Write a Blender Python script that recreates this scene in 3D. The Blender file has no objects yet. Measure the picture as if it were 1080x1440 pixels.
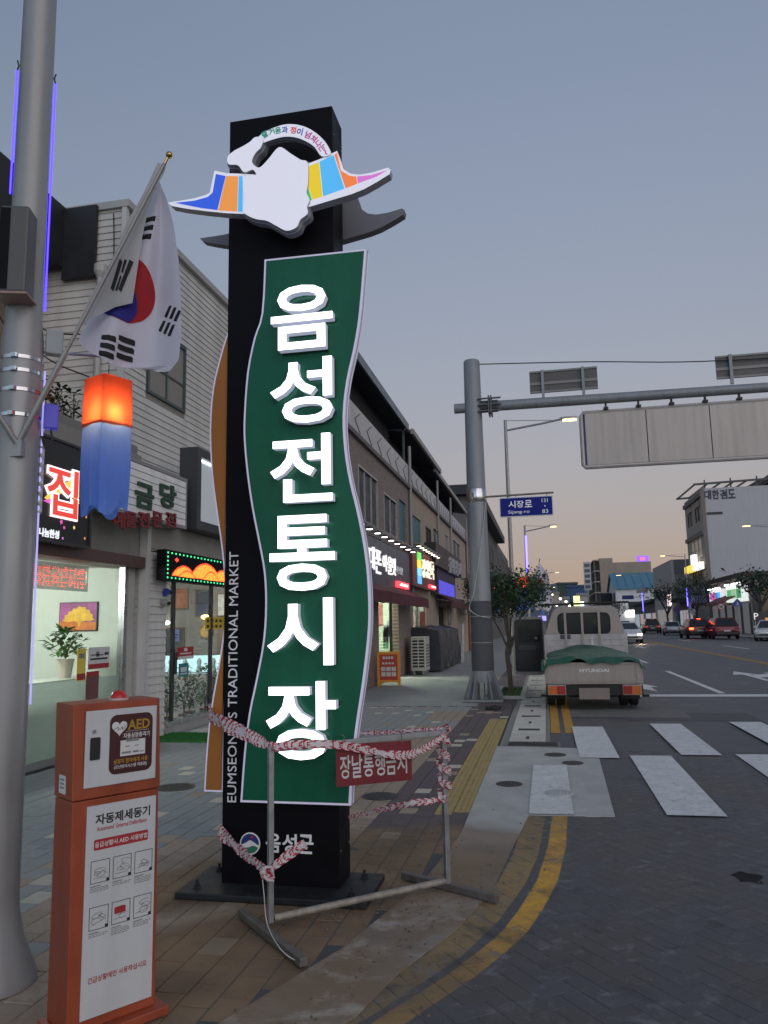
import bpy, math, random
from mathutils import Vector, Matrix, geometry
sc = bpy.context.scene
col = sc.collection
rnd = random.Random(7)
rad = math.radians
# ------------------------------------------------------------------ camera
cd = bpy.data.cameras.new('camera'); cam = bpy.data.objects.new('camera', cd); col.objects.link(cam); sc.camera = cam
cd.sensor_fit = 'VERTICAL'; cd.sensor_height = 36; cd.lens = 1082 / 1440 * 36; cd.clip_start = .05; cd.clip_end = 5000
CAMH = 1.6
RM = Matrix.Rotation(rad(11.62), 3, 'Z') @ Matrix.Rotation(rad(98.4), 3, 'X') @ Matrix.Rotation(rad(-1.1), 3, 'Z')
cam.matrix_world = Matrix.Translation((0, 0, CAMH)) @ RM.to_4x4()
# ------------------------------------------------------------------ world: dusk sky
w = bpy.data.worlds.new('World'); sc.world = w; w.use_nodes = True
nt = w.node_tree; bg = nt.nodes['Background']
sky = nt.nodes.new('ShaderNodeTexSky'); sky.sky_type = 'NISHITA'; sky.sun_disc = False
sky.sun_elevation = rad(-2.0); sky.sun_rotation = rad(180); sky.dust_density = 1; sky.ozone_density = 1.3
tc = nt.nodes.new('ShaderNodeTexCoord'); sx = nt.nodes.new('ShaderNodeSeparateXYZ'); cx = nt.nodes.new('ShaderNodeCombineXYZ')
ma = nt.nodes.new('ShaderNodeMath'); ma.operation = 'MULTIPLY_ADD'; ma.inputs[1].default_value = .68; ma.inputs[2].default_value = .16
nt.links.new(tc.outputs['Generated'], sx.inputs[0])
nt.links.new(sx.outputs[0], cx.inputs[0]); nt.links.new(sx.outputs[1], cx.inputs[1])
nt.links.new(sx.outputs[2], ma.inputs[0]); nt.links.new(ma.outputs[0], cx.inputs[2])
nt.links.new(cx.outputs[0], sky.inputs['Vector'])
tint = nt.nodes.new('ShaderNodeVectorMath'); tint.operation = 'MULTIPLY'; tint.inputs[1].default_value = (.965, 1.0, .945)
nt.links.new(sky.outputs[0], tint.inputs[0]); nt.links.new(tint.outputs[0], bg.inputs[0]); bg.inputs[1].default_value = 2.75
sl = bpy.data.lights.new('sun', 'SUN'); sl.energy = 1.15; sl.angle = rad(70); sl.color = (1, .84, .74)
so = bpy.data.objects.new('sun', sl); col.objects.link(so); so.rotation_euler = (rad(72), 0, rad(42))
sc.view_settings.view_transform = 'Standard'; sc.view_settings.look = 'None'; sc.view_settings.exposure = 0; sc.view_settings.gamma = 1
sc.view_settings.use_curve_mapping = False
sc.render.engine = 'CYCLES'; sc.cycles.use_denoising = True; sc.cycles.max_bounces = 6; sc.cycles.sample_clamp_indirect = 4
sc.cycles.transparent_max_bounces = 12
# ------------------------------------------------------------------ pixel helpers (photo pixel -> point on a known plane)
def ray(x, y): return RM @ Vector(((x - 540) / 1082, -(y - 720) / 1082, -1))
def gnd(x, y, z=0):
    d = ray(x, y); t = (z - CAMH) / d.z; return Vector((0, 0, CAMH)) + d * t
def atY(x, y, Y):
    d = ray(x, y); return Vector((0, 0, CAMH)) + d * (Y / d.y)
def atX(x, y, X):
    d = ray(x, y); return Vector((0, 0, CAMH)) + d * (X / d.x)
# ------------------------------------------------------------------ materials
MATS = {}
def PM(name, c, rough=.6, metal=0, var=.12, scale=3, bump=0, bscale=60, emit=None, es=0, streak=0, rnd_obj=0, dirt=0, trans=0, spec=.5, world=False):
    """procedural material: colour with noise variation, optional vertical streaks, fine bump, emission"""
    if name in MATS: return MATS[name]
    m = bpy.data.materials.new(name); MATS[name] = m; m.use_nodes = True
    nt = m.node_tree; N = nt.nodes.new; L = nt.links.new; b = nt.nodes['Principled BSDF']
    b.inputs['Metallic'].default_value = metal; b.inputs['Specular IOR Level'].default_value = spec
    t = N('ShaderNodeTexCoord') if not world else N('ShaderNodeNewGeometry')
    src = t.outputs['Object'] if not world else t.outputs['Position']
    n1 = N('ShaderNodeTexNoise'); n1.inputs['Scale'].default_value = scale; n1.inputs['Detail'].default_value = 6; n1.inputs['Roughness'].default_value = .62
    L(src, n1.inputs['Vector'])
    val = n1.outputs['Fac']
    if rnd_obj:
        oi = N('ShaderNodeObjectInfo'); mm = N('ShaderNodeMath'); mm.operation = 'MULTIPLY_ADD'
        L(oi.outputs['Random'], mm.inputs[0]); mm.inputs[1].default_value = rnd_obj; L(val, mm.inputs[2])
        m2 = N('ShaderNodeMath'); m2.operation = 'SUBTRACT'; L(mm.outputs[0], m2.inputs[0]); m2.inputs[1].default_value = rnd_obj * .5; val = m2.outputs[0]
    mp = N('ShaderNodeMapRange'); mp.inputs[1].default_value = .25; mp.inputs[2].default_value = .75
    mp.inputs[3].default_value = 1 - var; mp.inputs[4].default_value = 1 + var; L(val, mp.inputs[0]); mp.clamp = False
    mx = N('ShaderNodeVectorMath'); mx.operation = 'SCALE'; mx.inputs[0].default_value = c[:3]; L(mp.outputs[0], mx.inputs['Scale'])
    out = mx.outputs[0]
    if streak:
        mg = N('ShaderNodeMapping'); mg.inputs['Scale'].default_value = (9, 9, .5); L(src, mg.inputs[0])
        n2 = N('ShaderNodeTexNoise'); n2.inputs['Scale'].default_value = 1; n2.inputs['Detail'].default_value = 5; L(mg.outputs[0], n2.inputs['Vector'])
        r2 = N('ShaderNodeMapRange'); r2.inputs[1].default_value = .45; r2.inputs[2].default_value = .75; r2.inputs[3].default_value = 1; r2.inputs[4].default_value = 1 - streak
        L(n2.outputs['Fac'], r2.inputs[0]); s2 = N('ShaderNodeVectorMath'); s2.operation = 'SCALE'; L(out, s2.inputs[0]); L(r2.outputs[0], s2.inputs['Scale']); out = s2.outputs[0]
    if dirt: out = dirt_nodes(nt, out, dirt)
    L(out, b.inputs['Base Color'])
    rr = N('ShaderNodeMapRange'); rr.inputs[1].default_value = .3; rr.inputs[2].default_value = .7
    rr.inputs[3].default_value = max(.02, rough - .1); rr.inputs[4].default_value = min(1, rough + .12); L(n1.outputs['Fac'], rr.inputs[0]); L(rr.outputs[0], b.inputs['Roughness'])
    if bump:
        n3 = N('ShaderNodeTexNoise'); n3.inputs['Scale'].default_value = bscale; n3.inputs['Detail'].default_value = 4; L(src, n3.inputs['Vector'])
        bp = N('ShaderNodeBump'); bp.inputs['Strength'].default_value = bump; bp.inputs['Distance'].default_value = .02; L(n3.outputs['Fac'], bp.inputs['Height']); L(bp.outputs[0], b.inputs['Normal'])
    if es:
        b.inputs['Emission Color'].default_value = (*(emit or c)[:3], 1); b.inputs['Emission Strength'].default_value = es
    if trans: b.inputs['Transmission Weight'].default_value = trans; b.inputs['IOR'].default_value = 1.05
    return m
def dirt_nodes(nt, out, amt):
    """brown soil spilled on the paving round the barricade (a stain with its own shape), mixed over colour OUT"""
    N = nt.nodes.new; L = nt.links.new
    g = N('ShaderNodeNewGeometry'); nz = N('ShaderNodeTexNoise'); nz.inputs['Scale'].default_value = 2.2; nz.inputs['Detail'].default_value = 7; L(g.outputs['Position'], nz.inputs['Vector'])
    acc = None
    for loc, rz, s in (((-.93, 4.75, 0), -.42, (.75, 2.1, 5)), ((-.8, 5.6, 0), -.15, (1.15, 1.1, 5)), ((-1.4, 3.9, 0), -.6, (.95, 1.3, 5)), ((-2.2, 4.8, 0), 0, (.5, .7, 5))):
        mp = N('ShaderNodeMapping'); mp.vector_type = 'TEXTURE'; mp.inputs['Location'].default_value = loc; mp.inputs['Rotation'].default_value = (0, 0, rz); mp.inputs['Scale'].default_value = s
        L(g.outputs['Position'], mp.inputs[0]); gr = N('ShaderNodeTexGradient'); gr.gradient_type = 'SPHERICAL'; L(mp.outputs[0], gr.inputs[0])
        if acc is None: acc = gr.outputs['Fac']
        else:
            mxn = N('ShaderNodeMath'); mxn.operation = 'MAXIMUM'; L(acc, mxn.inputs[0]); L(gr.outputs['Fac'], mxn.inputs[1]); acc = mxn.outputs[0]
    ad = N('ShaderNodeMath'); ad.operation = 'MULTIPLY_ADD'; L(nz.outputs['Fac'], ad.inputs[0]); ad.inputs[1].default_value = 1.1; L(acc, ad.inputs[2])
    mr = N('ShaderNodeMapRange'); mr.inputs[1].default_value = .58; mr.inputs[2].default_value = .95; mr.inputs[3].default_value = 0; mr.inputs[4].default_value = amt; L(ad.outputs[0], mr.inputs[0])
    gate = N('ShaderNodeMath'); gate.operation = 'GREATER_THAN'; L(acc, gate.inputs[0]); gate.inputs[1].default_value = .001
    mm = N('ShaderNodeMath'); mm.operation = 'MULTIPLY'; L(mr.outputs[0], mm.inputs[0]); L(gate.outputs[0], mm.inputs[1])
    mix = N('ShaderNodeMix'); mix.data_type = 'RGBA'; L(mm.outputs[0], mix.inputs[0]); L(out, mix.inputs[6])
    r3 = N('ShaderNodeVectorMath'); r3.operation = 'SCALE'; r3.inputs[0].default_value = (.19, .125, .07); L(nz.outputs['Fac'], r3.inputs['Scale'])
    sc2 = N('ShaderNodeVectorMath'); sc2.operation = 'SCALE'; L(r3.outputs[0], sc2.inputs[0]); sc2.inputs['Scale'].default_value = 1.75
    L(sc2.outputs[0], mix.inputs[7])
    return mix.outputs[2]
def EM(name, c, s):
    """something that gives off light"""
    return PM(name, tuple(min(.8, v * .6 + .05) for v in c[:3]), .4, 0, .03, emit=c, es=s)
def GLASS(name='window_glass', tint=(.9, .95, .95), rough=.02, fac=.12):
    if name in MATS: return MATS[name]
    m = bpy.data.materials.new(name); MATS[name] = m; m.use_nodes = True; nt = m.node_tree; N = nt.nodes.new; L = nt.links.new
    nt.nodes.remove(nt.nodes['Principled BSDF']); o = nt.nodes['Material Output']
    t = N('ShaderNodeBsdfTransparent'); t.inputs[0].default_value = (*tint, 1); g = N('ShaderNodeBsdfGlossy'); g.inputs['Roughness'].default_value = rough
    lw = N('ShaderNodeLayerWeight'); lw.inputs[0].default_value = .5; pw = N('ShaderNodeMath'); pw.operation = 'POWER'; L(lw.outputs['Facing'], pw.inputs[0]); pw.inputs[1].default_value = 4
    fr = N('ShaderNodeMath'); fr.operation = 'MULTIPLY_ADD'; L(pw.outputs[0], fr.inputs[0]); fr.inputs[1].default_value = .8; fr.inputs[2].default_value = .035; mx = N('ShaderNodeMixShader'); L(fr.outputs[0], mx.inputs[0]); L(t.outputs[0], mx.inputs[1]); L(g.outputs[0], mx.inputs[2]); L(mx.outputs[0], o.inputs[0])
    return m
def CLOTH(name, c, tr=.5, var=.15):
    """thin woven cloth that lets light through"""
    if name in MATS: return MATS[name]
    m = PM(name, c, .8, 0, var, 6, .15, 500); nt = m.node_tree; N = nt.nodes.new; L = nt.links.new
    b = nt.nodes['Principled BSDF']; o = nt.nodes['Material Output']; t = N('ShaderNodeBsdfTranslucent'); t.inputs[0].default_value = (*c, 1)
    mx = N('ShaderNodeMixShader'); mx.inputs[0].default_value = tr; L(b.outputs[0], mx.inputs[1]); L(t.outputs[0], mx.inputs[2]); L(mx.outputs[0], o.inputs[0])
    return m
# ------------------------------------------------------------------ mesh helpers
class MB:
    def __init__(s, M=None): s.v = []; s.f = []; s.m = []; s.M = M
    def add(s, vs, fs, mi=0):
        o = len(s.v)
        s.v += [tuple(s.M @ Vector(p)) for p in vs] if s.M else [tuple(p) for p in vs]
        s.f += [tuple(i + o for i in f) for f in fs]; s.m += [mi] * len(fs); return s
    def box(s, x0, x1, y0, y1, z0, z1, mi=0):
        return s.add([(x0, y0, z0), (x1, y0, z0), (x1, y1, z0), (x0, y1, z0), (x0, y0, z1), (x1, y0, z1), (x1, y1, z1), (x0, y1, z1)],
                     [(0, 3, 2, 1), (4, 5, 6, 7), (0, 1, 5, 4), (1, 2, 6, 5), (2, 3, 7, 6), (3, 0, 4, 7)], mi)
    def bar(s, p0, p1, wx, wz, mi=0, up=(0, 0, 1)):
        p0, p1 = Vector(p0), Vector(p1); d = (p1 - p0).normalized(); u = Vector(up)
        if abs(d.dot(u)) > .98: u = Vector((1, 0, 0))
        a = d.cross(u).normalized() * wx / 2; b = a.cross(d).normalized() * wz / 2
        q = [p + i * a + j * b for p in (p0, p1) for i, j in ((-1, -1), (1, -1), (1, 1), (-1, 1))]
        return s.add(q, [(3, 2, 1, 0), (4, 5, 6, 7), (0, 1, 5, 4), (1, 2, 6, 5), (2, 3, 7, 6), (3, 0, 4, 7)], mi)
    def tube(s, pts, r, n=10, mi=0, caps=True):
        pts = [Vector(p) for p in pts]; R = r if isinstance(r, (list, tuple)) else [r] * len(pts); vs = []; fs = []
        pd = None
        for i, p in enumerate(pts):
            d = (pts[min(i + 1, len(pts) - 1)] - pts[max(i - 1, 0)]).normalized()
            if pd is None:
                a = d.cross(Vector((0, 0, 1)) if abs(d.z) < .9 else Vector((1, 0, 0))).normalized()
            else: a = (a - d * a.dot(d)).normalized()
            pd = d; b = d.cross(a)
            vs += [p + R[i] * (math.cos(2 * math.pi * k / n) * a + math.sin(2 * math.pi * k / n) * b) for k in range(n)]
        for i in range(len(pts) - 1):
            for k in range(n): k2 = (k + 1) % n; fs.append((i * n + k, i * n + k2, (i + 1) * n + k2, (i + 1) * n + k))
        if caps: fs += [tuple(range(n))[::-1], tuple((len(pts) - 1) * n + k for k in range(n))]
        return s.add(vs, fs, mi)
    def lathe(s, prof, c=(0, 0, 0), n=20, mi=0):
        c = Vector(c); vs = []; fs = []
        for r, z in prof: vs += [c + Vector((r * math.cos(2 * math.pi * k / n), r * math.sin(2 * math.pi * k / n), z)) for k in range(n)]
        for i in range(len(prof) - 1):
            for k in range(n): k2 = (k + 1) % n; fs.append((i * n + k, i * n + k2, (i + 1) * n + k2, (i + 1) * n + k))
        fs += [tuple(range(n))[::-1], tuple((len(prof) - 1) * n + k for k in range(n))]
        return s.add(vs, fs, mi)
    def prism(s, poly, o, u, v, d0, d1, mi=0, mside=None):
        """polygon (2-D, in u,v from o) extruded along u x v from d0 to d1"""
        o, u, v = Vector(o), Vector(u), Vector(v); n = u.cross(v).normalized()
        area = sum(poly[i - 1][0] * poly[i][1] - poly[i][0] * poly[i - 1][1] for i in range(len(poly)))
        if area < 0: poly = poly[::-1]
        tri = geometry.tessellate_polygon([[Vector((a, b, 0)) for a, b in poly]]); k = len(poly)
        def flip(t):
            a, b, c = [poly[i] for i in t]; return t if (b[0] - a[0]) * (c[1] - a[1]) - (b[1] - a[1]) * (c[0] - a[0]) > 0 else t[::-1]
        tri = [tuple(flip(tuple(t))) for t in tri]
        vs = [o + a * u + b * v + n * d1 for a, b in poly]
        if d0 == d1: return s.add(vs, tri, mi)
        vs += [o + a * u + b * v + n * d0 for a, b in poly]
        s.add(vs, tri + [tuple(i + k for i in t[::-1]) for t in tri], mi)
        return s.add(vs, [(i, i + k, (i + 1) % k + k, (i + 1) % k) for i in range(k)], mi if mside is None else mside)
    def sphere(s, c, r, n=12, m=8, mi=0, sc=(1, 1, 1)):
        return s.lathe([(max(1e-4, r * math.sin(math.pi * i / m)) * sc[0], -r * math.cos(math.pi * i / m) * sc[2]) for i in range(m + 1)], c, n, mi)
    def quad(s, a, b, c, d, mi=0): return s.add([a, b, c, d], [(0, 1, 2, 3)], mi)
    def loft(s, rings, mi=0, closed=True, caps=True):
        n = len(rings[0]); vs = [p for r in rings for p in r]; fs = []
        for i in range(len(rings) - 1):
            for k in range(n if closed else n - 1): k2 = (k + 1) % n; fs.append((i * n + k, i * n + k2, (i + 1) * n + k2, (i + 1) * n + k))
        if caps: fs += [tuple(range(n))[::-1], tuple((len(rings) - 1) * n + k for k in range(n))]
        return s.add(vs, fs, mi)
    def mesh(s, name, mat, smooth=False):
        me = bpy.data.meshes.new(name); me.from_pydata(s.v, [], s.f)
        for m in (mat if isinstance(mat, (list, tuple)) else [mat]): me.materials.append(m)
        if any(s.m): me.polygons.foreach_set('material_index', s.m)
        if smooth:
            me.polygons.foreach_set('use_smooth', [True] * len(me.polygons)); me.update()
            try: me.set_sharp_from_angle(angle=rad(40))
            except Exception: pass
        me.update(); return me
    def build(s, name, mat, parent=None, smooth=False, bevel=0):
        o = bpy.data.objects.new(name, s.mesh(name, mat, smooth)); col.objects.link(o)
        if parent:
            o.parent = parent
            if parent.name in BASE: o.location = -BASE[parent.name]
        if bevel:
            b = o.modifiers.new('bevel', 'BEVEL'); b.width = bevel; b.segments = 2; b.limit_method = 'ANGLE'; b.angle_limit = rad(50)
        return o
def link(me, name, parent=None, loc=None, rz=0, scale=None):
    o = bpy.data.objects.new(name, me); col.objects.link(o); o.parent = parent
    if loc is not None: o.location = loc
    if rz: o.rotation_euler.z = rz
    if scale: o.scale = scale
    return o
def tag(o, label=None, cat=None, group=None, kind=None):
    for k, v in (('label', label), ('category', cat), ('group', group), ('kind', kind)):
        if v: o[k] = v
    return o
BASE = {}
def wthing(name, label, cat, base, group=None):
    """a thing whose parts are built in world coordinates; the Empty stands at its base"""
    o = thing(name, label, cat, base, 0, group); BASE[o.name] = Vector(base); return o
def thing(name, label, cat, loc=(0, 0, 0), rz=0, group=None):
    o = bpy.data.objects.new(name, None); col.objects.link(o); o.location = loc; o.rotation_euler.z = rz; o.empty_display_size = .2
    return tag(o, label, cat, group)
def children(o):
    return [c for c in col.objects if c.parent == o]
def copy_tree(o, parent=None, loc=None, rz=None, label=None):
    c = o.copy(); col.objects.link(c); c.parent = parent
    if loc is not None: c.location = loc
    if rz is not None: c.rotation_euler.z = rz
    if label: c['label'] = label
    for ch in children(o): copy_tree(ch, c)
    return c
def text(name, body, o, u, v, mats, parent=None, h=None, w=None, bold=0, depth=.004, sides=None, anchor=.5):
    """lettering fitted to a box of width w / height h, centred at o, in the plane u,v, standing DEPTH proud"""
    c = bpy.data.curves.new('t', 'FONT'); c.body = body; c.extrude = .05; c.offset = bold; c.resolution_u = 3
    ob = bpy.data.objects.new('t', c); me = ob.to_mesh(); V = [p.co.copy() for p in me.vertices]; F = [(tuple(p.vertices), p.normal.z) for p in me.polygons]
    ob.to_mesh_clear(); bpy.data.objects.remove(ob); bpy.data.curves.remove(c)
    x0 = min(p.x for p in V); x1 = max(p.x for p in V); y0 = min(p.y for p in V); y1 = max(p.y for p in V)
    sy = h / (y1 - y0) if h else None; sx_ = w / (x1 - x0) if w else None
    sx_ = sx_ or sy; sy = sy or sx_
    o, u, v = Vector(o), Vector(u).normalized(), Vector(v).normalized(); n = u.cross(v)
    mb = MB(); mb.v = [tuple(o + u * (p.x - x0 - (x1 - x0) * anchor) * sx_ + v * (p.y - (y0 + y1) / 2) * sy + n * ((p.z + .05) / .1 * depth)) for p in V]
    for f, nz in F:
        if nz < -.9: continue
        mb.f.append(f); mb.m.append(0 if nz > .9 or sides is None else 1)
    return mb.build(name, [mats] if sides is None else [mats, sides], parent)
def textw(body):
    c = bpy.data.curves.new('t', 'FONT'); c.body = body; ob = bpy.data.objects.new('t', c); me = ob.to_mesh(); xs = [p.co.x for p in me.vertices]; r = max(xs) - min(xs)
    ob.to_mesh_clear(); bpy.data.objects.remove(ob); bpy.data.curves.remove(c); return r
def light(name, loc, e, c, r=.05, parent=None, kind='POINT', rot=None, size=None, sy=None):
    l = bpy.data.lights.new(name, kind); l.energy = e; l.color = c
    if kind == 'AREA':
        l.size = size or .5
        if sy: l.shape = 'RECTANGLE'; l.size_y = sy
    else: l.shadow_soft_size = r
    if kind == 'SPOT': l.spot_size = rad(140); l.spot_blend = .6
    o = bpy.data.objects.new(name, l); col.objects.link(o); o.location = loc; o.parent = parent
    if parent and parent.name in BASE: o.location = Vector(loc) - BASE[parent.name]
    if rot: o.rotation_euler = rot
    return o
X_, Y_, Z_ = Vector((1, 0, 0)), Vector((0, 1, 0)), Vector((0, 0, 1))
NY = -Y_
# shared materials
steel = PM('galvanised_steel', (.33, .34, .36), .42, .8, .18, 12, .05, 90)
grey_paint = PM('grey_pole_paint', (.23, .245, .265), .5, .2, .1, 4, .03, 80, streak=.18)
pole_white = PM('pale_pole_paint', (.31, .31, .315), .42, .25, .08, 3, .02, 80, streak=.12)
black_metal = PM('black_powder_coat', (.0045, .0042, .0065), .55, 0, .25, 6, .02, 200, spec=.12)
dark = PM('dark_matter', (.015, .015, .017), .6, 0, .2)
white_paint = PM('white_paint', (.62, .62, .62), .5, 0, .06)
chrome = PM('stainless_steel', (.55, .55, .56), .22, 1, .05)
glass = GLASS()
# ================================================================== GROUND
def sheet(name, poly, z, mat, parent=None, th=0.0):
    mb = MB().prism(poly, (0, 0, z), X_, Y_, -th, 0) if th else MB().prism(poly, (0, 0, z), X_, Y_, 0, 0)
    return mb.build(name, mat, parent)
def rect(x0, x1, y0, y1): return [(x0, y0), (x1, y0), (x1, y1), (x0, y1)]
soil = PM('ground_soil', (.075, .072, .06), .9, 0, .3, .3, world=True)
ground = tag(sheet('ground', rect(-900, 900, -300, 2500), -.06, soil), kind='structure')
asphalt = PM('asphalt', (.08, .081, .085), .62, 0, .28, 1.6, .25, 160, world=True)
road = tag(sheet('road', rect(-1.05, 16.2, -12, 700), -.012, asphalt), kind='structure')
# ---- curves of the kerb edge and the yellow lines, X as a function of Y
def interp(t, y):
    if y <= t[0][0]: return t[0][1] + (y - t[0][0]) * (t[1][1] - t[0][1]) / (t[1][0] - t[0][0])
    for (a, b), (c, d) in zip(t, t[1:]):
        if y <= c: return b + (d - b) * (y - a) / (c - a)
    return t[-1][1]
KERB = [(3.0, -1.02), (3.35, -.85), (3.77, -.75), (4.31, -.55), (4.94, -.40), (5.58, -.34), (5.94, -.31), (6.87, -.22)]
APRON = [(2.6, -1.62), (3.3, -1.35), (4.0, -1.08), (5.0, -.84), (6.2, -.72)]
LINE2 = [(2.6, -1.05), (3.4, -.67), (3.8, -.46), (4.12, -.325), (4.35, -.24), (4.7, -.16), (5.2, -.07), (5.98, 0), (6.92, .035), (8, .04)]
LINE1 = [(2.6, -1.35), (3.4, -.86), (4.0, -.57), (4.48, -.42), (5.12, -.29), (5.71, -.22), (6.9, -.165), (8, -.16)]
def brick_mat():
    m = PM('stamped_paving_brick', (.08, .082, .088), .6, 0, .2, 5, .45, 180, rnd_obj=.14)
    nt = m.node_tree; N = nt.nodes.new; L = nt.links.new; b = nt.nodes['Principled BSDF']; base = b.inputs['Base Color'].links[0].from_socket
    g = N('ShaderNodeNewGeometry'); s = N('ShaderNodeSeparateXYZ'); L(g.outputs['Position'], s.inputs[0])
    yy = N('ShaderNodeMapRange'); yy.inputs[1].default_value = 2.6; yy.inputs[2].default_value = 8; L(s.outputs[1], yy.inputs[0])
    nz = N('ShaderNodeTexNoise'); nz.inputs['Scale'].default_value = 9; nz.inputs['Detail'].default_value = 8; nz.inputs['Roughness'].default_value = .7; L(g.outputs['Position'], nz.inputs['Vector'])
    def line(tab, hw, wear0, wear1, c, out):
        fc = N('ShaderNodeFloatCurve'); cu = fc.mapping.curves[0]
        while len(cu.points) > 2: cu.points.remove(cu.points[1])
        P = [((y - 2.6) / 5.4, (x + 1.5) / 2) for y, x in tab]
        cu.points[0].location = P[0]; cu.points[1].location = P[-1]
        for p in P[1:-1]: cu.points.new(*p)
        for p in cu.points: p.handle_type = 'VECTOR'
        fc.mapping.update(); L(yy.outputs[0], fc.inputs['Value'])
        x = N('ShaderNodeMath'); x.operation = 'MULTIPLY_ADD'; L(fc.outputs[0], x.inputs[0]); x.inputs[1].default_value = 2; x.inputs[2].default_value = -1.5
        d = N('ShaderNodeMath'); d.operation = 'SUBTRACT'; L(s.outputs[0], d.inputs[0]); L(x.outputs[0], d.inputs[1])
        a = N('ShaderNodeMath'); a.operation = 'ABSOLUTE'; L(d.outputs[0], a.inputs[0])
        lt = N('ShaderNodeMapRange'); L(a.outputs[0], lt.inputs[0]); lt.inputs[1].default_value = hw - .004; lt.inputs[2].default_value = hw + .006; lt.inputs[3].default_value = 1; lt.inputs[4].default_value = 0
        wy = N('ShaderNodeMapRange'); L(s.outputs[1], wy.inputs[0]); wy.inputs[1].default_value = 3.6; wy.inputs[2].default_value = 4.7; wy.inputs[3].default_value = wear1; wy.inputs[4].default_value = wear0
        wn = N('ShaderNodeMapRange'); L(nz.outputs['Fac'], wn.inputs[0]); wn.inputs[1].default_value = .25; wn.inputs[2].default_value = .55; wn.inputs[3].default_value = .45; wn.inputs[4].default_value = 1
        m1 = N('ShaderNodeMath'); m1.operation = 'MULTIPLY'; L(lt.outputs[0], m1.inputs[0]); L(wy.outputs[0], m1.inputs[1])
        m2 = N('ShaderNodeMath'); m2.operation = 'MULTIPLY'; L(m1.outputs[0], m2.inputs[0]); L(wn.outputs[0], m2.inputs[1])
        mx = N('ShaderNodeMix'); mx.data_type = 'RGBA'; L(m2.outputs[0], mx.inputs[0]); L(out, mx.inputs[6]); mx.inputs[7].default_value = (*c, 1); return mx.outputs[2]
    o = line(LINE1, .085, .68, .6, (.42, .27, .08), base)
    o = line(LINE2, .062, .97, .4, (.68, .36, .03), o)
    L(o, b.inputs['Base Color']); return m
brick_m = brick_mat()
def brick_mesh(name, lx, ly, h, mat, ch=.006):
    mb = MB(); a, b = lx / 2, ly / 2
    mb.add([(-a, -b, -h), (a, -b, -h), (a, b, -h), (-a, b, -h), (-a, -b, -ch), (a, -b, -ch), (a, b, -ch), (-a, b, -ch),
            (-a + ch, -b + ch, 0), (a - ch, -b + ch, 0), (a - ch, b - ch, 0), (-a + ch, b - ch, 0)],
           [(8, 9, 10, 11), (4, 5, 9, 8), (5, 6, 10, 9), (6, 7, 11, 10), (7, 4, 8, 11), (0, 1, 5, 4), (1, 2, 6, 5), (2, 3, 7, 6), (3, 0, 4, 7)])
    return mb.mesh(name, mat)
# ---- road bricks: herringbone laid diagonally
bl, bw = .208, .104
spots = []
ca, sa = math.cos(rad(38)), math.sin(rad(38))
# 2:1 herringbone via explicit tiling of a (4 x 4)-cell period
spots = []
for i in range(-80, 120):
    for j in range(-80, 120):
        t = (i - j) % 4
        if t == 0: c = (i + 1, j + .5, 0)          # horizontal brick over cells i, i+1
        elif t == 2: c = (i + .5, j + 1 - 1, 1)    # vertical brick over cells j-1, j
        else: continue
        x = c[0] * bw * ca - c[1] * bw * sa; y = c[0] * bw * sa + c[1] * bw * ca + 4.5
        spots.append((x, y, c[2]))
def on_bricks(x, y):
    if y < 2.2 or y > 10.25 or x > 3.9: return False
    if y < 6.9: return x > interp(KERB, y) - .13
    return x > .4
spots = [s for s in spots if on_bricks(s[0], s[1])]
def vis(x, y):
    d = RM.transposed() @ (Vector((x, y, 0)) - Vector((0, 0, CAMH)))
    if d.z >= -.1: return False
    px, py = 540 + 1082 * d.x / -d.z, 720 - 1082 * d.y / -d.z
    return -20 < px < 1100 and -20 < py < 1460
spots.sort(key=lambda s: (0 if vis(s[0], s[1]) else 1, math.hypot(s[0] + .3, s[1] - 2.2)))
bme = brick_mesh('brick', bl - .003, bw - .003, .012, brick_m, .0024)
from mathutils import noise as mnoise
bd_ = MB(); nx, ny = 110, 150
def bedz(x, y): return -.0026 + .0019 * max(0, min(1, .5 + 1.6 * mnoise.noise(Vector((x * .9, y * .9, 3))) + .55 * mnoise.noise(Vector((x * 4, y * 4, 1)))  + .35 * (x - .6)))
bd_.add([(-1.5 + 5.5 * i / nx, 2 + 8.3 * j / ny, bedz(-1.5 + 5.5 * i / nx, 2 + 8.3 * j / ny) if (2 + 8.3 * j / ny < 6.9 or -1.5 + 5.5 * i / nx > .5) else -.009) for j in range(ny + 1) for i in range(nx + 1)], [(j * (nx + 1) + i, j * (nx + 1) + i + 1, (j + 1) * (nx + 1) + i + 1, (j + 1) * (nx + 1) + i) for j in range(ny) for i in range(nx)])
bd_.build('brick_bed', PM('brick_joint', (.068, .07, .075), .8, 0, .25, 9, .3, 160, world=True), road)
rest = MB()
for n, (x, y, r) in enumerate(spots):
    a = rad(38) + (math.pi / 2 if r else 0); z = rnd.uniform(-.0004, .0004)
    if n < 290:
        o = link(bme, 'brick', road, (x, y, z), a); o.rotation_euler.x = rnd.uniform(-.004, .004)
    else:
        q = Matrix.Translation((x, y, z)) @ Matrix.Rotation(a, 4, 'Z'); rest.M = q
        ch = .0022; A, B = (bl - .003) / 2, (bw - .003) / 2
        rest.add([(-A, -B, -ch), (A, -B, -ch), (A, B, -ch), (-A, B, -ch), (-A + ch, -B + ch, 0), (A - ch, -B + ch, 0), (A - ch, B - ch, 0), (-A + ch, B - ch, 0)],
                 [(4, 5, 6, 7), (0, 1, 5, 4), (1, 2, 6, 5), (2, 3, 7, 6), (3, 0, 4, 7)])
rest.M = None
o = rest.build('paving_bricks', brick_m, road); o['kind'] = 'stuff'
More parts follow.
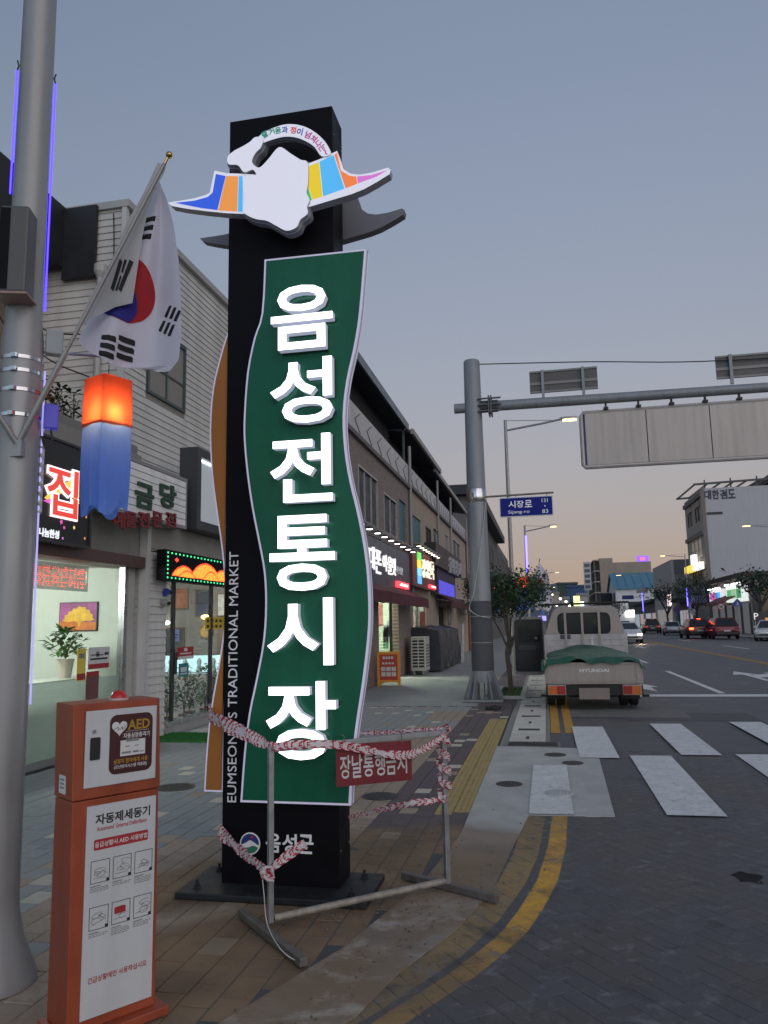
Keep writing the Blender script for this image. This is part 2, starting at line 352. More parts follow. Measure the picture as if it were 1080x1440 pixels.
# ---- sidewalk with slabs
joint = PM('joint_sand', (.05, .045, .04), .95, 0, .2, 20, world=True, dirt=.8)
sidewalk = tag(sheet('sidewalk', rect(-7.6, -.66, -6, 110), -.008, PM('far_grey_slabs', (.25, .265, .26), .8, 0, .2, 1.2, .2, 60, world=True)), kind='structure')
tan = PM('tan_slab', (.32, .255, .195), .85, 0, .2, 14, .25, 150, rnd_obj=.45, dirt=.92)
greysl = PM('blue_grey_slab', (.24, .255, .255), .85, 0, .14, 14, .25, 150, rnd_obj=.35, dirt=.9)
purple = PM('plum_slab', (.1, .08, .088), .85, 0, .14, 14, .25, 150, rnd_obj=.3, dirt=.9)
tact = PM('tactile_yellow', (.36, .27, .11), .8, 0, .2, 9, .2, 150, rnd_obj=.3, dirt=.85)
lightsl = PM('pale_accent_slab', (.44, .4, .34), .85, 0, .15, 14, .2, 150, rnd_obj=.3, dirt=.8)
sw, sln = .155, .205
slabs = []
for i in range(-40, 2):
    x = -.71 - sw * .5 + i * sw
    if x < -5.8: continue
    for j in range(0, 75):
        y = 2.3 + (j + (.5 if i % 2 else 0)) * sln
        if y > 15.5 or (x < -4.3 and y > 15): continue
        xr = -.71 if y > 6.2 else interp(APRON, y)
        if x > xr - .02: continue
        r = rnd.random()
        if -2.25 < x < -1.1 and 4.55 < y < 5.05 and False: continue
        if x > -.96 and 6.85 < y < 13.45: m = 'tact' if r < 1 else 'tan'
        elif x > -1.42 and y > 5.9: m = 'light' if r < .05 else ('tan' if (r < .07 or int(y * 1.3) % 9 == 0 and r < .25) else 'purple')
        elif x > -2.35 - .05 * math.sin(y * 3) and y < 12.6: m = 'light' if r < .02 else 'tan'
        elif y < 5.8 and x > -3.0: m = 'tan' if r < .93 else 'grey'
        elif 13.2 < y < 14.6 and -2.1 < x: m = 'tan'
        else: m = 'light' if r < .045 else ('tan' if r < .06 else 'grey')
        slabs.append((x, y, m))
MM = {'tact': tact, 'light': lightsl, 'tan': tan, 'purple': purple, 'grey': greysl}
sme = {k: brick_mesh('slab', sw - .006, sln - .006, .012, m, .003) for k, m in MM.items() if k != 'tact'}
tb = MB()  # tactile slab with raised ribs
tb.box(-.0745, .0745, -.0995, .0995, -.012, -.001)
for k in range(3): tb.box(-.062 + k * .048, -.034 + k * .048, -.094, .094, -.001, .004)
sme['tact'] = tb.mesh('slab', tact)
slabs.sort(key=lambda s: (0 if vis(s[0], s[1]) else 1, math.hypot(s[0] + 1.2, s[1] - 2.6)))
rests = {k: MB() for k in MM}
for n, (x, y, m) in enumerate(slabs):
    z = rnd.uniform(-.0015, .0015)
    if n < 295:
        o = link(sme[m], 'slab', sidewalk, (x, y, z)); o.rotation_euler = (rnd.uniform(-.008, .008), rnd.uniform(-.008, .008), rnd.uniform(-.006, .006))
    else:
        A, B = (sw - .006) / 2, (sln - .006) / 2
        if m == 'tact':
            rests[m].M = Matrix.Translation((x, y, z)); rests[m].box(-A, A, -B, B, -.012, -.001)
            for k in range(3): rests[m].box(-.062 + k * .048, -.034 + k * .048, -.094, .094, -.001, .004)
        else:
            ch = .003
            rests[m].add([(x - A, y - B, z - ch), (x + A, y - B, z - ch), (x + A, y + B, z - ch), (x - A, y + B, z - ch), (x - A + ch, y - B + ch, z), (x + A - ch, y - B + ch, z), (x + A - ch, y + B - ch, z), (x - A + ch, y + B - ch, z)],
                         [(4, 5, 6, 7), (0, 1, 5, 4), (1, 2, 6, 5), (2, 3, 7, 6), (3, 0, 4, 7)])
for k, r in rests.items():
    r.M = None
    if r.v: o = r.build({'tact': 'tactile_slabs', 'light': 'pale_slabs', 'tan': 'tan_slabs', 'purple': 'plum_slabs', 'grey': 'grey_slabs'}[k], MM[k], sidewalk); o['kind'] = 'stuff'
sheet('slab_bed', rect(-5.9, -.68, 2, 15.6), -.0065, joint, sidewalk)
far = MB()   # farther slabs of the kerb side band (plum with tan accents), too small to tell apart
far.prism(rect(-1.42, -.66, 15.55, 90), (0, 0, -.003), X_, Y_, 0, 0); far.build('plum_band', purple, sidewalk)
# ---- poured concrete ramp and apron
conc = PM('ramp_concrete', (.4, .4, .39), .85, 0, .22, 2.2, .35, 90, world=True, dirt=.75, streak=0)
def patchy(m, c, lo, hi, sc_, ylim):
    nt = m.node_tree; N = nt.nodes.new; L = nt.links.new; b = nt.nodes['Principled BSDF']; base = b.inputs['Base Color'].links[0].from_socket
    g = N('ShaderNodeNewGeometry'); n = N('ShaderNodeTexNoise'); n.inputs['Scale'].default_value = sc_; n.inputs['Detail'].default_value = 10; n.inputs['Roughness'].default_value = .7; n.inputs['Distortion'].default_value = .6; L(g.outputs['Position'], n.inputs['Vector'])
    r = N('ShaderNodeMapRange'); r.inputs[1].default_value = lo; r.inputs[2].default_value = hi; L(n.outputs['Fac'], r.inputs[0])
    s_ = N('ShaderNodeSeparateXYZ'); L(g.outputs['Position'], s_.inputs[0]); r2_ = N('ShaderNodeMapRange'); r2_.inputs[1].default_value = ylim; r2_.inputs[2].default_value = ylim + .6; r2_.inputs[3].default_value = .85; r2_.inputs[4].default_value = 0; L(s_.outputs[1], r2_.inputs[0])
    k = N('ShaderNodeMath'); k.operation = 'MULTIPLY'; L(r.outputs[0], k.inputs[0]); L(r2_.outputs[0], k.inputs[1])
    x = N('ShaderNodeMix'); x.data_type = 'RGBA'; L(k.outputs[0], x.inputs[0]); L(base, x.inputs[6]); x.inputs[7].default_value = (*c, 1); L(x.outputs[2], b.inputs['Base Color'])
patchy(brick_m, (.098, .082, .068), .45, .7, 1.1, 30); patchy(brick_m, (.16, .165, .172), .545, .66, 7.5, 30); patchy(brick_m, (.03, .032, .036), .55, .7, 3.1, 30)
patchy(asphalt, (.12, .122, .125), .5, .7, 1.3, 200)
patchy(conc, (.19, .13, .08), .33, .52, 1.7, 5.4)
patchy(conc, (.4, .36, .31), .5, .66, 2.6, 4.5)
cp = [(-.71, 10.55), (.55, 10.42), (.48, 6.9), (-.22, 6.87)] + [(x, y) for y, x in KERB[::-1][1:]] + [(-1.25, 2.5), (-1.66, 2.5)] + [(x, y) for y, x in APRON]
tag(sheet('concrete_ramp', cp, .006, conc, th=.02), kind='structure')
# ---- gutter of concrete blocks with slots
gutm = PM('gutter_concrete', (.5, .49, .44), .85, 0, .15, 6, .25, 90, rnd_obj=.4)
gutter = tag(sheet('gutter', rect(-.66, -.02, 10.5, 130), -.004, PM('gutter_bed', (.22, .22, .2), .9, 0, .2, 3, world=True)), kind='structure')
gb = MB().box(-.245, .245, -.415, .415, -.01, .008).mesh('gutter_block', gutm)
gs = MB(); 
gs.box(-.16, .16, -.1, .1, .0085, .0105); gr_m = PM('gutter_grate_iron', (.06, .06, .058), .6, .5, .2)
gsm = gs.mesh('slot_grate', gr_m)
gsl = MB().box(-.022, .022, -.12, .12, .0085, .01).mesh('slot', dark)
for k in range(34):
    y = 11.3 + k * .85
    b = link(gb, 'gutter_block', gutter, (-.33, y, rnd.uniform(-.001, .001)))
    if k % 2: link(gsm, 'slot_grate', gutter, (-.33, y, 0))
    else: link(gsl, 'slot', gutter, (-.33, y, 0))
# ---- drain grate
g = thing('drain_grate', 'long dark steel drain grate across the gutter end beside the crosswalk', 'drain', (-.25, 10.72, .004))
MB().box(-.36, .36, -.2, .2, 0, .006).build('frame', PM('grate_frame', (.2, .2, .19), .6, .6), g)
MB().box(-.32, .32, -.165, .165, .0065, .0085).build('pit', dark, g)
for k in range(21): MB().box(-.31 + k * .031, -.298 + k * .031, -.16, .16, .009, .016).build('bar', gr_m, g)
# ---- painted markings
wp = PM('road_paint_white', (.6, .605, .61), .75, 0, .16, 5, .2, 150, world=True)
# wear the paint so asphalt shows through
def worn(m, c, lo=.36, hi=.46, sc_=11):
    nt = m.node_tree; N = nt.nodes.new; L = nt.links.new; b = nt.nodes['Principled BSDF']; base = b.inputs['Base Color'].links[0].from_socket
    g = N('ShaderNodeNewGeometry'); n = N('ShaderNodeTexNoise'); n.inputs['Scale'].default_value = sc_; n.inputs['Detail'].default_value = 9; n.inputs['Roughness'].default_value = .75; L(g.outputs['Position'], n.inputs['Vector'])
    r = N('ShaderNodeMapRange'); r.inputs[1].default_value = lo; r.inputs[2].default_value = hi; L(n.outputs['Fac'], r.inputs[0])
    x = N('ShaderNodeMix'); x.data_type = 'RGBA'; L(r.outputs[0], x.inputs[0]); x.inputs[6].default_value = (*c, 1); L(base, x.inputs[7]); L(x.outputs[2], b.inputs['Base Color'])
worn(wp, (.32, .325, .33), .34, .46, 16)
yp = PM('road_paint_yellow', (.46, .24, .03), .75, 0, .15, 5, .2, 150, world=True); worn(yp, (.16, .11, .05))
def paint(name, poly, m=wp, z=.009): return tag(sheet(name, poly, z, m), kind='structure')
for i, (x0, x1, y0, y1) in enumerate([(-.22, .15, 6.88, 9.15), (.31, .77, 9.7, 12.5), (.9, 1.37, 6.97, 9.9), (1.5, 1.96, 10.0, 12.9), (2.12, 2.58, 7.0, 10.1), (2.72, 3.18, 10.2, 13.2), (3.35, 3.8, 7, 10.2), (3.95, 4.4, 10.3, 13.2)]):
    paint('crosswalk_stripe', [(x0, y0), (x1, y0 + .01), (x1, y1 + .02), (x0, y1)], z=.0125)
for x in (-.01, .2): paint('yellow_kerb_line', rect(x, x + .14, 11.9, 95), yp, -.006)
paint('stop_line', rect(.5, 7.3, 17.6, 18.15), z=-.005)
for k in range(9): paint('lane_dash', rect(3.63, 3.78, 18.4 + k * 13, 26.4 + k * 13 - (0 if k == 0 else 3)), z=-.006)
for x in (7.5, 7.75): paint('centre_line', rect(x, x + .12, 18, 400), yp, -.006)
def arrow(x, y, s=1, turn=False):
    p = [(x - .08, y), (x + .08, y), (x + .08, y + 2.2 * s), (x + .35, y + 2.2 * s), (x, y + 3.6 * s), (x - .35, y + 2.2 * s), (x - .08, y + 2.2 * s)]
    paint('road_arrow', p, z=-.004)
paint('road_arrow', [(2.05, 19.9), (2.42, 18.9), (2.42, 20.1), (2.62, 20.15), (2.3, 21.2), (2.0, 20.3)], z=-.004)
arrow(5.6, 22, 1.1); paint('road_arrow', [(5.68, 23.2), (6.3, 23.7), (6.3, 23.2), (7, 24.3), (6.3, 25.4), (6.3, 24.8), (5.68, 24.2)], z=-.0045)
arrow(5.6, 48, 1.2); arrow(2.2, 40, 1.2)
for y in (45, 62): paint('road_dash', rect(10.5, 10.65, y, y + 6), z=-.006)
# concrete-like strip across the road at the crosswalk far edge
tag(sheet('asphalt_patch', rect(1.25, 3.3, 13.45, 14.6), -.0085, PM('patch_asphalt', (.085, .087, .09), .85, 0, .2, 4, .3, 120, world=True)), kind='structure')
tag(sheet('concrete_patch', rect(.3, 2.3, 13.9, 15.2), -.0083, PM('patch_concrete', (.14, .14, .135), .85, 0, .25, 4, .3, 120, world=True)), kind='structure')
# ---- manhole covers
iron = PM('cast_iron', (.075, .072, .068), .55, .6, .25, 25, .4, 120)
def manhole(x, y, r, label, m=iron, z=.0):
    t = thing('manhole_cover', label, 'manhole cover', (x, y, z))
    MB().lathe([(r, 0), (r, .006), (r * .93, .007)], n=28).build('rim', m, t)
    c = MB().lathe([(r * .91, .004), (r * .91, .0075)], n=28)
    for a in range(-3, 4):
        for b in range(-3, 4):
            if math.hypot(a, b) < 3.3: c.box(a * r * .24 - r * .07, a * r * .24 + r * .07, b * r * .24 - r * .07, b * r * .24 + r * .07, .0075, .0105)
    c.build('lid', m, t)
manhole(-3.8, 7.6, .2, 'round iron manhole cover in grey slabs between cabinet and shop window')
manhole(-1.62, 7.43, .17, 'round iron manhole cover in tan slabs behind the red notice plate', z=.001)
manhole(-.44, 8.1, .13, 'small round iron cover on the pale concrete ramp', z=.007)
manhole(.03, 9.9, .13, 'small iron cover on ramp just past the crosswalk stripe end', z=.007)
manhole(.22, 9.35, .12, 'small cover at the corner of the concrete patch beside a stripe', z=.007)
manhole(.05, 7.7, .14, 'painted over manhole cover inside the kerbside crosswalk stripe', PM('painted_iron', (.4, .41, .42), .7, 0, .2), z=.0135)
# loose grit on the paving
tag(MB().prism([(1.16 + (.085 + .025 * math.sin(k * 2.3)) * math.cos(k * .449), 5.44 + (.11 + .03 * math.sin(k * 1.7)) * math.sin(k * .449)) for k in range(14)], (0, 0, .0012), X_, Y_, 0, 0).build('oil_stain', PM('oil', (.03, .03, .032), .95, 0, .4, 20, spec=.05)), kind='structure')
gm = MB(); r2 = random.Random(3)
for _ in range(420):
    if r2.random() < .6: x, y = r2.gauss(-.95, .35), r2.gauss(4.6, .7)
    else: x, y = r2.uniform(-2.6, 2.5), r2.uniform(2.6, 7)
    s = r2.uniform(.002, .007); gm.M = Matrix.Translation((x, y, .008 + s * .3)) @ Matrix.Rotation(r2.random() * 6, 4, 'Z') @ Matrix.Rotation(r2.random(), 4, 'X')
    gm.box(-s, s, -s * .7, s * .7, -s * .5, s * .5)
gm.M = None
tag(gm.build('grit', PM('grit', (.13, .11, .09), .9, 0, .4, 3)), 'loose grit and soil crumbs scattered round the barricade', 'grit', kind='stuff')
# black bundle lying at foot of the gantry column
bd = MB()
for k in range(7):
    a = rnd.uniform(0, 6.3); bd.tube([(-1.05 + .16 * math.cos(a + t) * (.4 + .2 * t), 14.9 + .16 * math.sin(a + t) * .8, .02 + .035 * math.sin(t * 2.1 + k) ** 2) for t in (0, .7, 1.4, 2.1, 2.8)], [.018, .03, .025, .03, .012], 6)
tag(bd.build('cloth_bundle', PM('black_cloth', (.02, .02, .022), .9, 0, .3, 20), smooth=True), 'crumpled black cloth bundle lying on slabs before the gantry column', 'cloth')
# green door mat
gmz = MB().box(-.55, .55, -.42, .42, 0, .018)
for k in range(2600):
    x, y = rnd.uniform(-.54, .54), rnd.uniform(-.41, .41); s = .012
    gmz.add([(x - s, y, .018), (x + s, y, .018), (x + rnd.uniform(-.01, .01), y + rnd.uniform(-.01, .01), .04)], [(0, 1, 2)])
o = tag(gmz.build('door_mat', PM('green_turf', (.03, .16, .035), .9, 0, .25, 20)), 'bright green artificial turf mat before the jewellery shop door', 'door mat'); o.location = (-5.35, 10.95, 0)
# ================================================================== MARKET SIGN TOWER
tw = wthing('market_sign_tower', 'tall black market sign tower with green wavy panel and lit white letters', 'sign tower', (-1.67, 4.87, .004))
TX0, TX1, TY0, TY1, TZ = -2.05, -1.29, 4.74, 5.0, 5.2
bo_ = MB().box(TX0, TX1, TY0, TY1, .035, TZ).build('body', black_metal, tw, bevel=.004)
for z in (1.75, 3.45): MB().box(TX1 + .0005, TX1 + .0025, TY0 + .01, TY1 - .01, z, z + .004).build('panel_seam', PM('seam_grey', (.03, .03, .035), .5), bo_)
for z in (.25, 1.6, 1.95, 3.3, 3.65, 5.0):
    for y in (TY0 + .03, TY1 - .03): MB().tube([(TX1, y, z), (TX1 + .004, y, z)], .006, 8).build('screw', steel, bo_)
plate_m = PM('base_plate_paint', (.03, .035, .04), .5, .5, .25, 9, .1, 120)
MB().box(-2.26, -1.08, 4.53, 5.06, .004, .042).build('base_plate', plate_m, tw, bevel=.006)
for x, y in ((-2.16, 4.63), (-1.19, 4.63), (-2.16, 4.96), (-1.19, 4.96)):
    b = MB().lathe([(.028, .042), (.028, .046)], (x, y, 0), 12); b.lathe([(.019, .046), (.019, .066)], (x, y, 0), 6); b.lathe([(.009, .066), (.009, .09)], (x, y, 0), 8)
    b.build('bolt', plate_m, tw)
def catm(pts, n=6):
    out = []
    P = [pts[0]] + list(pts) + [pts[-1]]
    for i in range(1, len(P) - 2):
        for k in range(n):
            t = k / n; a, b, c, d = P[i - 1], P[i], P[i + 1], P[i + 2]
            out.append(tuple(.5 * ((2 * b[q]) + (-a[q] + c[q]) * t + (2 * a[q] - 5 * b[q] + 4 * c[q] - d[q]) * t * t + (-a[q] + 3 * b[q] - 3 * c[q] + d[q]) * t ** 3) for q in range(2)))
    out.append(tuple(pts[-1])); return out
def pxpoly(pts, Y):
    return [(p.x, p.z) for p in (atY(x, y, Y) for x, y in pts)]
def inset(poly, d):
    """move each edge of a simple polygon inward by d"""
    A = sum(poly[i - 1][0] * poly[i][1] - poly[i][0] * poly[i - 1][1] for i in range(len(poly)))
    s = 1 if A > 0 else -1; out = []
    n = len(poly)
    for i in range(n):
        p, c, q = Vector(poly[i - 1]), Vector(poly[i]), Vector(poly[(i + 1) % n])
        n1 = Vector((-(c - p).y, (c - p).x)).normalized() * s; n2 = Vector((-(q - c).y, (q - c).x)).normalized() * s
        m = n1 + n2; m = m / max(.3, m.dot(m) / 2) if m.length > 1e-6 else n1
        out.append(tuple(c + m * d))
    return out
rim_m = PM('white_rim', (.62, .6, .68), .4, 0, .05, emit=(.55, .5, .8), es=.28)
green_m = PM('green_panel', (.005, .115, .058), .4, 0, .16, 1.5, .02, 60, spec=.3, streak=.14)
orange_m = PM('orange_panel', (.38, .15, .035), .5, 0, .08, 2, .02, 60, spec=.25)
GY = 4.655
left = catm([(372, 365), (368, 440), (357, 476), (347.5, 524), (343, 584), (343, 620), (347.5, 669), (354.6, 717), (364, 765), (371, 805), (373, 850), (370, 900), (360, 955), (350, 1003), (343, 1060), (338, 1128)], 3)
right = catm([(515, 350), (507.5, 440), (500, 488), (489.5, 536), (484.6, 584), (487, 632.6), (494, 676), (504, 717), (513.5, 765), (519, 810), (521, 860), (519, 900), (512, 960), (503, 1020), (496, 1080), (493, 1133)], 3)
gp = pxpoly(left + right[::-1], GY)
g = MB().prism(gp, (0, GY, 0), X_, Z_, -.08, 0).build('wavy_panel', rim_m, tw); tag(g, 'green wavy panel with pale rim')
MB().prism(inset(gp, .0135), (0, GY, 0), X_, Z_, .0005, .003).build('panel_face', green_m, g)
MB().prism([(x + .002, z) for x, z in inset(gp, -.004)], (0, GY, 0), X_, Z_, -.03, -.02).build('panel_rim', PM('panel_edge_grey', (.4, .4, .42), .4, .4), g)
ol = catm([(319, 470), (310, 500), (299, 548), (295, 608), (298, 669), (304, 717), (312, 775), (316.5, 830), (316, 870), (309, 925), (296, 1000), (290, 1060), (287, 1113)], 3)
OY = 4.76
op = pxpoly(ol, OY); op = op + [(TX0 - .002, op[-1][1]), (TX0 - .002, op[0][1] + .03)]
og = MB().prism(op, (0, OY, 0), X_, Z_, -.06, 0).build('wavy_panel', rim_m, tw); tag(og, 'orange wavy panel on the tower side')
MB().prism(inset(op, .011), (0, OY, 0), X_, Z_, .0005, .003).build('panel_face', orange_m, og)
# lit channel letters
lit = EM('letter_glow', (.93, .96, 1), 2.6)
lside = PM('letter_side', (.55, .56, .62), .45, .1, .06, emit=(.72, .78, 1), es=.3)
for ch, x0, x1, y0, y1 in (('음', 381, 467, 396, 494), ('성', 380, 467, 500, 598), ('전', 380, 467, 608, 708), ('통', 379, 470, 722, 832), ('시', 376, 468, 840, 936), ('장', 374, 472, 958, 1068)):
    a, b = atY(x0, y1, GY - .09), atY(x1, y0, GY - .09)
    text('letter', ch, ((a.x + b.x) / 2, GY - .032, (a.z + b.z) / 2), X_, Z_, lit, tw, h=b.z - a.z, w=b.x - a.x, bold=.016, depth=.06, sides=lside)
    text('letter_backing', ch, ((a.x + b.x) / 2, GY - .004, (a.z + b.z) / 2), X_, Z_, PM('letter_backing', (.05, .06, .07), .5), tw, h=b.z - a.z, w=b.x - a.x, bold=.0, depth=.027)
# english lettering running up the black edge
wl = PM('white_lettering', (.62, .62, .64), .5, 0, .05, emit=(.6, .6, .7), es=.12)
a, b = atY(326, 1128, TY0), atY(329, 776, TY0)
ws_ = ["EUMSEONG'S", 'TRADITIONAL', 'MARKET']; wn = [textw(q) for q in ws_]; k_s = (b.z - a.z) / (sum(wn) + .7); zc = a.z
for q, n_ in zip(ws_, wn):
    text('lettering', q, ((a.x + b.x) / 2, TY0 - .001, zc + n_ * k_s / 2), Z_, -X_, wl, tw, w=n_ * k_s, h=.062, depth=.003); zc += (n_ + .35) * k_s
# county emblem and name
e0 = atY(352, 1186, TY0)
em = MB().prism([(.066 * math.cos(t * math.pi / 20), .066 * math.sin(t * math.pi / 20)) for t in range(40)], (e0.x, TY0 - .001, e0.z), X_, Z_, 0, .004).build('emblem', wl, tw)
def disc(r, y0, y1, cut=None):
    pts = [(r * math.cos(t * math.pi / 24), r * math.sin(t * math.pi / 24)) for t in range(48)]
    return pts
navy = PM('emblem_navy', (.02, .05, .22), .5); grn = PM('emblem_green', (.03, .2, .12), .5); redm = PM('emblem_red', (.45, .03, .03), .5)
R_ = .058
up = [(R_ * math.cos(rad(a)), R_ * math.sin(rad(a))) for a in range(-8, 189, 8)] + catm([(-R_ * .99, -.008), (-.03, .004), (0, .02), (.02, .012), (R_ * .99, -.01)], 4)[1:-1]
MB().prism(up, (e0.x, TY0 - .005, e0.z), X_, Z_, .0003, .0015).build('emblem_sky', navy, em)
lo = [(R_ * math.cos(rad(a)), R_ * math.sin(rad(a))) for a in range(200, 341, 8)] + catm([(.05, -.02), (.02, -.012), (-.01, -.022), (-.05, -.026)], 4)
MB().prism(lo, (e0.x, TY0 - .005, e0.z), X_, Z_, .0003, .0015).build('emblem_field', grn, em)
MB().prism([(.013 + .009 * math.cos(t * .5236), .04 + .009 * math.sin(t * .5236)) for t in range(12)], (e0.x, TY0 - .0066, e0.z), X_, Z_, .0002, .0015).build('emblem_sun', redm, em)
a, b = atY(373, 1199, TY0), atY(442, 1173, TY0)
for k, ch in enumerate('음성군'): text('letter', ch, (a.x + (b.x - a.x) * (k + .5) / 3, TY0 - .001, (a.z + b.z) / 2), X_, Z_, wl, tw, h=.112, w=(b.x - a.x) / 3 * .9, bold=.02, depth=.003)
# crest: roof-shaped light boxes front and back
def z2(x, y): return (220 + x / 2.842, 140 + y / 2.842)
CY = 4.56
wingL = [z2(*p) for p in [(45, 412), (90, 405), (150, 395), (195, 382), (213, 372), (222, 330), (232, 284), (280, 294), (335, 296), (400, 300), (400, 455), (345, 457), (280, 454), (200, 446), (120, 436), (60, 425)]]
wingR = [z2(*p) for p in [(560, 268), (600, 258), (660, 235), (722, 205), (735, 240), (748, 278), (775, 296), (810, 300), (860, 292), (925, 272), (936, 280), (932, 298), (880, 330), (830, 358), (780, 378), (720, 396), (660, 414), (600, 432), (560, 440)]]
crest_w = PM('crest_white', (.7, .7, .74), .35, 0, .04, emit=(.84, .84, 1), es=.42)
crest_s = PM('crest_edge', (.42, .42, .47), .45, .1, .06)
lw, rw = pxpoly(wingL, CY), pxpoly(wingR, CY)
wl_o = MB().prism(lw, (0, CY, 0), X_, Z_, -.07, 0, 0, 1).build('crest_wing', [crest_w, crest_s], tw)
wr_o = MB().prism(rw, (0, CY, 0), X_, Z_, -.07, 0, 0, 1).build('crest_wing', [crest_w, crest_s], tw)
STR = {'blue': (.03, .1, .62), 'orange': (.75, .28, .06), 'sky': (.08, .42, .78), 'green': (.06, .42, .1), 'yellow': (.72, .52, .02), 'coral': (.8, .2, .05), 'pink': (.6, .17, .55)}
def stripe(c, pts, par):
    MB().prism(pxpoly([z2(*p) for p in pts], CY), (0, CY, 0), X_, Z_, .0006, .0022).build('stripe', PM('stripe_' + c, STR[c], .35, 0, .03, emit=STR[c], es=.62), par)
stripe('blue', [(75, 413), (150, 405), (205, 390), (225, 372), (238, 298), (277, 306), (244, 442), (180, 434)], wl_o)
stripe('orange', [(279, 306), (327, 307), (323, 448), (247, 443)], wl_o)
stripe('sky', [(329, 307), (345, 307), (345, 448), (325, 448)], wl_o)
stripe('green', [(596, 350), (606, 352), (622, 402), (600, 408), (592, 390)], wr_o)
stripe('yellow', [(596, 273), (650, 250), (664, 388), (624, 400), (604, 340)], wr_o)
stripe('sky', [(652, 249), (708, 222), (752, 356), (666, 387)], wr_o)
stripe('coral', [(711, 221), (722, 214), (738, 285), (772, 305), (798, 308), (804, 336), (756, 355)], wr_o)
stripe('pink', [(801, 308), (860, 302), (922, 283), (880, 308), (806, 335)], wr_o)
# central white plate: plain, with a scalloped cloud outline
cl = [z2(*p) for p in [(400, 300), (385, 280), (350, 290), (325, 262), (288, 258), (285, 228), (310, 205), (338, 190), (372, 170), (395, 150), (425, 155), (418, 190), (395, 215), (382, 250), (410, 272), (445, 240), (490, 190), (530, 212), (575, 240), (604, 252), (606, 330), (600, 372), (612, 400), (602, 428), (604, 456), (575, 480), (560, 510), (520, 524), (480, 505), (440, 484), (400, 478), (362, 462), (345, 440), (352, 400), (345, 350), (352, 322)]]
cpoly = pxpoly(catm(cl + [cl[0]], 4)[:-1], CY - .02)
plate_o = MB().prism(cpoly, (0, CY - .02, 0), X_, Z_, -.06, 0, 0, 1).build('crest_plate', [crest_w, crest_s], tw); tag(plate_o, 'plain white cloud-shaped plate in the crest middle')
outl = MB().prism(inset(cpoly, -.012), (0, CY - .02, 0), X_, Z_, -.085, -.03, 0, 0).build('plate_edge', PM('plate_edge', (.25, .25, .3), .5), plate_o)
# slogan arch with letters
arch_o = [z2(*p) for p in [(392, 165), (420, 138), (460, 116), (510, 100), (560, 100), (610, 116), (655, 148), (685, 185), (696, 218), (660, 226), (632, 190), (600, 168), (560, 152), (515, 148), (470, 158), (430, 172), (405, 185)]]
ap = pxpoly(catm(arch_o + [arch_o[0]], 4)[:-1], CY - .01)
arch = MB().prism(ap, (0, CY - .01, 0), X_, Z_, -.06, 0, 0, 1).build('slogan_arch', [crest_w, crest_s], tw)
C1 = {'g': (.02, .28, .2), 'b': (.04, .08, .4), 'r': (.7, .06, .03), 'p': (.5, .06, .3)}
for ch, zx, zy, ang, c in (('즐', 433, 140, 28, 'g'), ('거', 460, 129, 20, 'g'), ('움', 486, 123, 10, 'g'), ('과', 513, 121, 2, 'b'), ('정', 547, 123, -6, 'r'), ('이', 573, 129, -14, 'b'), ('넘', 606, 141, -30, 'p'), ('쳐', 628, 157, -40, 'p'), ('나', 647, 176, -50, 'p'), ('는', 663, 193, -58, 'p'), ('~', 676, 210, -64, 'p')):
    p = atY(*z2(zx, zy), CY - .01); a = rad(ang)
    text('slogan_letter', ch, (p.x, CY - .0105, p.z), (math.cos(a), 0, math.sin(a)), (-math.sin(a), 0, math.cos(a)), PM('slogan_' + c, C1[c], .5, emit=C1[c], es=.3), arch, h=.05 if ch != '~' else .014, w=.042, bold=.02, depth=.002)
# back crest (same outline, seen from behind) on the far face
back_m = PM('crest_back', (.16, .16, .18), .55, .2, .1)
for poly in (lw, rw):
    MB().prism(poly, (0, TY1 + .14, 0), X_, Z_, 0, .07).build('back_crest_wing', back_m, tw)
MB().box(-1.95, -1.4, TY1, TY1 + .08, 4.45, 4.6).build('crest_bracket', black_metal, tw)
MB().box(-1.95, -1.4, CY + .07, TY0, 4.45, 4.6).build('crest_bracket', black_metal, tw)

# ================================================================== AED CABINET
ae = thing('defibrillator_cabinet', 'orange and white street cabinet holding a heart defibrillator', 'cabinet', (-1.905, 2.93, .004), rad(55))
org = PM('orange_enamel', (.31, .062, .026), .42, .1, .2, 5, .04, 90, streak=.2)
aw = PM('cabinet_white', (.52, .53, .55), .4, 0, .05, 3, streak=.08)
W, D, HH, SEAM = .372, .185, 1.298, .915
bs = MB().box(-.03, W + .04, -.05, D + .04, 0, .035).build('base_plate', org, ae, bevel=.004)
lowb = MB().loft([[(0, -.0, .035), (W, 0, .035), (W, D + .02, .035), (0, D + .02, .035)], [(-.01, 0, SEAM - .004), (W - .006, 0, SEAM - .004), (W - .006, D, SEAM - .004), (-.01, D, SEAM - .004)]]).build('lower_body', org, ae, bevel=.004)
upb = MB().loft([[(-.015, -.008, SEAM), (W - .002, -.008, SEAM), (W - .002, D, SEAM), (-.015, D, SEAM)], [(-.022, -.002, HH), (W - .01, -.002, HH), (W - .01, D, HH), (-.022, D, HH)]]).build('head_box', org, ae, bevel=.005)
door = MB().box(.028, W - .03, -.016, -.0085, SEAM + .045, HH - .03).build('door', aw, ae, bevel=.003)
def rrect(x0, x1, z0, z1, r, n=5):
    out = []
    for cx_, cz, a0 in ((x1 - r, z1 - r, 0), (x0 + r, z1 - r, 90), (x0 + r, z0 + r, 180), (x1 - r, z0 + r, 270)):
        out += [(cx_ + r * math.cos(rad(a0 + 90 * k / n)), cz + r * math.sin(rad(a0 + 90 * k / n))) for k in range(n + 1)]
    return out
mar = PM('maroon_print', (.055, .012, .014), .35, 0, .06)
F0 = -.0163
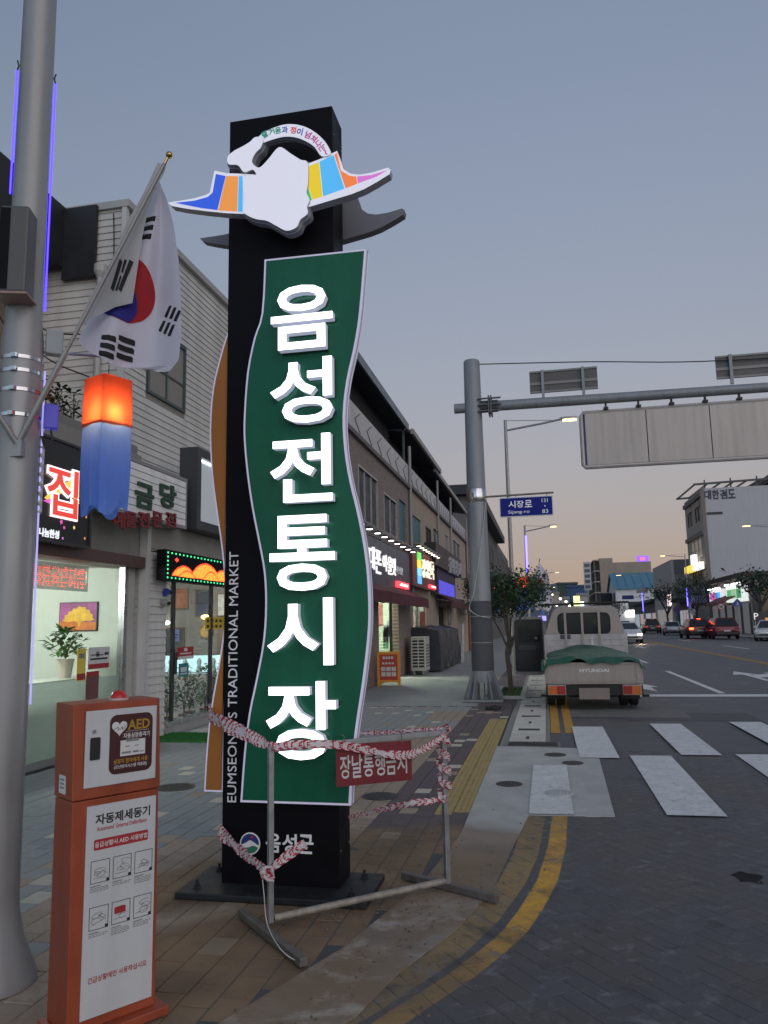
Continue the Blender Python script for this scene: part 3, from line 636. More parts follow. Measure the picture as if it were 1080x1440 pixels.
decal = MB().prism(rrect(.13, W - .05, SEAM + .085, HH - .055, .03), (0, F0, 0), X_, Z_, 0, .0012).build('door_label', mar, door)
gold = PM('gold_print', (.36, .2, .02), .5); wpnt = PM('white_print', (.6, .6, .6), .5); grayp = PM('grey_print', (.2, .2, .2), .5); red_p = PM('red_print', (.34, .02, .025), .45); blackp = PM('black_print', (.012, .012, .014), .5)
F1 = F0 - .0013
dx0, dx1 = .13, W - .05; dw = dx1 - dx0; dz0, dz1 = SEAM + .085, HH - .055; dh = dz1 - dz0
text('print', 'AED', (dx0 + dw * .67, F1, dz1 - dh * .19), X_, Z_, gold, decal, h=.042, w=.1, bold=.025, depth=.0006)
hp = [(16 * math.sin(t) ** 3 / 17, (13 * math.cos(t) - 5 * math.cos(2 * t) - 2 * math.cos(3 * t) - math.cos(4 * t)) / 17) for t in [k * math.pi / 16 for k in range(32)]]
MB().prism([(a * .036, b * .036) for a, b in hp], (dx0 + dw * .22, F1, dz1 - dh * .22), X_, Z_, 0, .0006).build('heart_symbol', wpnt, decal)
zz = [(-.03, -.005), (-.012, .006), (-.01, -.008), (.008, .006), (.008, -.012), (.03, .012), (.012, .0), (.012, -.001), (.003, -.001), (-.008, .0), (-.01, .012)]
zg = MB()
for a, b in zip([(-.028, -.008), (-.008, .004), (-.006, -.01), (.012, .004), (.012, -.01)], [(-.008, .004), (-.006, -.01), (.012, .004), (.012, -.01), (.032, .012)]):
    zg.bar((dx0 + dw * .22 + a[0], F1 - .0009, dz1 - dh * .22 + a[1]), (dx0 + dw * .22 + b[0], F1 - .0009, dz1 - dh * .22 + b[1]), .0006, .005, up=(0, 1, 0))
zg.build('heart_bolt', mar, decal)
MB().box(dx0 + dw * .37, dx1 - .018, F1 - .0006, F1, dz1 - dh * .30, dz1 - dh * .295).build('rule', wpnt, decal)
text('print', '자동심장충격기', (dx0 + dw * .62, F1, dz1 - dh * .37), X_, Z_, wpnt, decal, w=dw * .62, h=.021, bold=.02, depth=.0006)
MB().box(dx0 + dw * .25, dx1 - dw * .17, F1 - .0006, F1, dz0 + dh * .29, dz0 + dh * .555).build('paper_note', wpnt, decal)
nb = MB()
for (a, b, z, t) in ((.38, .68, .525, .012), (.36, .46, .44, .004), (.58, .68, .44, .004), (.28, .5, .33, .008), (.54, .68, .33, .008), (.7, .8, .33, .004)): nb.box(dx0 + dw * a, dx0 + dw * b, F1 - .0012, F1 - .0007, dz0 + dh * z, dz0 + dh * z + t)
nb.build('note_lines', grayp, decal)
text('print', '심정지 환자에게 사용', (dx0 + dw * .5, F1, dz0 + dh * .21), X_, Z_, gold, decal, w=dw * .8, h=.02, bold=.025, depth=.0006)
text('print', '(도난방지시스템 작동중)', (dx0 + dw * .5, F1, dz0 + dh * .115), X_, Z_, wpnt, decal, w=dw * .76, h=.017, bold=.012, depth=.0006)
MB().prism(rrect(.048, .09, SEAM + .155, SEAM + .245, .006), (0, -.0165, 0), X_, Z_, 0, .004).build('handle', blackp, door)
MB().tube([(.062, -.0165, SEAM + .27), (.062, -.024, SEAM + .27)], .008, 10).build('lock', chrome, door)
MB().sphere((W * .55, .07, HH), .038, 14, 8, sc=(1, 1, 1.1)).build('alarm_lamp', PM('red_lens', (.45, .02, .02), .2, 0, .1), ae, smooth=True)
MB().lathe([(.042, 0), (.042, .008)], (W * .55, .07, HH), 16).build('lamp_seat', PM('lamp_seat_pink', (.5, .4, .4), .5), ae)
MB().prism(rrect(.03, .1, SEAM + .02, SEAM + .11, .003), (-.0155, .16, 0), NY, Z_, 0, .0012).build('side_sticker', wpnt, ae)
sk = MB()
for k in range(3): sk.box(-.0178, -.0169, .075, .115, SEAM + .04 + k * .016, SEAM + .047 + k * .016)
sk.build('sticker_lines', grayp, ae)
MB().tube([(W, .09, 1.17), (W + .02, .09, 1.17), (W + .02, .09, 1.14)], .012, 8).build('side_knob', dark, ae)
# lower instruction panel
ip = MB().box(.05, W - .02, -.0055, -.0005, .075, SEAM - .03).build('instruction_panel', aw, ae)
F = -.0056; cxm = (.05 + W - .02) / 2
text('print', '자동제세동기', (cxm + .005, F, .828), X_, Z_, blackp, ip, w=.24, h=.042, bold=.028, depth=.0006)
text('print', 'Automated  External Defibrillator', (cxm + .002, F, .791), X_, Z_, red_p, ip, w=.22, h=.017, bold=.012, depth=.0006)
MB().prism(rrect(.083, W - .053, .708, .75, .007), (0, F, 0), X_, Z_, 0, .0008).build('title_bar', red_p, ip)
text('print', '응급상황시 AED 사용방법', (cxm, F - .0009, .729), X_, Z_, wpnt, ip, w=.228, h=.022, bold=.012, depth=.0006)
text('print', '긴급상황에만 사용하십시오', (cxm, F, .215), X_, Z_, red_p, ip, w=.25, h=.024, bold=.018, depth=.0006)
r4 = random.Random(11)
for row, z1 in ((0, .668), (1, .49)):
    for c3 in range(3):
        x0 = .073 + c3 * .094; x1 = x0 + .08; z0 = z1 - .088
        fr = MB()
        for q in ((x0, x1, z0, z0 + .0022), (x0, x1, z1 - .0022, z1), (x0, x0 + .0022, z0, z1), (x1 - .0022, x1, z0, z1)): fr.box(q[0], q[1], F - .0008, F, q[2], q[3])
        fr.box(x1 - .013, x1 - .001, F - .0009, F, z0 + .001, z0 + .013)
        cx2, cz2 = (x0 + x1) / 2, (z0 + z1) / 2
        if row == 1 and c3 == 1:
            MB().prism(rrect(x0 + .012, x1 - .02, cz2 - .004, cz2 + .022, .004), (0, F, 0), X_, Z_, 0, .0009).build('red_button', red_p, ip)
        # simple line sketch: reclining figure, pads and helper
        for k in range(3):
            cx3, cz3 = cx2 + r4.uniform(-.015, .018), cz2 + r4.uniform(-.018, .02); rr = r4.uniform(.008, .016); el = r4.uniform(.5, .9); ro = r4.uniform(-.6, .6)
            pts = [(cx3 + rr * 1.5 * math.cos(t) * math.cos(ro) - rr * el * math.sin(t) * math.sin(ro), F - .0007, cz3 + rr * math.cos(t) * math.sin(ro) + rr * el * math.sin(t) * math.cos(ro)) for t in [i * math.pi / 7 for i in range(14)]]
            for i in range(14 if k else 10): fr.bar(pts[i], pts[(i + 1) % 14], .0006, .0018, up=(0, 1, 0))
        fr.bar((x0 + .01, F - .0007, z0 + .02), (x1 - .016, F - .0007, z0 + .016 + .02 * r4.random()), .0006, .002, up=(0, 1, 0))
        fr.bar((cx2, F - .0007, cz2 + .01), (x1 - .008, F - .0007, cz2 - .012), .0006, .0018, up=(0, 1, 0))
        fr.build('pictogram', blackp, ip)
        tl = MB()
        tl.box(x0, x0 + .042, F - .0007, F, z0 - .0125, z0 - .0085)
        for k in range(r4.randint(2, 4)):
            x = x0
            while x < x1 - .01:
                l = r4.uniform(.006, .014); tl.box(x, min(x + l, x1), F - .0006, F, z0 - .0195 - k * .0065, z0 - .0165 - k * .0065); x += l + .003
        tl.build('caption_lines', grayp, ip)
# ================================================================== BARRICADE
PL, PR = Vector((-1.51, 4.14, 0)), Vector((-.66, 4.9, 0))
zL, zR = atY(388, 1050, 4.14).z, atY(618, 1027, 4.9).z
BD = (PR - PL).normalized(); BN = Vector((BD.y, -BD.x, 0))      # BN faces the camera
def onbar(x, y, off=0):
    d = ray(x, y); o = Vector((0, 0, CAMH)); p0 = PL + BN * off; t = (p0 - o).dot(BN) / d.dot(BN); return o + d * t
bc = wthing('barricade', 'bare steel tube barricade frame standing before the black tower', 'barricade', (-1.08, 4.5, .008))
rust = PM('weathered_tube', (.3, .27, .23), .65, .4, .45, 22, .15, 120)
worn_m = PM('dark_weathered_steel', (.16, .145, .135), .6, .5, .35, 18, .12, 120)
MB().bar(PL + Z_ * .05, PL + Z_ * zL, .03, .03, up=BD).build('post', steel, bc, bevel=.003)
MB().bar(PR + Z_ * .05, PR + Z_ * (zR + .004), .034, .034, up=BD).build('post', steel, bc, bevel=.003)
MB().bar(PL + Z_ * (zL - .015) + BD * .017, PR + Z_ * (zR - .016) - BD * .019, .028, .03).build('top_rail', steel, bc, bevel=.003)
MB().bar((-1.75, 4.32, .03), (-1.2, 3.75, .03), .042, .04).build('foot', worn_m, bc, bevel=.004)
MB().bar((-.97, 5.09, .03), (-.35, 4.74, .03), .042, .04).build('foot', worn_m, bc, bevel=.004)
MB().tube([PL + BD * .02 + Z_ * .07, PR - BD * .02 + Z_ * .068], .019, 12).build('bottom_rail', rust, bc, smooth=True)
# red notice plate hung on the rail
c = [onbar(*p, .022) for p in ((472, 1048), (578, 1041), (579, 1098), (473, 1107))]
npl = wthing('notice_plate', 'dark red notice plate with white Korean lettering hung on barricade rail', 'sign', c[3])
u = (c[1] - c[0]).normalized(); wv = (c[1] - c[0]).length; hv = (c[0] - c[3]).length
MB().prism([(0, 0), (wv, 0), (wv, hv), (0, hv)], c[3], u, Z_, -.003, 0).build('plate', PM('dark_red_plate', (.155, .012, .02), .5, 0, .12, 8, .03, 80), npl)
for k, ch in enumerate('장날통행금지'): text('letter', ch, c[3] + u * wv * (.04 + .9 * (k + .5) / 6) + Z_ * hv * .46, u, Z_, PM('plate_lettering', (.5, .5, .5), .6, 0, .1), npl, w=wv * .9 / 6 * .9, h=hv * .56, bold=.012, depth=.001)
for f in (.12, .88): MB().tube([c[0] + u * wv * f - Z_ * .012, c[0] + u * wv * f + Z_ * .045 - BN * .012, c[0] + u * wv * f + Z_ * .05 - BN * .04], .003, 6).build('wire_tie', worn_m, npl)
# ---- caution tape
tw_w = CLOTH('tape_white', (.72, .66, .67), .3); tw_r = CLOTH('tape_red', (.45, .03, .06), .25)
def spline3(P, n):
    out = []; P = [Vector(p) for p in P]; Q = [P[0]] + P + [P[-1]]
    for i in range(1, len(Q) - 2):
        for k in range(n):
            t = k / n; a, b, c_, d = Q[i - 1:i + 3]; out.append(.5 * (2 * b + (c_ - a) * t + (2 * a - 5 * b + 4 * c_ - d) * t * t + (3 * b - a - 3 * c_ + d) * t ** 3))
    return out + [P[-1]]
def tape(label, pts, widths, tilt=0, n=26, crumple=.0022, words=True):
    n = max(n * 2, 8); C = spline3(pts, n); m = len(C); mb = MB(); rows = 8; R = random.Random(len(label)); ln = 0
    G = []
    for i, p in enumerate(C):
        f = i / (m - 1) * (len(widths) - 1); a = int(min(f, len(widths) - 2)); wd = widths[a] + (widths[a + 1] - widths[a]) * (f - a)
        d = (C[min(i + 1, m - 1)] - C[max(i - 1, 0)]).normalized(); up = (Z_ - d * d.z)
        up = up.normalized() if up.length > .2 else BD
        nn = up.cross(d).normalized(); an = tilt + .3 * math.sin(i * .14) + .25 * math.sin(i * .065 + 1); up = up * math.cos(an) + nn * math.sin(an); nn = up.cross(d)
        G.append([p + up * wd * (k / rows - .5) + nn * (crumple * math.sin(i * .8 + k * 1.3) + crumple * 2 * math.sin(i * .25 + k * .8)) for k in range(rows + 1)])
        if i: ln += (C[i] - C[i - 1]).length
    step = ln / (m - 1)
    vs = [q for r in G for q in r]; W1 = rows + 1
    for i in range(m - 1):
        for k in range(rows):
            s = i * step
            edge = k in (0, rows - 1) or k in (1, rows - 2)
            if edge: red = int((s + (.01 if k in (1, rows - 2) else 0)) / .02) % 2 == 0
            else:
                cell = int(s / .07) % 4; red = cell != 3 and (s % .07) < .052 and ((s % .0175) < .004 or k in (3, 5) and (s % .035) < .012)
            mb.m.append(1 if red else 0); mb.f.append((i * W1 + k, i * W1 + k + 1, (i + 1) * W1 + k + 1, (i + 1) * W1 + k))
    mb.v = [tuple(v) for v in vs]
    o = mb.build('caution_tape', [tw_w, tw_r], None, True); tag(o, label, 'caution tape', 'caution tapes round the barricade'); return o
p0 = atY(296, 1006, 4.68); p1 = atY(345, 1032, 4.4)
tape('broad red and white tape from tower edge to barricade post top', [atY(330, 996, 5.1) + Vector((-.15, 0, .02)), p0, p1, PL + Z_ * (zL - .0) - BN * -.02], [.075, .085, .08, .05], .15, 30)
tape('red and white tape sagging along the rail across the notice plate', [PL + Z_ * (zL + .005) + BN * .03, onbar(470, 1047, .05), onbar(560, 1062, .06), onbar(598, 1052, .05), PR + Z_ * (zR - .02) + BN * .03], [.055, .045, .05, .04, .03], .3, 30)
tape('thin twisted tape behind the rail running to barricade corner', [atY(478, 1032, 5.02), atY(540, 1030, 5.0), PR + Z_ * (zR + .012) - BN * .01], [.028, .024, .024], .5, 30, .002)
wr = [PR + Z_ * (zR + .02 - .42 * t / 40) + Vector((math.cos(t * .75), math.sin(t * .75), 0)) * (.034 + .004 * math.sin(t)) for t in range(41)]
tape('red and white tape wound down the barricade end post', wr, [.05, .045, .055, .04, .05], .2, 6, .004)
tape('slack tape from end post low to the tower side', [PR + Z_ * (zR - .41) + BN * .02, onbar(575, 1130, -.05), atY(520, 1143, 4.95), atY(489, 1149, 4.97)], [.04, .038, .03, .022], .25, 26, .003)
kn = onbar(377, 1226, .02)
tape('lower tape slanting from tower edge to a knot on the post', [atY(307, 1168, 4.7), atY(345, 1202, 4.45), kn], [.07, .06, .03], .2, 30)
tape('loose tape end sticking up right of the post knot', [kn, onbar(402, 1205, .06), onbar(430, 1186, .09)], [.03, .05, .055], .3, 26)
k_ = MB()
for i in range(5): k_.tube([kn + Vector((.03 * math.cos(t + i), -.012 + .02 * math.sin(t * 1.3 + i), .025 * math.sin(t + i * .7) - .02 * i / 5)) for t in (0, 1, 2, 3, 4, 5)], .009, 6, i % 2)
k_.build('tape_knot', [tw_w, tw_r], None, True); tag(bpy.data.objects['tape_knot'], 'crumpled red and white tape knot on the barricade post', 'tape knot')
st = [kn + Vector((-.02, -.03, -.03)), onbar(371, 1255, .04), onbar(376, 1300, .05), gnd(395, 1335, .06), gnd(418, 1352, .02), gnd(428, 1353, .012)]
tag(MB().tube(spline3(st, 6), .0025, 6).build('string', PM('white_string', (.55, .53, .5), .8), None, True), 'white string dangling from the tape knot to the paving', 'string')

# ================================================================== NEAR LAMP POLE
LX, LY = -2.585, 3.36
lp = wthing('street_pole', 'thick pale street pole with bands and blue light strips by the cabinet', 'street pole', (LX, LY, .004))
pl = [(.2, .004), (.2, .03), (.135, .2), (.112, .32), (.109, .4), (.1045, 2.0), (.102, 3.0)]
MB().lathe(pl, (LX, LY, 0), 36).build('lower_column', pole_white, lp, smooth=True)
MB().lathe([(.102, 3.0), (.1, 3.1), (.09, 3.2), (.0885, 3.25), (.078, 7.5)], (LX, LY, 0), 36).build('upper_column', pole_white, lp, smooth=True)
for z, r in ((2.97, .1035), (2.90, .1035), (2.80, .104), (2.67, .1045)):
    MB().lathe([(r, z), (r + .0025, z + .002), (r + .0025, z + .02), (r, z + .022)], (LX, LY, 0), 36).build('clamp_band', chrome, lp, smooth=True)
    MB().box(LX + .02, LX + .05, LY - r - .012, LY - r + .01, z + .001, z + .021).build('clamp_buckle', chrome, lp)
blue = EM('blue_light_strip', (.03, .014, 1), 8); lav = EM('lavender_light_strip', (.5, .47, 1), .7)
fv = Vector((LX, LY, 0)).normalized(); sv = Vector((fv.y, -fv.x, 0))   # sideways as seen from the camera
for sgn, z0, z1 in ((-1, 3.9, 4.62), (1, 3.28, 4.6)):
    p = Vector((LX, LY, 0)) + sv * sgn * .097 + fv * .01
    MB().tube([p + Z_ * z0, p + Z_ * z1], .0045, 8).build('light_strip', blue, lp)
    MB().tube([p + Z_ * z1, p + Z_ * (z1 + .03) - sv * sgn * .008, p + Z_ * (z1 + .06)], .004, 6).build('strip_hook', dark, lp)
p = Vector((LX, LY, 0)) + sv * .112 + fv * .01
MB().tube([p + Z_ * 1.25 + sv * .004, p + Z_ * 2.3, p + Z_ * 2.95], .005, 8).build('light_strip', lav, lp)
MB().tube([p + sv * .005 + Z_ * (2.55 - .35 * i / 14) + fv * (.012 * (i % 2)) for i in range(15)], .012, 8).build('plastic_wrap', PM('clear_wrap', (.5, .5, .55), .15, 0, .3, 30), lp, smooth=True)
# speaker box on the near side
sb = Vector((LX, LY, 3.52)) - fv * .14 - sv * .045
q = MB(Matrix.Translation(sb) @ Matrix.Rotation(math.atan2(sv.y, sv.x) - .35, 4, 'Z'))
q.box(-.07, .07, -.065, .065, -.25, .21)
spk = q.build('loudspeaker_box', PM('speaker_grey', (.09, .085, .085), .5, .1, .1), lp, bevel=.012)
q = MB(q.M); q.box(-.066, -.018, -.068, -.0655, -.235, .195); q.build('speaker_grille', black_metal, spk)
q = MB(q.M); q.box(-.08, .08, -.075, .075, -.262, -.2505); q.build('speaker_base', PM('speaker_base', (.3, .2, .17), .6), spk)
for dz, s_, m in ((3.1, .042, PM('switch_box_grey', (.3, .33, .36), .5)), (2.7, .035, PM('blue_junction_box', (.03, .03, .22), .4, 0, .1, emit=(.1, .08, .8), es=.25))):
    o_ = Vector((LX, LY, dz)) + sv * .15 - fv * .01
    MB(Matrix.Translation(o_) @ Matrix.Rotation(math.atan2(sv.y, sv.x), 4, 'Z')).box(-s_, s_, -.03, .03, -.065, .065).build('junction_box', m, lp, bevel=.006)
MB().tube(spline3([Vector((LX, LY, 2.64)) + sv * .15, Vector((LX, LY, 2.58)) + sv * .16, Vector((LX, LY, 2.54)) + sv * .13, Vector((LX, LY, 2.6)) + sv * .11], 6), .005, 6).build('cable', dark, lp)
br0 = Vector((LX, LY, 2.49)) - fv * .112
arm_m = PM('bracket_tube', (.36, .35, .35), .45, .5, .1)
fp0, fp1 = br0 + Z_ * .03, atY(238, 218, 3.25)
arm0 = Vector((LX, LY, 3.05)) + sv * .1; arm1 = Vector((-2.24, 3.6, 3.06))
MB().tube([arm0, (-2.3, 3.56, 3.06), arm1, arm1 - Z_ * .03], .008, 8).build('lantern_arm', PM('arm_steel_bluelit', (.3, .3, .42), .4, .5), lp, smooth=True)  # reflected blue of the light strips is mixed into the steel colour
MB().box(br0.x - .03, br0.x + .03, br0.y - .012, br0.y + .02, 2.46, 2.54).build('flag_bracket', arm_m, lp)
MB().tube([br0 + Z_ * .03, br0 + Z_ * .35 - sv * .22 - fv * .1], .014, 10).build('flag_socket', arm_m, lp, smooth=True)
MB().tube([br0 + Z_ * .03 - (fp1 - fp0).normalized() * .02, br0 + Z_ * .03 + (fp1 - fp0).normalized() * .52], .015, 10).build('flag_socket', arm_m, lp, smooth=True)
# ---- flags
def rowfill(poly, fn, rows, cols):
    """fill a 2-D polygon row by row; fn(x,z) -> 3-D"""
    zs = [p[1] for p in poly]; z0, z1 = min(zs), max(zs); mb = MB(); vs = []
    for i in range(rows + 1):
        z = z0 + (z1 - z0) * (.002 + .996 * i / rows); xs = []
        for (a, b), (c_, d) in zip(poly, poly[1:] + poly[:1]):
            if (b - z) * (d - z) <= 0 and b != d: xs.append(a + (c_ - a) * (z - b) / (d - b))
        if not xs: xs = [poly[0][0]]
        for k in range(cols + 1): vs.append(fn(min(xs) + (max(xs) - min(xs)) * k / cols, z))
    W1 = cols + 1
    return mb.add(vs, [(i * W1 + k, i * W1 + k + 1, (i + 1) * W1 + k + 1, (i + 1) * W1 + k) for i in range(rows) for k in range(cols)])
def z1p(x, y): return (x / 3.6, 140 + y / 3.6)
FY = 3.3
fl = wthing('national_flag', 'limp South Korean national flag on slanted pole fixed to pale street pole', 'flag', fp0, 'flags hung from street poles')
MB().tube([fp0, fp0 + (fp1 - fp0) * .97], .0095, 10).build('flag_pole', PM('flag_pole_grey', (.33, .31, .3), .4, .4), fl, smooth=True)
fin = MB(); d_ = (fp1 - fp0).normalized()
fin.sphere(fp1, .017, 14, 10); fin.tube([fp1 - d_ * .05, fp1 - d_ * .012], .007, 8); fin.build('finial', PM('brass', (.5, .33, .1), .25, 1, .1), fl, smooth=True)
top = atY(*z1p(815, 360), FY)
def fold(x, z, a=1.0):
    dx, dz = x - top.x, top.z - z; r = math.hypot(dx, dz); t = math.atan2(dx, max(dz, 1e-3))
    return a * (.055 * math.sin(t * 13 + r * 2.5) * min(1, r * 1.6) + .012 * math.sin(t * 29 + 1) * min(1, r))
def fpoly(pts): return pxpoly([z1p(*p) for p in pts], FY)
fdir = Vector((top.x, FY, 0)).normalized()     # folds billow square to the cloth
def fpt(x, z, d): return (x + fdir.x * d, FY + fdir.y * d, z)
fmain = lambda x, z: fpt(x, z, .05 + fold(x, z))
fmark = lambda x, z: fpt(x, z, .0465 + fold(x, z))
fwhite_led = CLOTH('flag_white_ledtint', (.64, .62, .72), .35, .05); fred = CLOTH('flag_red', (.42, .02, .03), .3, .05); fblue = CLOTH('flag_blue', (.03, .03, .28), .3, .05); fblk = CLOTH('flag_black', (.012, .012, .015), .1, .05)  # white cloth carries a lavender tint for the blue strips' light
fback = CLOTH('flag_reverse', (.55, .53, .52), .35, .06)
mainp = [(800, 372), (815, 405), (845, 480), (880, 620), (905, 800), (915, 1000), (918, 1180), (905, 1320), (860, 1365), (800, 1352), (745, 1325), (680, 1340), (610, 1350), (540, 1325), (470, 1290), (415, 1230), (390, 1195), (400, 1150), (520, 950), (640, 720), (740, 500)]
cl_o = rowfill(fpoly(mainp), fmain, 60, 44).build('cloth', fwhite_led, fl, True)
def mark(nm, pts, m, fn=fmark, rows=6, cols=8): rowfill(fpoly(pts), fn, rows, cols).build(nm, m, cl_o, True)
ell = [(640 + 147 * math.cos(t * math.pi / 24), 955 - 167 * math.sin(t * math.pi / 24)) for t in range(48)]
mark('red_half', ell, fred, rows=24, cols=20)
mark('blue_half', [(470, 960), (560, 960), (620, 1030), (655, 1050), (680, 1010), (684, 975), (694, 1010), (694, 1060), (676, 1095), (652, 1119), (600, 1113), (550, 1090), (505, 1040), (490, 1000)], fblue, lambda x, z: fpt(x, z, .0435 + fold(x, z)), 18, 14)
for b in ([(700, 572), (790, 573), (784, 602), (700, 600)], [(690, 618), (779, 620), (773, 648), (690, 646)], [(680, 664), (769, 666), (763, 696), (680, 694)]): mark('trigram_bar', b, fblk)
for r_ in range(3):
    for x0, x1 in ((515, 589), (603, 684)):
        y = 1185 + r_ * 41 - (6 if x0 > 600 else 0) + 8; o2 = -r_ * 6
        mark('trigram_bar', [(x0 + o2, y), (x1 + o2, y + 8), (x1 + o2 - 2, y + 36), (x0 + o2 - 4, y + 27)], fblk)
for (ax, ay) in ((838, 1082), (862, 1103), (884, 1125)):
    for s_ in (-1, 1):
        cx2, cy2 = ax + s_ * 15, ay - s_ * 32
        mark('trigram_bar', [(cx2 - 22, cy2 + 18), (cx2 + 4, cy2 - 30), (cx2 + 18, cy2 - 22), (cx2 - 6, cy2 + 28)], fblk)
flapp = [(798, 330), (842, 345), (830, 385), (790, 450), (752, 560), (722, 700), (700, 850), (670, 1050), (600, 1062), (540, 1085), (460, 1110), (382, 1172), (385, 1150), (450, 1010), (560, 830), (640, 640), (720, 500), (780, 370)]
ff = lambda x, z: fpt(x, z, fold(x, z, .4) - .02); ffm = lambda x, z: fpt(x, z, fold(x, z, .4) - .0235)
fo = rowfill(fpoly(flapp), ff, 50, 20).build('folded_cloth', fback, fl, True)
def mark2(pts): rowfill(fpoly(pts), ffm, 8, 4).build('trigram_bar', fblk, fo, True)
mark2([(606, 806), (624, 812), (576, 980), (556, 972)]); mark2([(630, 814), (644, 819), (622, 890), (612, 886)]); mark2([(609, 898), (618, 902), (594, 985), (582, 980)]); mark2([(656, 822), (680, 832), (614, 994), (596, 986)])
# ---- lantern
red_c = CLOTH('lantern_red', (.72, .12, .06), .6, .3); blue_c = CLOTH('lantern_blue', (.16, .32, .85), .5)
def make_lantern(base, label):
    t = thing('silk_lantern', label, 'lantern', base, 0, 'red and blue lanterns on street poles')
    def ring(r, z, ph=.35, wob=0):
        n = 24; out = []
        for k in range(n):
            a = 2 * math.pi * k / n; s = r / max(abs(math.cos((a % (math.pi / 2)) - math.pi / 4)), .72) * .85
            out.append((s * math.cos(a + ph) * (1 + wob * math.sin(k * 2.1)), s * math.sin(a + ph) * (1 + wob * math.cos(k * 1.7)), z + wob * .25 * math.sin(k * .9)))
        return out
    MB().loft([ring(.035, .742), ring(.125, .715), ring(.13, .60), ring(.133, .452, wob=.015)], caps=False).build('red_sleeve', red_c, t)
    MB().loft([ring(.128, .47), ring(.13, .40), ring(.132, .25, wob=.02), ring(.126, .1, wob=.05), ring(.118, .0, wob=.12)], caps=False).build('blue_skirt', blue_c, t)
    fr = MB()
    for k in range(4):
        a = .35 + k * math.pi / 2; c2, s2 = .128 * math.cos(a), .128 * math.sin(a)
        fr.tube([(0, 0, .75), (c2, s2, .715), (c2 * 1.02, s2 * 1.02, .40)], .0022, 5)
    fr.tube([(0, 0, .742), (0, 0, .80)], .003, 6); fr.build('wire_frame', dark, t)
    bs_ = MB().sphere((0, .03, .56), .024, 12, 8).build('bulb', EM('lantern_bulb', (1, .62, .2), 14), t, smooth=True)
    light('lantern_light', (.03, -.035, .52), 2.6, (1, .58, .2), .02, t)
    return t
make_lantern((-2.235, 3.6, 2.215), 'lit red over blue silk lantern hanging from the near pole arm').scale = (.82, .82, 1)
# ================================================================== BUILDINGS, near side
def wall_cells(mb, X0, X1, Y0, Y1, z0, z1, holes):
    """wall slab between X0..X1 along Y with rectangular openings (y0,y1,za,zb)"""
    ys = sorted({Y0, Y1, *[min(max(v, Y0), Y1) for h in holes for v in h[:2]]}); zs = sorted({z0, z1, *[min(max(v, z0), z1) for h in holes for v in h[2:]]})
    for a, b in zip(ys, ys[1:]):
        for c_, d in zip(zs, zs[1:]):
            m = ((a + b) / 2, (c_ + d) / 2)
            if any(h[0] < m[0] < h[1] and h[2] < m[1] < h[3] for h in holes): continue
            mb.box(X0, X1, a, b, c_, d)
    return mb
def win(par, X, y0, y1, z0, z1, fm, gm, divs=2, dep=.08, name='window', rail=False, back=None):
    """framed window set in the plane X (street side is +X)"""
    f = MB(); t = .05
    for q in ((y0, y0 + t, z0, z1), (y1 - t, y1, z0, z1), (y0 + t, y1 - t, z0, z0 + t), (y0 + t, y1 - t, z1 - t, z1)): f.box(X - dep, X + .02, *q)
    for k in range(1, divs): yy_ = y0 + (y1 - y0) * k / divs; f.box(X - dep + .01, X + .005, yy_ - t * .4, yy_ + t * .4, z0 + t, z1 - t)
    if rail: f.box(X - dep + .015, X, y0 + t, y1 - t, z0 + (z1 - z0) * .4, z0 + (z1 - z0) * .4 + .03)
    w_ = f.build(name, fm, par)
    for k in range(divs):
        a, b = y0 + t + (y1 - y0 - 2 * t) * k / divs, y0 + t + (y1 - y0 - 2 * t) * (k + 1) / divs
        o = MB().box(X - dep * .6, X - dep * .6 + .008, a + .002, b - .002, z0 + t, z1 - t).build('pane', gm, w_)
    if back: MB().box(X - dep - .35, X - dep - .3, y0, y1, z0, z1).build('curtain', back, w_)
    return w_
dglass = PM('dark_window_glass', (.018, .022, .03), .35, 0, .3, 2, spec=.12)
alum = PM('aluminium_frame', (.36, .36, .37), .35, .6, .08)
dframe = PM('dark_frame', (.05, .05, .055), .45, .3)
# ---------------------------------------------------------------- siding house (jewellery shop below)
sid = PM('white_siding', (.58, .57, .55), .6, 0, .08, 2.5, .05, 60, streak=.22, rnd_obj=.15)
XB, XS, YC = -5.72, -6.25, 10.4
hb = wthing('siding_house', 'two storey house clad in white clapboard with a jewellery shop below', 'building', (-6.2, 13, 0))
MB().box(-12, XS - .04, YC + .04, 15.6, 3.2, 8.3).build('upper_wall', PM('house_core', (.25, .24, .22), .8), hb)
MB().box(-12, -6.6, YC + .03, YC + .2, 0, 3.2).build('party_wall', PM('house_core2', (.4, .4, .38), .8), hb)
MB().box(XS - .35, XB - .03, YC + .03, 15.6, 2.82, 3.25).build('fascia_beam', PM('fascia_core', (.3, .29, .27), .8), hb)
w0y, w0z = atX(208, 500, XS).y, 0
wy0, wy1, wz0, wz1 = atX(209, 520, XS).y, atX(262, 520, XS).y, atX(262, 582, XS).z, atX(262, 490, XS).z
pk = .115
me1 = MB(); me1.add([(0, 0, 0), (.022, 0, 0), (.004, 0, pk), (0, 0, pk), (0, 1, 0), (.022, 1, 0), (.004, 1, pk), (0, 1, pk)], [(0, 1, 2, 3), (7, 6, 5, 4), (1, 5, 6, 2), (0, 4, 5, 1), (2, 6, 7, 3)])
plank_s = me1.mesh('plank', sid)
me2 = MB(); me2.add([(0, 0, 0), (0, -.022, 0), (0, -.004, pk), (0, 0, pk), (1, 0, 0), (1, -.022, 0), (1, -.004, pk), (1, 0, pk)], [(0, 3, 2, 1), (4, 5, 6, 7), (1, 2, 6, 5), (0, 1, 5, 4), (2, 3, 7, 6)])
plank_c = me2.mesh('plank', sid)
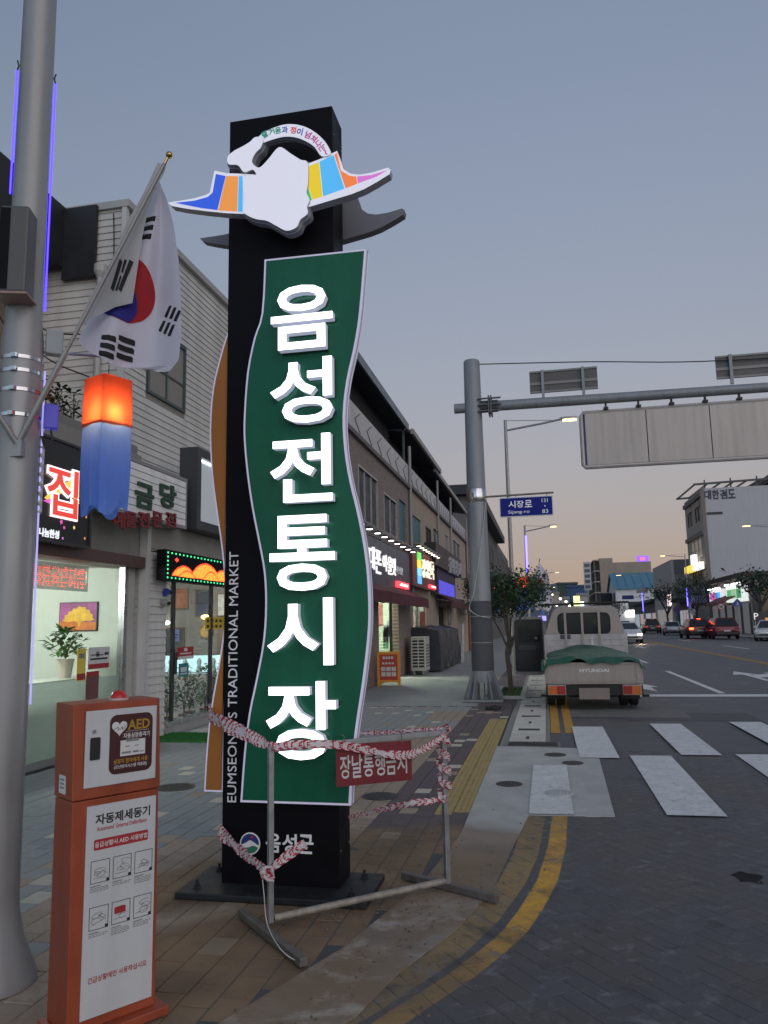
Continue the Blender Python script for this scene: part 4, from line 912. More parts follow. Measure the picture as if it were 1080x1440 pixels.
B0 = Vector(BASE[hb.name])
def plank(me, x, y, z, s):
    o = link(me, 'plank', hb, Vector((x, y, z)) - B0); o.scale = (1, s, 1) if me is plank_s else (s, 1, 1)
k = 0
while 3.2 + k * pk < 8.3:
    z = 3.2 + k * pk
    if wz0 - .08 < z + pk * .5 < wz1 + .05:
        plank(plank_s, XS - .04, YC, z, wy0 - .04 - YC); plank(plank_s, XS - .04, wy1 + .04, z, 15.6 - wy1 - .04)
    else: plank(plank_s, XS - .04, YC, z, 15.6 - YC)
    plank(plank_c, -9.2, YC + .04, z, XS - .05 + 9.2)
    k += 1
k = 0
while k * pk < 3.1:      # ground floor return wall beside the restaurant window
    plank(plank_c, -6.6, YC + .04, k * pk, XB - .1 + 6.6); 
    if k * pk < 2.75: plank(plank_s, XB - .03, YC + .1, k * pk, .55)
    k += 1
trim = PM('white_corner_trim', (.52, .52, .52), .5, 0, .06, streak=.15)
MB().box(XB - .13, XB + .0, YC - .005, YC + .1, 0, 3.15).build('corner_trim', trim, hb)
MB().box(XS - .06, XS + .02, YC - .02, YC + .06, 3.2, 8.34).build('corner_trim', trim, hb)
MB().box(-12, XS + .06, YC - .03, 15.7, 8.3, 8.42).build('roof_edge', PM('roof_flashing', (.38, .38, .37), .5, .2), hb)
win(hb, XS - .02, wy0, wy1, wz0, wz1, PM('green_grey_frame', (.06, .08, .08), .4), PM('house_glass', (.05, .075, .08), .06, 0, .2, spec=.9), 2, rail=True)
MB().tube([(-6.62, YC - .07, z) for z in (7.2, 6.9, 3.3)], .05, 12).build('downpipe', PM('downpipe_white', (.4, .4, .39), .5, streak=.2), hb, smooth=True)
hop = MB().lathe([(.05, 0), (.1, .1), (.1, .22)], (-6.62, YC - .07, 7.1), 12); hop.build('rain_hopper', PM('downpipe_white', (.4, .4, .39)), hb)
blk = MB().box(-7.3, -6.72, YC - .09, YC - .03, 7.15, 8.36).build('shadow_gap_panel', PM('shadow_gap_black', (.012, .013, .018), .6, 0, .3), hb)  # black panel stands in for the shadowed gap between roof and wall
# conduits on the corner
for x, z0, z1 in ((-6.45, 6.6, 8.2), (-6.05, 1.3, 2.7), (-6.12, 1.35, 2.1)):
    MB().tube(spline3([(x, YC - .03, z1), (x + .03, YC - .035, (z0 + z1) / 2), (x - .06, YC - .03, z0)], 5), .009, 6).build('cable', dark, hb)
MB().box(XB - .3, XB - .16, YC - .12, YC - .03, 2.5, 2.72).build('meter_box', PM('meter_box', (.42, .42, .4), .5), hb)
for k in range(4): MB().tube(spline3([(-6.5 + k * .1, YC - .05, 2.75 + .05 * k), (-6.25, YC - .1, 2.62 + .03 * k), (XB - .22, YC - .09, 2.74)], 6), .008, 6).build('cable', dark, hb)
# jewellery storefront
Jg0, Jg1 = YC + .75, 15.4
MB().box(XS, XB - .02, 15.4, 15.6, 0, 2.82).build('end_pier', PM('house_core2', (.4, .4, .38)), hb)
MB().box(XB - .2, XB - .03, Jg0, 15.4, 0, .13).build('sill', PM('stone_sill', (.3, .3, .3), .5), hb)
MB().box(XB - .19, XB - .01, Jg0, 15.4, .131, .2).build('steel_kick', chrome, hb)
sf = MB()
for y in (Jg0, Jg0 + .32, 12.9, 14.2, 15.35): sf.box(XB - .16, XB - .1, y, y + .05, .2, 2.82)
sf.box(XB - .161, XB - .099, Jg0, 15.4, 2.76, 2.82); st_f = sf.build('shopfront_frame', dframe, hb)
for a, b in ((Jg0 + .05, Jg0 + .32), (Jg0 + .37, 12.9), (12.95, 14.2), (14.25, 15.35)): MB().box(XB - .135, XB - .127, a, b, .2, 2.76).build('glass_pane', glass, st_f)
MB().tube([(XB - .07, Jg0 + .35, .9), (XB - .07, Jg0 + .35, 1.25)], .025, 8).build('door_handle', blackp, st_f)
room = wthing('shop_room', 'brightly lit jewellery shop interior behind the glass front', 'shop interior', (-7.4, 13, .01))
iw = PM('interior_wall', (.5, .5, .47), .8, 0, .05); ifl = PM('interior_floor', (.22, .2, .18), .4)
MB().box(-9.1, -9, YC + .3, 15.5, 0, 2.8).build('back_wall', PM('grey_brick_wall', (.2, .19, .18), .8, 0, .2, 8), room)
MB().box(-9, XS - .1, 15.3, 15.4, 0, 2.8).build('side_wall', PM('display_wall', (.17, .16, .15), .8, 0, .2, 6), room)
MB().box(-9, XS, YC + .22, YC + .3, 0, 2.8).build('side_wall', iw, room)
MB().box(-9, XB - .2, YC + .3, 15.3, .003, .012).build('floor', ifl, room); MB().box(-9, XB - .2, YC + .3, 15.3, 2.75, 2.8).build('ceiling', iw, room)
for x, y in ((-6.6, 12), (-7.6, 13.5), (-6.6, 14.3)):
    MB().box(x - .3, x + .3, y - .08, y + .08, 2.73, 2.749).build('ceiling_lamp', EM('shop_tube', (1, .97, .9), 6), room)
light('shop_light', (-7, 13, 2.6), 230, (1, .95, .86), .3, room)
# goods in the shop: wall pictures, clocks and a counter
r5 = random.Random(5)
goods = [('framed_picture', 'picture')] * 7 + [('wall_clock', 'clock')] * 5
gi = 0
for (x, z, w2, h2, kind, cc, lb) in ((-8.2, 2.1, .5, .5, 0, (.3, .28, .25), 'pale framed picture high on the dark shop wall'), (-7.6, 2.25, .35, .45, 0, (.25, .1, .06), 'brown wooden framed portrait on the jewellery shop wall'), (-7.1, 2.15, .35, .6, 0, (.03, .035, .05), 'tall black panel hung between shop pictures'), (-6.6, 2.1, .35, .5, 0, (.5, .48, .45), 'white framed photograph near the jewellery shop window'),
                     (-8.3, 1.45, .3, .3, 1, (.6, .6, .58), 'round white wall clock deep inside the jewellery shop'), (-7.75, 1.3, .5, .7, 0, (.05, .055, .06), 'dark display board under the shop pictures'), (-7.0, 1.55, .3, .35, 1, (.45, .3, .1), 'gilt round wall clock in the jewellery shop'), (-6.55, 1.35, .4, .6, 0, (.16, .11, .06), 'brown poster with a figure inside the jewellery shop'),
                     (-8.0, .85, .34, .4, 0, (.24, .22, .2), 'grey framed picture low in the jewellery shop')):
    t = wthing('wall_clock' if kind else 'framed_picture', lb, 'clock' if kind else 'picture', (x, 15.29, z - h2 / 2), 'things hung on the jewellery shop wall')
    if kind:
        MB().prism([(w2 / 2 * math.cos(a * .314), w2 / 2 * math.sin(a * .314)) for a in range(20)], (x, 15.298, z), X_, Z_, 0, .05).build('rim', PM('clock_rim', (.35, .25, .1), .3, .7), t)
        MB().prism([(w2 * .42 * math.cos(a * .314), w2 * .42 * math.sin(a * .314)) for a in range(20)], (x, 15.247, z), X_, Z_, 0, .004).build('face', PM('clock_face%d' % gi, cc, .5), t)
        hd = MB(); hd.bar((x, 15.24, z), (x + .06, 15.24, z + .07), .004, .012, up=(0, 1, 0)); hd.bar((x, 15.24, z), (x - .02, 15.24, z + .11), .004, .01, up=(0, 1, 0)); hd.build('hands', blackp, t)
    else:
        MB().box(x - w2 / 2, x + w2 / 2, 15.26, 15.298, z - h2 / 2, z + h2 / 2).build('frame', PM('picture_frame', (.12, .08, .05), .5), t)
        MB().box(x - w2 / 2 + .03, x + w2 / 2 - .03, 15.252, 15.259, z - h2 / 2 + .03, z + h2 / 2 - .03).build('picture', PM('picture_tone%d' % gi, cc, .5, 0, .5, 7), t)
    gi += 1
for x, z in ((-7.9, 1.75), (-7.0, 1.85)):
    t = wthing('wall_lamp', 'glowing %s lamp on the jewellery shop wall' % ('white' if x < -7.5 else 'amber'), 'lamp', (x, 15.2, z))
    MB().sphere((x, 15.2, z), .07, 12, 8, sc=(1.3, 1, .7)).build('shade', EM('lamp_white' if x < -7.5 else 'lamp_amber', (1, .95, .85) if x < -7.5 else (1, .6, .2), 6), t); MB().box(x - .02, x + .02, 15.2, 15.3, z - .02, z + .02).build('arm', dframe, t)
ct = wthing('display_counter', 'glass jewellery display counter lit from inside', 'counter', (-7.2, 14.3, .012))
MB().box(-8.2, -6.2, 14.0, 14.6, .012, .75).build('base', PM('counter_base', (.3, .3, .32), .3), ct); cg = MB().box(-8.2, -6.2, 14.0, 14.01, .75, 1.1).build('front_pane', glass, ct)
MB().box(-8.2, -6.2, 14.0, 14.6, 1.1, 1.112).build('top_pane', glass, ct); MB().box(-8.15, -6.25, 14.55, 14.57, .76, 1.09).build('lit_back', EM('counter_glow', (.75, .95, 1), 1.1), ct)
for k in range(6):
    x = -7.9 + k * .3; n_ = MB().lathe([(.05, .752), (.06, .8), (.035, .9), (.05, .97), (.02, 1.04)], (x, 14.3, 0), 10).build('bust_stand', PM('bust_white', (.6, .6, .58), .5), ct, smooth=True)
def leafy(name, label, base, r, h, n, c, pot=None, cat='plant', group=None, ls=.07, stems=7, seed=1):
    t = wthing(name, label, cat, base, group); R = random.Random(seed); b = Vector(base); mb = MB(); sm = MB(); z0 = (pot[1] if pot else 0)
    for s in range(stems):
        a = R.uniform(0, 6.28); e = b + Vector((r * .6 * math.cos(a), r * .6 * math.sin(a), z0 + h * R.uniform(.5, .95))); sm.tube(spline3([b + Z_ * z0, b + Vector((r * .2 * math.cos(a), r * .2 * math.sin(a), z0 + h * .4)), e], 3), [.006] * 6 + [.003], 5)
    for _ in range(n):
        a = R.uniform(0, 6.28); ph = R.random() ** .5; zz_ = R.random(); rr = r * ph * math.sin(math.pi * (.15 + .8 * zz_)); p = b + Vector((rr * math.cos(a), rr * math.sin(a), z0 + h * (.12 + .88 * zz_)))
        d = Vector((math.cos(a) + R.uniform(-.6, .6), math.sin(a) + R.uniform(-.6, .6), R.uniform(-.7, .8))).normalized(); s_ = d.cross(Z_).normalized(); l = ls * R.uniform(.6, 1.3); nn = s_.cross(d)
        mb.add([p, p + d * l * .5 + s_ * l * .28 + nn * l * .08, p + d * l, p + d * l * .5 - s_ * l * .28 + nn * l * .08], [(0, 1, 2, 3)])
    mb.build('foliage', c, t); sm.build('stem', PM('plant_stem', (.09, .08, .04), .8), t)
    if pot: MB().lathe([(pot[0] * .7, 0), (pot[0], pot[1] * .9), (pot[0] * 1.05, pot[1]), (pot[0] * .9, pot[1])], b, 14).build('pot', pot[2], t, smooth=True)
    return t
lf1 = PM('leaf_dark', (.02, .06, .018), .6, 0, .4, 9, spec=.2); lf2 = PM('leaf_mid', (.035, .1, .025), .6, 0, .4, 9, spec=.2)
pot_m = PM('pot_clay', (.16, .1, .07), .8); potw = PM('pot_white', (.5, .42, .36), .5)
for k in range(8):
    y = Jg0 + .55 + k * .42
    leafy('potted_plant', ['tall dark potted plant behind the jewellery shop glass', 'bushy dark potted plant behind the jewellery shop glass'][k % 2], (XB - .42 - .1 * (k % 2), y, .013), .24, [.8, .62][k % 2], 150, [lf1, lf2][k % 3 == 1], (.1, .16, pot_m), 'plant', 'plants lined up inside the jewellery front', .09, 6, k)
# stickers on the shop glass
def panelX(name, label, cat, X, y0, y1, z0, z1, m, th=.004, group=None, kids=()):
    t = wthing(name, label, cat, (X, (y0 + y1) / 2, z0), group); b = MB().box(X, X + th, y0, y1, z0, z1).build('sheet', m, t)
    for (a, b_, c_, d, mm) in kids: MB().box(X + th, X + th + .002, y0 + (y1 - y0) * a, y0 + (y1 - y0) * b_, z0 + (z1 - z0) * c_, z0 + (z1 - z0) * d).build('print', mm, t)
    return t
SX = XB - .126
def sy(px, py): p = atX(px, py, SX); return p.y, p.z
a, b = sy(249, 928), sy(272, 909); panelX('sticker', 'red and white sticker on the jewellery shop glass', 'sticker', SX, a[0], b[0], a[1], b[1], red_p, kids=((.05, .95, .02, .25, wpnt), (.4, .6, .65, .9, wpnt), (.15, .85, .42, .52, wpnt)))
a, b = sy(251, 952), sy(265, 932); panelX('sticker', 'teal sticker on the jewellery shop glass', 'sticker', SX, a[0], b[0], a[1], b[1], PM('teal_print', (.02, .2, .24), .5), kids=((.2, .8, .35, .7, wpnt), (.15, .85, .15, .25, wpnt)))
a, b = sy(242, 902), sy(252, 885); panelX('sticker', 'pale blue sticker on the jewellery shop glass', 'sticker', SX, a[0], b[0], a[1], b[1], PM('pale_blue_print', (.35, .42, .7), .5), kids=((.2, .8, .5, .6, navy), (.3, .7, .25, .35, navy)))
a, b = sy(288, 885), sy(315, 868); t = panelX('sticker', 'yellow lettering strip on the jewellery shop glass', 'sticker', SX, a[0], b[0], a[1], b[1], PM('yellow_print', (.6, .42, .03), .5), kids=[(.08 + .22 * k, .2 + .22 * k, .12 + .45 * r_, .36 + .45 * r_, blackp) for k in range(4) for r_ in (0, 1)])
# ---------------------------------------------------------------- shop signs of the siding house
def signbox(name, label, X, y0, y1, z0, z1, th, face, frame, cat='shop sign', fw=.05):
    t = wthing(name, label, cat, (X, (y0 + y1) / 2, z0))
    f = MB()
    for q in ((y0, y0 + fw, z0, z1), (y1 - fw, y1, z0, z1), (y0 + fw, y1 - fw, z0, z0 + fw), (y0 + fw, y1 - fw, z1 - fw, z1)): f.box(X - th, X + .02, *q)
    f.build('frame', frame, t)
    MB().box(X - th, X, y0 + fw, y1 - fw, z0 + fw, z1 - fw).build('face', face, t)
    return t
SXJ = -5.5
a, b = atX(140, 748, SXJ), atX(262, 674, SXJ)
jy0, jy1, jz0, jz1 = 8.75, b.y, atX(262, 745, SXJ).z, b.z
js = signbox('shop_sign', 'white slatted sign with green and red Korean letters above jewellery shop', SXJ, jy0, jy1, jz0, jz1, .3, PM('sign_back', (.2, .2, .2), .6), PM('sign_frame_grey', (.28, .27, .27), .5, .3))
slm = MB().box(0, .02, 0, 1, 0, 1).mesh('slat', PM('sign_slat_white', (.8, .8, .79), .5, 0, .06, 3, streak=.2, rnd_obj=.2))
nz_ = 7; sh = (jz1 - jz0 - .1) / nz_
for k in range(nz_):
    o = link(slm, 'slat', js, Vector((SXJ + .001, jy0 + .05, jz0 + .05 + k * sh)) - BASE[js.name]); o.scale = (1, jy1 - jy0 - .1, sh - .012)
dgreen = PM('dark_green_letters', (.012, .05, .025), .5); dred = PM('dark_red_letters', (.17, .015, .02), .5)
def ptx(px, py, X): p = atX(px, py, X); return p.y, p.z
for ch, px in (('금', 200), ('당', 233)):
    c1 = atX(px, 698, SXJ); text('letter', ch, (SXJ + .022, c1.y, c1.z), Y_, Z_, dgreen, js, h=.36, w=.5, bold=.035, depth=.03)
for ch, px in (('예', 163), ('물', 180), ('전', 199), ('문', 218), ('점', 237)):
    c1 = atX(px, 731, SXJ); text('letter', ch, (SXJ + .022, c1.y, c1.z), Y_, Z_, dred, js, h=.22, w=.3, bold=.03, depth=.03)
# white lit sign on a dark frame farther along
a, b = atX(277, 628, -5.45), atX(300, 758, -5.45)
ws = signbox('shop_sign', 'white panel sign in a dark frame half hidden behind the black tower', -5.45, a.y, a.y + 2.6, b.z + .1, a.z, .3, PM('pale_sign_face', (.5, .52, .55), .4, 0, .04, emit=(.8, .9, 1), es=.12), PM('sign_frame_dark', (.05, .055, .06), .5, .2), fw=.14)
MB().box(-5.44, -5.43, a.y + .14, a.y + 2.46, a.z - .22, a.z - .19).build('tube_lamp', EM('sign_tube', (.85, 1, .95), 3), ws)
text('letter', '카', (-5.449, a.y + 1.2, b.z + .42), Y_, Z_, dred, ws, h=.16, w=.2, depth=.006)
# LED matrix board
LXs = -5.5
a, b = atX(233, 772, LXs), atX(234, 816, LXs)
ly0, ly1, lz1, lz0 = a.y, a.y + 2.6, a.z, b.z
led = wthing('led_board', 'black dot-matrix LED board glowing orange with green dotted border', 'LED sign', (LXs, (ly0 + ly1) / 2, lz0))
MB().box(LXs - .14, LXs, ly0, ly1, lz0, lz1).build('case', black_metal, led)
for y in (ly0 + .3, ly1 - .3): MB().box(XB - .03, LXs - .141, y, y + .04, lz0 + .1, lz1 - .1).build('bracket', dframe, led)
gd = MB(); yd = MB(); rd = MB()
H_, W_ = lz1 - lz0, ly1 - ly0
for k in range(20):
    for z in (lz0 + .045, lz1 - .045): gd.box(LXs, LXs + .008, ly0 + .06 + k * .128, ly0 + .085 + k * .128, z - .012, z + .012)
for k in range(1, 6):
    for y in (ly0 + .06, ly1 - .085): gd.box(LXs, LXs + .008, y, y + .025, lz0 + .045 + k * (H_ - .09) / 6 - .012, lz0 + .045 + k * (H_ - .09) / 6 + .012)
gd.build('green_dots', EM('led_green', (.05, .9, .35), 1.6), led)['kind'] = 'stuff'
nz2, ny2 = 24, 96
for i in range(nz2):
    for j in range(ny2):
        y = (j + .5) / ny2; z = (i + .5) / nz2; s = .0
        h1 = .62 * math.sin(min(1, max(0, (y - .02) / .36)) * math.pi) ** .7 if y < .38 else 0
        h2_ = .95 * math.sin(min(1, max(0, (y - .3) / .5)) * math.pi) ** .6 if .3 < y < .8 else 0
        h3 = .7 * math.sin(min(1, max(0, (y - .68) / .3)) * math.pi) ** .7 if y > .68 else 0
        h = max(h1, h2_, h3); heart = abs(y - .09) + abs(z - .88) * .22 < .028
        if z > h and not heart: continue
        inner = .35 * math.sin(min(1, max(0, (y - .12) / .26)) * math.pi) if y < .38 else .5 * math.sin(min(1, max(0, (y - .5) / .28)) * math.pi) if y > .5 else 0
        rim = h - z < .09 or abs(z - inner) < .05 or (i * 7 + j * 13) % 17 == 0
        (rd if rim else yd).box(LXs, LXs + .006, ly0 + .16 + y * (W_ - .32) - .008, ly0 + .16 + y * (W_ - .32) + .008, lz0 + .08 + z * (H_ - .18) - .006, lz0 + .08 + z * (H_ - .18) + .006)
yd.build('orange_dots', EM('led_orange', (1, .30, .03), 1.5), led)['kind'] = 'stuff'; rd.build('red_dots', EM('led_red', (1, .08, .02), 1.2), led)['kind'] = 'stuff'
# small fixtures near the shop door
for (px, py, lb, m) in ((241, 832, 'small blue security camera housing beside the jewellery door', PM('blue_plastic', (.03, .08, .4), .4)), (237, 847, 'small grey dome camera beside the jewellery door', PM('grey_plastic', (.3, .3, .3), .4))):
    p = atX(px - 8, py, XB + .03); t = wthing('security_camera', lb, 'camera', p)
    MB().box(XB - .1, XB + .02, p.y, p.y + .1, p.z - .07, p.z + .05).build('mount', m, t); MB().tube([p, p + Vector((.12, -.05, -.02))], .04, 12).build('body', m, t); MB().tube([p + Vector((.12, -.05, -.02)), p + Vector((.14, -.058, -.024))], .03, 12).build('lens', dark, t)
# ---------------------------------------------------------------- restaurant house
XA = -5.9
ra = wthing('restaurant_house', 'dark roofed house with a lit restaurant window behind the pale pole', 'building', (-6.5, 7, 0))
wt = PM('restaurant_trim', (.1, .055, .05), .5, 0, .2, 4)
rz1 = atX(150, 800, XA).z - .02
MB().box(XA - .3, XA + .16, 2.0, YC - .02, 2.5, 2.66).build('lintel', wt, ra); MB().box(XA - .3, XA + .05, 2.0, YC - .02, 2.66, 4.2).build('sign_backing_wall', PM('house_core', (.25, .24, .22)), ra)
MB().box(-10, XA - .02, 2.0, YC - .02, 4.2, 4.35).build('terrace_slab', PM('terrace_grey', (.2, .2, .19), .8), ra)
MB().box(-10, -8.3, 2.0, YC - .02, 4.35, 7.3).build('upper_wall', PM('upper_wall_beige', (.26, .21, .17), .8, 0, .15), ra)
MB().box(-8.29, -8.25, 2.0, YC - .03, 5.2, 5.6).build('red_band', PM('red_band', (.16, .03, .025), .6), ra)
MB().box(-12, -7.28, 1.5, YC - .05, 7.35, 8.38).build('roof', PM('roof_black', (.014, .015, .02), .6, 0, .3), ra)
MB().bar((-8.2, YC - .3, 5.9), (-7.2, YC - .3, 5.1), .06, .08).build('brace', PM('rusty_brace', (.18, .06, .03), .7), ra)
for k in range(3): MB().tube(spline3([(-8.2, YC - .4, 7.2 - .3 * k), (-7.5, YC - .25, 6.3 - .4 * k), (-6.75, YC - .06, 6.2 - .7 * k)], 6), .012, 6).build('cable', dark, ra)
# window, frame, frosted film
gw0, gw1 = 5.0, 10.05
fr = MB(); fr.box(XA - .06, XA + .03, gw1, gw1 + .09, .1, 2.5); fr.box(XA - .06, XA + .03, gw0, gw1, .02, .1); fr.box(XA - .06, XA + .03, 7.35, 7.42, .1, 2.5)
fro = fr.build('window_frame', PM('steel_frame', (.35, .36, .36), .3, .7), ra)
MB().box(XA - .012, XA - .004, gw0, 7.35, .1, 2.5).build('window_pane', glass, fro); MB().box(XA - .012, XA - .004, 7.42, gw1, .1, 2.5).build('window_pane', glass, fro)
film = CLOTH('frosted_film', (.68, .72, .68), .65, .06)
zf = atX(120, 955, XA).z
MB().box(XA - .02, XA - .016, 7.43, gw1 - .01, .1, zf).build('frosted_film', film, fro); MB().box(XA - .02, XA - .016, gw0, 7.34, .1, zf).build('frosted_film', film, fro)
MB().box(XA - .05, XA, gw1 + .09, YC - .02, 0, 2.5).build('jamb_wall', PM('house_core2', (.4, .4, .38)), ra)
rr = wthing('dining_room', 'pale green lit dining room behind the restaurant window', 'room interior', (-7.3, 7.5, .01))
pg = PM('pale_green_wall', (.6, .63, .57), .8, 0, .04)
MB().box(-8.6, -8.5, 3.5, YC - .05, 0, 2.6).build('back_wall', pg, rr); MB().box(-8.5, XA - .06, YC - .15, YC - .06, 0, 2.6).build('end_wall', pg, rr)
MB().box(-8.5, XA - .06, 3.5, YC - .15, .003, .012).build('floor', ifl, rr); MB().box(-8.5, XA - .06, 3.5, YC - .15, 2.52, 2.6).build('ceiling', iw, rr)
MB().box(-7.4, -7.0, 9.0, 9.9, 0.012, 2.52).build('pilaster', PM('pale_pilaster', (.6, .64, .58), .8), rr) if False else None
MB().box(-7.4, -6.9, 7.2, 8.4, 2.5, 2.519).build('ceiling_lamp', EM('dining_lamp', (.95, 1, .9), 7), rr); light('dining_light', (-7.1, 8.2, 2.4), 230, (1, 1, .9), .3, rr)
# sunset tree picture on the end wall
YE = YC - .152
a, b = atY(84, 888, YE), atY(139, 846, YE)
pc = wthing('wall_picture', 'wall picture of a golden tree under a purple sky', 'picture', (a.x, YE, a.z)); pw, ph_ = b.x - a.x, b.z - a.z
MB().box(a.x, b.x, YE - .03, YE, a.z, b.z).build('frame', blackp, pc)
def pic(nm, pts, m, d): MB().prism([(a.x + pw * p[0], a.z + ph_ * p[1]) for p in pts], (0, YE - .03, 0), X_, Z_, d, d + .001).build(nm, m, pc)
pic('painted_sky', [(.02, .03), (.98, .03), (.98, .97), (.02, .97)], PM('paint_purple', (.3, .06, .22), .5, 0, .6, 3), .001)
pic('painted_field', [(.02, .03), (.98, .03), (.98, .3), (.02, .34)], PM('paint_orange', (.6, .16, .02), .5, 0, .5, 12), .0025)
pic('painted_tree', [(.1, .36), (.16, .46), (.15, .55), (.24, .58), (.25, .68), (.34, .69), (.38, .79), (.46, .77), (.52, .87), (.6, .81), (.68, .83), (.72, .73), (.8, .72), (.82, .6), (.89, .56), (.88, .45), (.94, .38), (.8, .33), (.7, .36), (.58, .31), (.56, .16), (.52, .16), (.5, .31), (.4, .35), (.26, .32)], PM('paint_gold', (.75, .42, .03), .5, 0, .3, 14), .004)
leafy('potted_plant', 'green leafy plant in white pot on the restaurant counter', tuple(atX(91, 953, -6.35).xy) + (zf,), .26, .4, 130, lf2, (.11, .25, potw), 'plant', None, .13, 8, 77)
cn = wthing('counter', 'long pale counter under the restaurant window', 'counter', (-6.5, 8.4, .012)); [MB().box(x, x + .05, y, y + .05, .012, zf - .04).build('leg', alum, cn) for x in (-6.6, -6.2) for y in (6.6, 8.2, 9.8)]; MB().box(-6.62, -6.13, 6.5, 9.92, zf - .04, zf - .0005).build('top', PM('counter_top', (.5, .52, .48), .4), cn)
leafy('yellow_flower_pot', 'low pot of yellow flowers on the restaurant counter', (-6.42, 7.75, zf), .14, .12, 40, PM('yellow_petal', (.65, .45, .04), .5), (.08, .06, potw), 'plant', None, .07, 4, 5)
def px_y(px, py): p = atX(px, py, XA + .001); return p.y, p.z
a, b = px_y(123, 942), px_y(154, 911); panelX('poster', 'white and red printed poster on the restaurant window', 'poster', XA + .001, a[0], b[0], a[1], b[1] + .02, PM('poster_white', (.55, .55, .56), .5), kids=((.02, .98, .02, .24, red_p), (.1, .7, .6, .68, grayp), (.1, .9, .42, .5, blackp), (.75, .95, .62, .74, blackp), (.35, .5, .55, .8, grayp)))
a, b = px_y(107, 958), px_y(121, 912); panelX('poster', 'yellow and red tall flyer on the restaurant window', 'poster', XA + .001, a[0], b[0], a[1], b[1], PM('flyer_yellow', (.62, .5, .08), .5), kids=((.02, .98, .02, .22, red_p), (.2, .8, .7, .85, grayp)))
a, b = px_y(120, 985), px_y(139, 942); panelX('poster', 'maroon menu sheet on the frosted restaurant window', 'poster', XA + .001, a[0], b[0], a[1], b[1] - .01, PM('menu_maroon', (.16, .06, .06), .5, 0, .2), kids=((.05, .95, .85, .98, red_p),))
# red LED scroller inside the window
a, b = px_y(56, 822), px_y(131, 800)
ls = wthing('led_scroller', 'red dot-matrix scroller inside the top of the restaurant window', 'LED sign', (XA - .1, (a[0] + b[0]) / 2, a[1])); 
MB().box(XA - .14, XA - .1, a[0] - .1, b[0] + .05, a[1] - .04, b[1] + .04).build('case', GLASS('smoke_glass', (.6, .6, .6)), ls)
mb = MB(); R6 = random.Random(2); n1_ = int((b[0] - a[0]) / .02)
for j in range(n1_):
    ch_ = j % 9
    for i in range(11):
        if ch_ > 7: continue
        on = (i in (2, 5, 9) and R6.random() < .85) or (ch_ in (1, 6) and R6.random() < .75) or R6.random() < .35
        if on: mb.box(XA - .099, XA - .095, a[0] + j * .02, a[0] + j * .02 + .013, a[1] + i * (b[1] - a[1]) / 11, a[1] + (i + .65) * (b[1] - a[1]) / 11)
mb.build('red_dots', EM('led_red_text', (1, .13, .09), 1.3), ls)['kind'] = 'stuff'
# sign of the restaurant
XG = -5.6
a, b = atX(126, 772, XG), atX(126, 634, XG)
zs = signbox('shop_sign', 'black restaurant sign with a big red glowing Korean letter and confetti', XG, 5.0, a.y, a.z, b.z, .24, PM('sign_black', (.01, .01, .012), .35), dframe, fw=.03)
c1 = atX(88, 692, XG + .02); hw_ = atX(110, 692, XG).y - atX(66, 692, XG).y; hh_ = atX(88, 657, XG).z - atX(88, 731, XG).z
text('letter_halo', '집', (XG + .001, c1.y, c1.z), Y_, Z_, EM('halo_pink', (1, .82, .84), 1.5), zs, h=hh_ * 1.0, w=hw_ * 1.06, bold=.045, depth=.02)
text('letter', '집', (XG + .022, c1.y, c1.z), Y_, Z_, EM('letter_red', (.75, .05, .03), .9), zs, h=hh_ * .93, w=hw_ * .98, bold=.012, depth=.01)
c1 = atX(69, 750, XG); text('lettering', '나눔한성', (XG + .001, c1.y, c1.z), Y_, Z_, EM('small_white', (.9, .95, 1), .9), zs, h=.1, w=atX(83, 750, XG).y - atX(55, 750, XG).y, bold=.03, depth=.006)
R7 = random.Random(9); CF = [(.9, .7, .1), (.8, .1, .5), (.9, .4, .1), (.95, .9, .3), (.7, .2, .7)]
def star(y, z, s, c): MB().prism([(s * (1 if k % 2 else .45) * math.cos(k * .628), s * (1 if k % 2 else .45) * math.sin(k * .628)) for k in range(10)], (XG + .001, y, z), Y_, Z_, 0, .003).build('confetti', EM('conf%d' % c, CF[c], .9), zs)
for (px, py, s, c) in ((109, 705, .045, 3), (116, 716, .03, 3), (103, 730, .025, 2), (86, 734, .035, 1), (90, 742, .025, 1), (121, 727, .02, 2), (119, 757, .02, 2), (104, 742, .025, 3), (88, 757, .02, 4)):
    p = atX(px, py, XG); star(p.y, p.z, s, c)
MB().prism([(p.y, p.z) for p in (atX(x, y, XG) for x, y in ((62, 700), (78, 684), (98, 676), (111, 676), (111, 700), (105, 702), (90, 690), (70, 706)))], (XG + .001, 0, 0), Y_, Z_, 0, .002).build('swoosh', EM('swoosh', (.95, .6, .08), .8), zs)
MB().prism([(p.y, p.z) for p in (atX(x, y, XG) for x, y in ((60, 704), (75, 700), (84, 712), (75, 711)))], (XG + .001, 0, 0), Y_, Z_, 0.002, .004).build('swoosh', EM('swoosh2', (.8, .1, .5), .8), zs)
for k in range(5): leafy('terrace_plant', 'straggly plant growing on the terrace edge above restaurant sign', (-6.15, 8.2 + k * .22, 4.352), .18, .5, 45, lf1, None, 'plant', 'plants along the terrace edge', .09, 4, 30 + k)
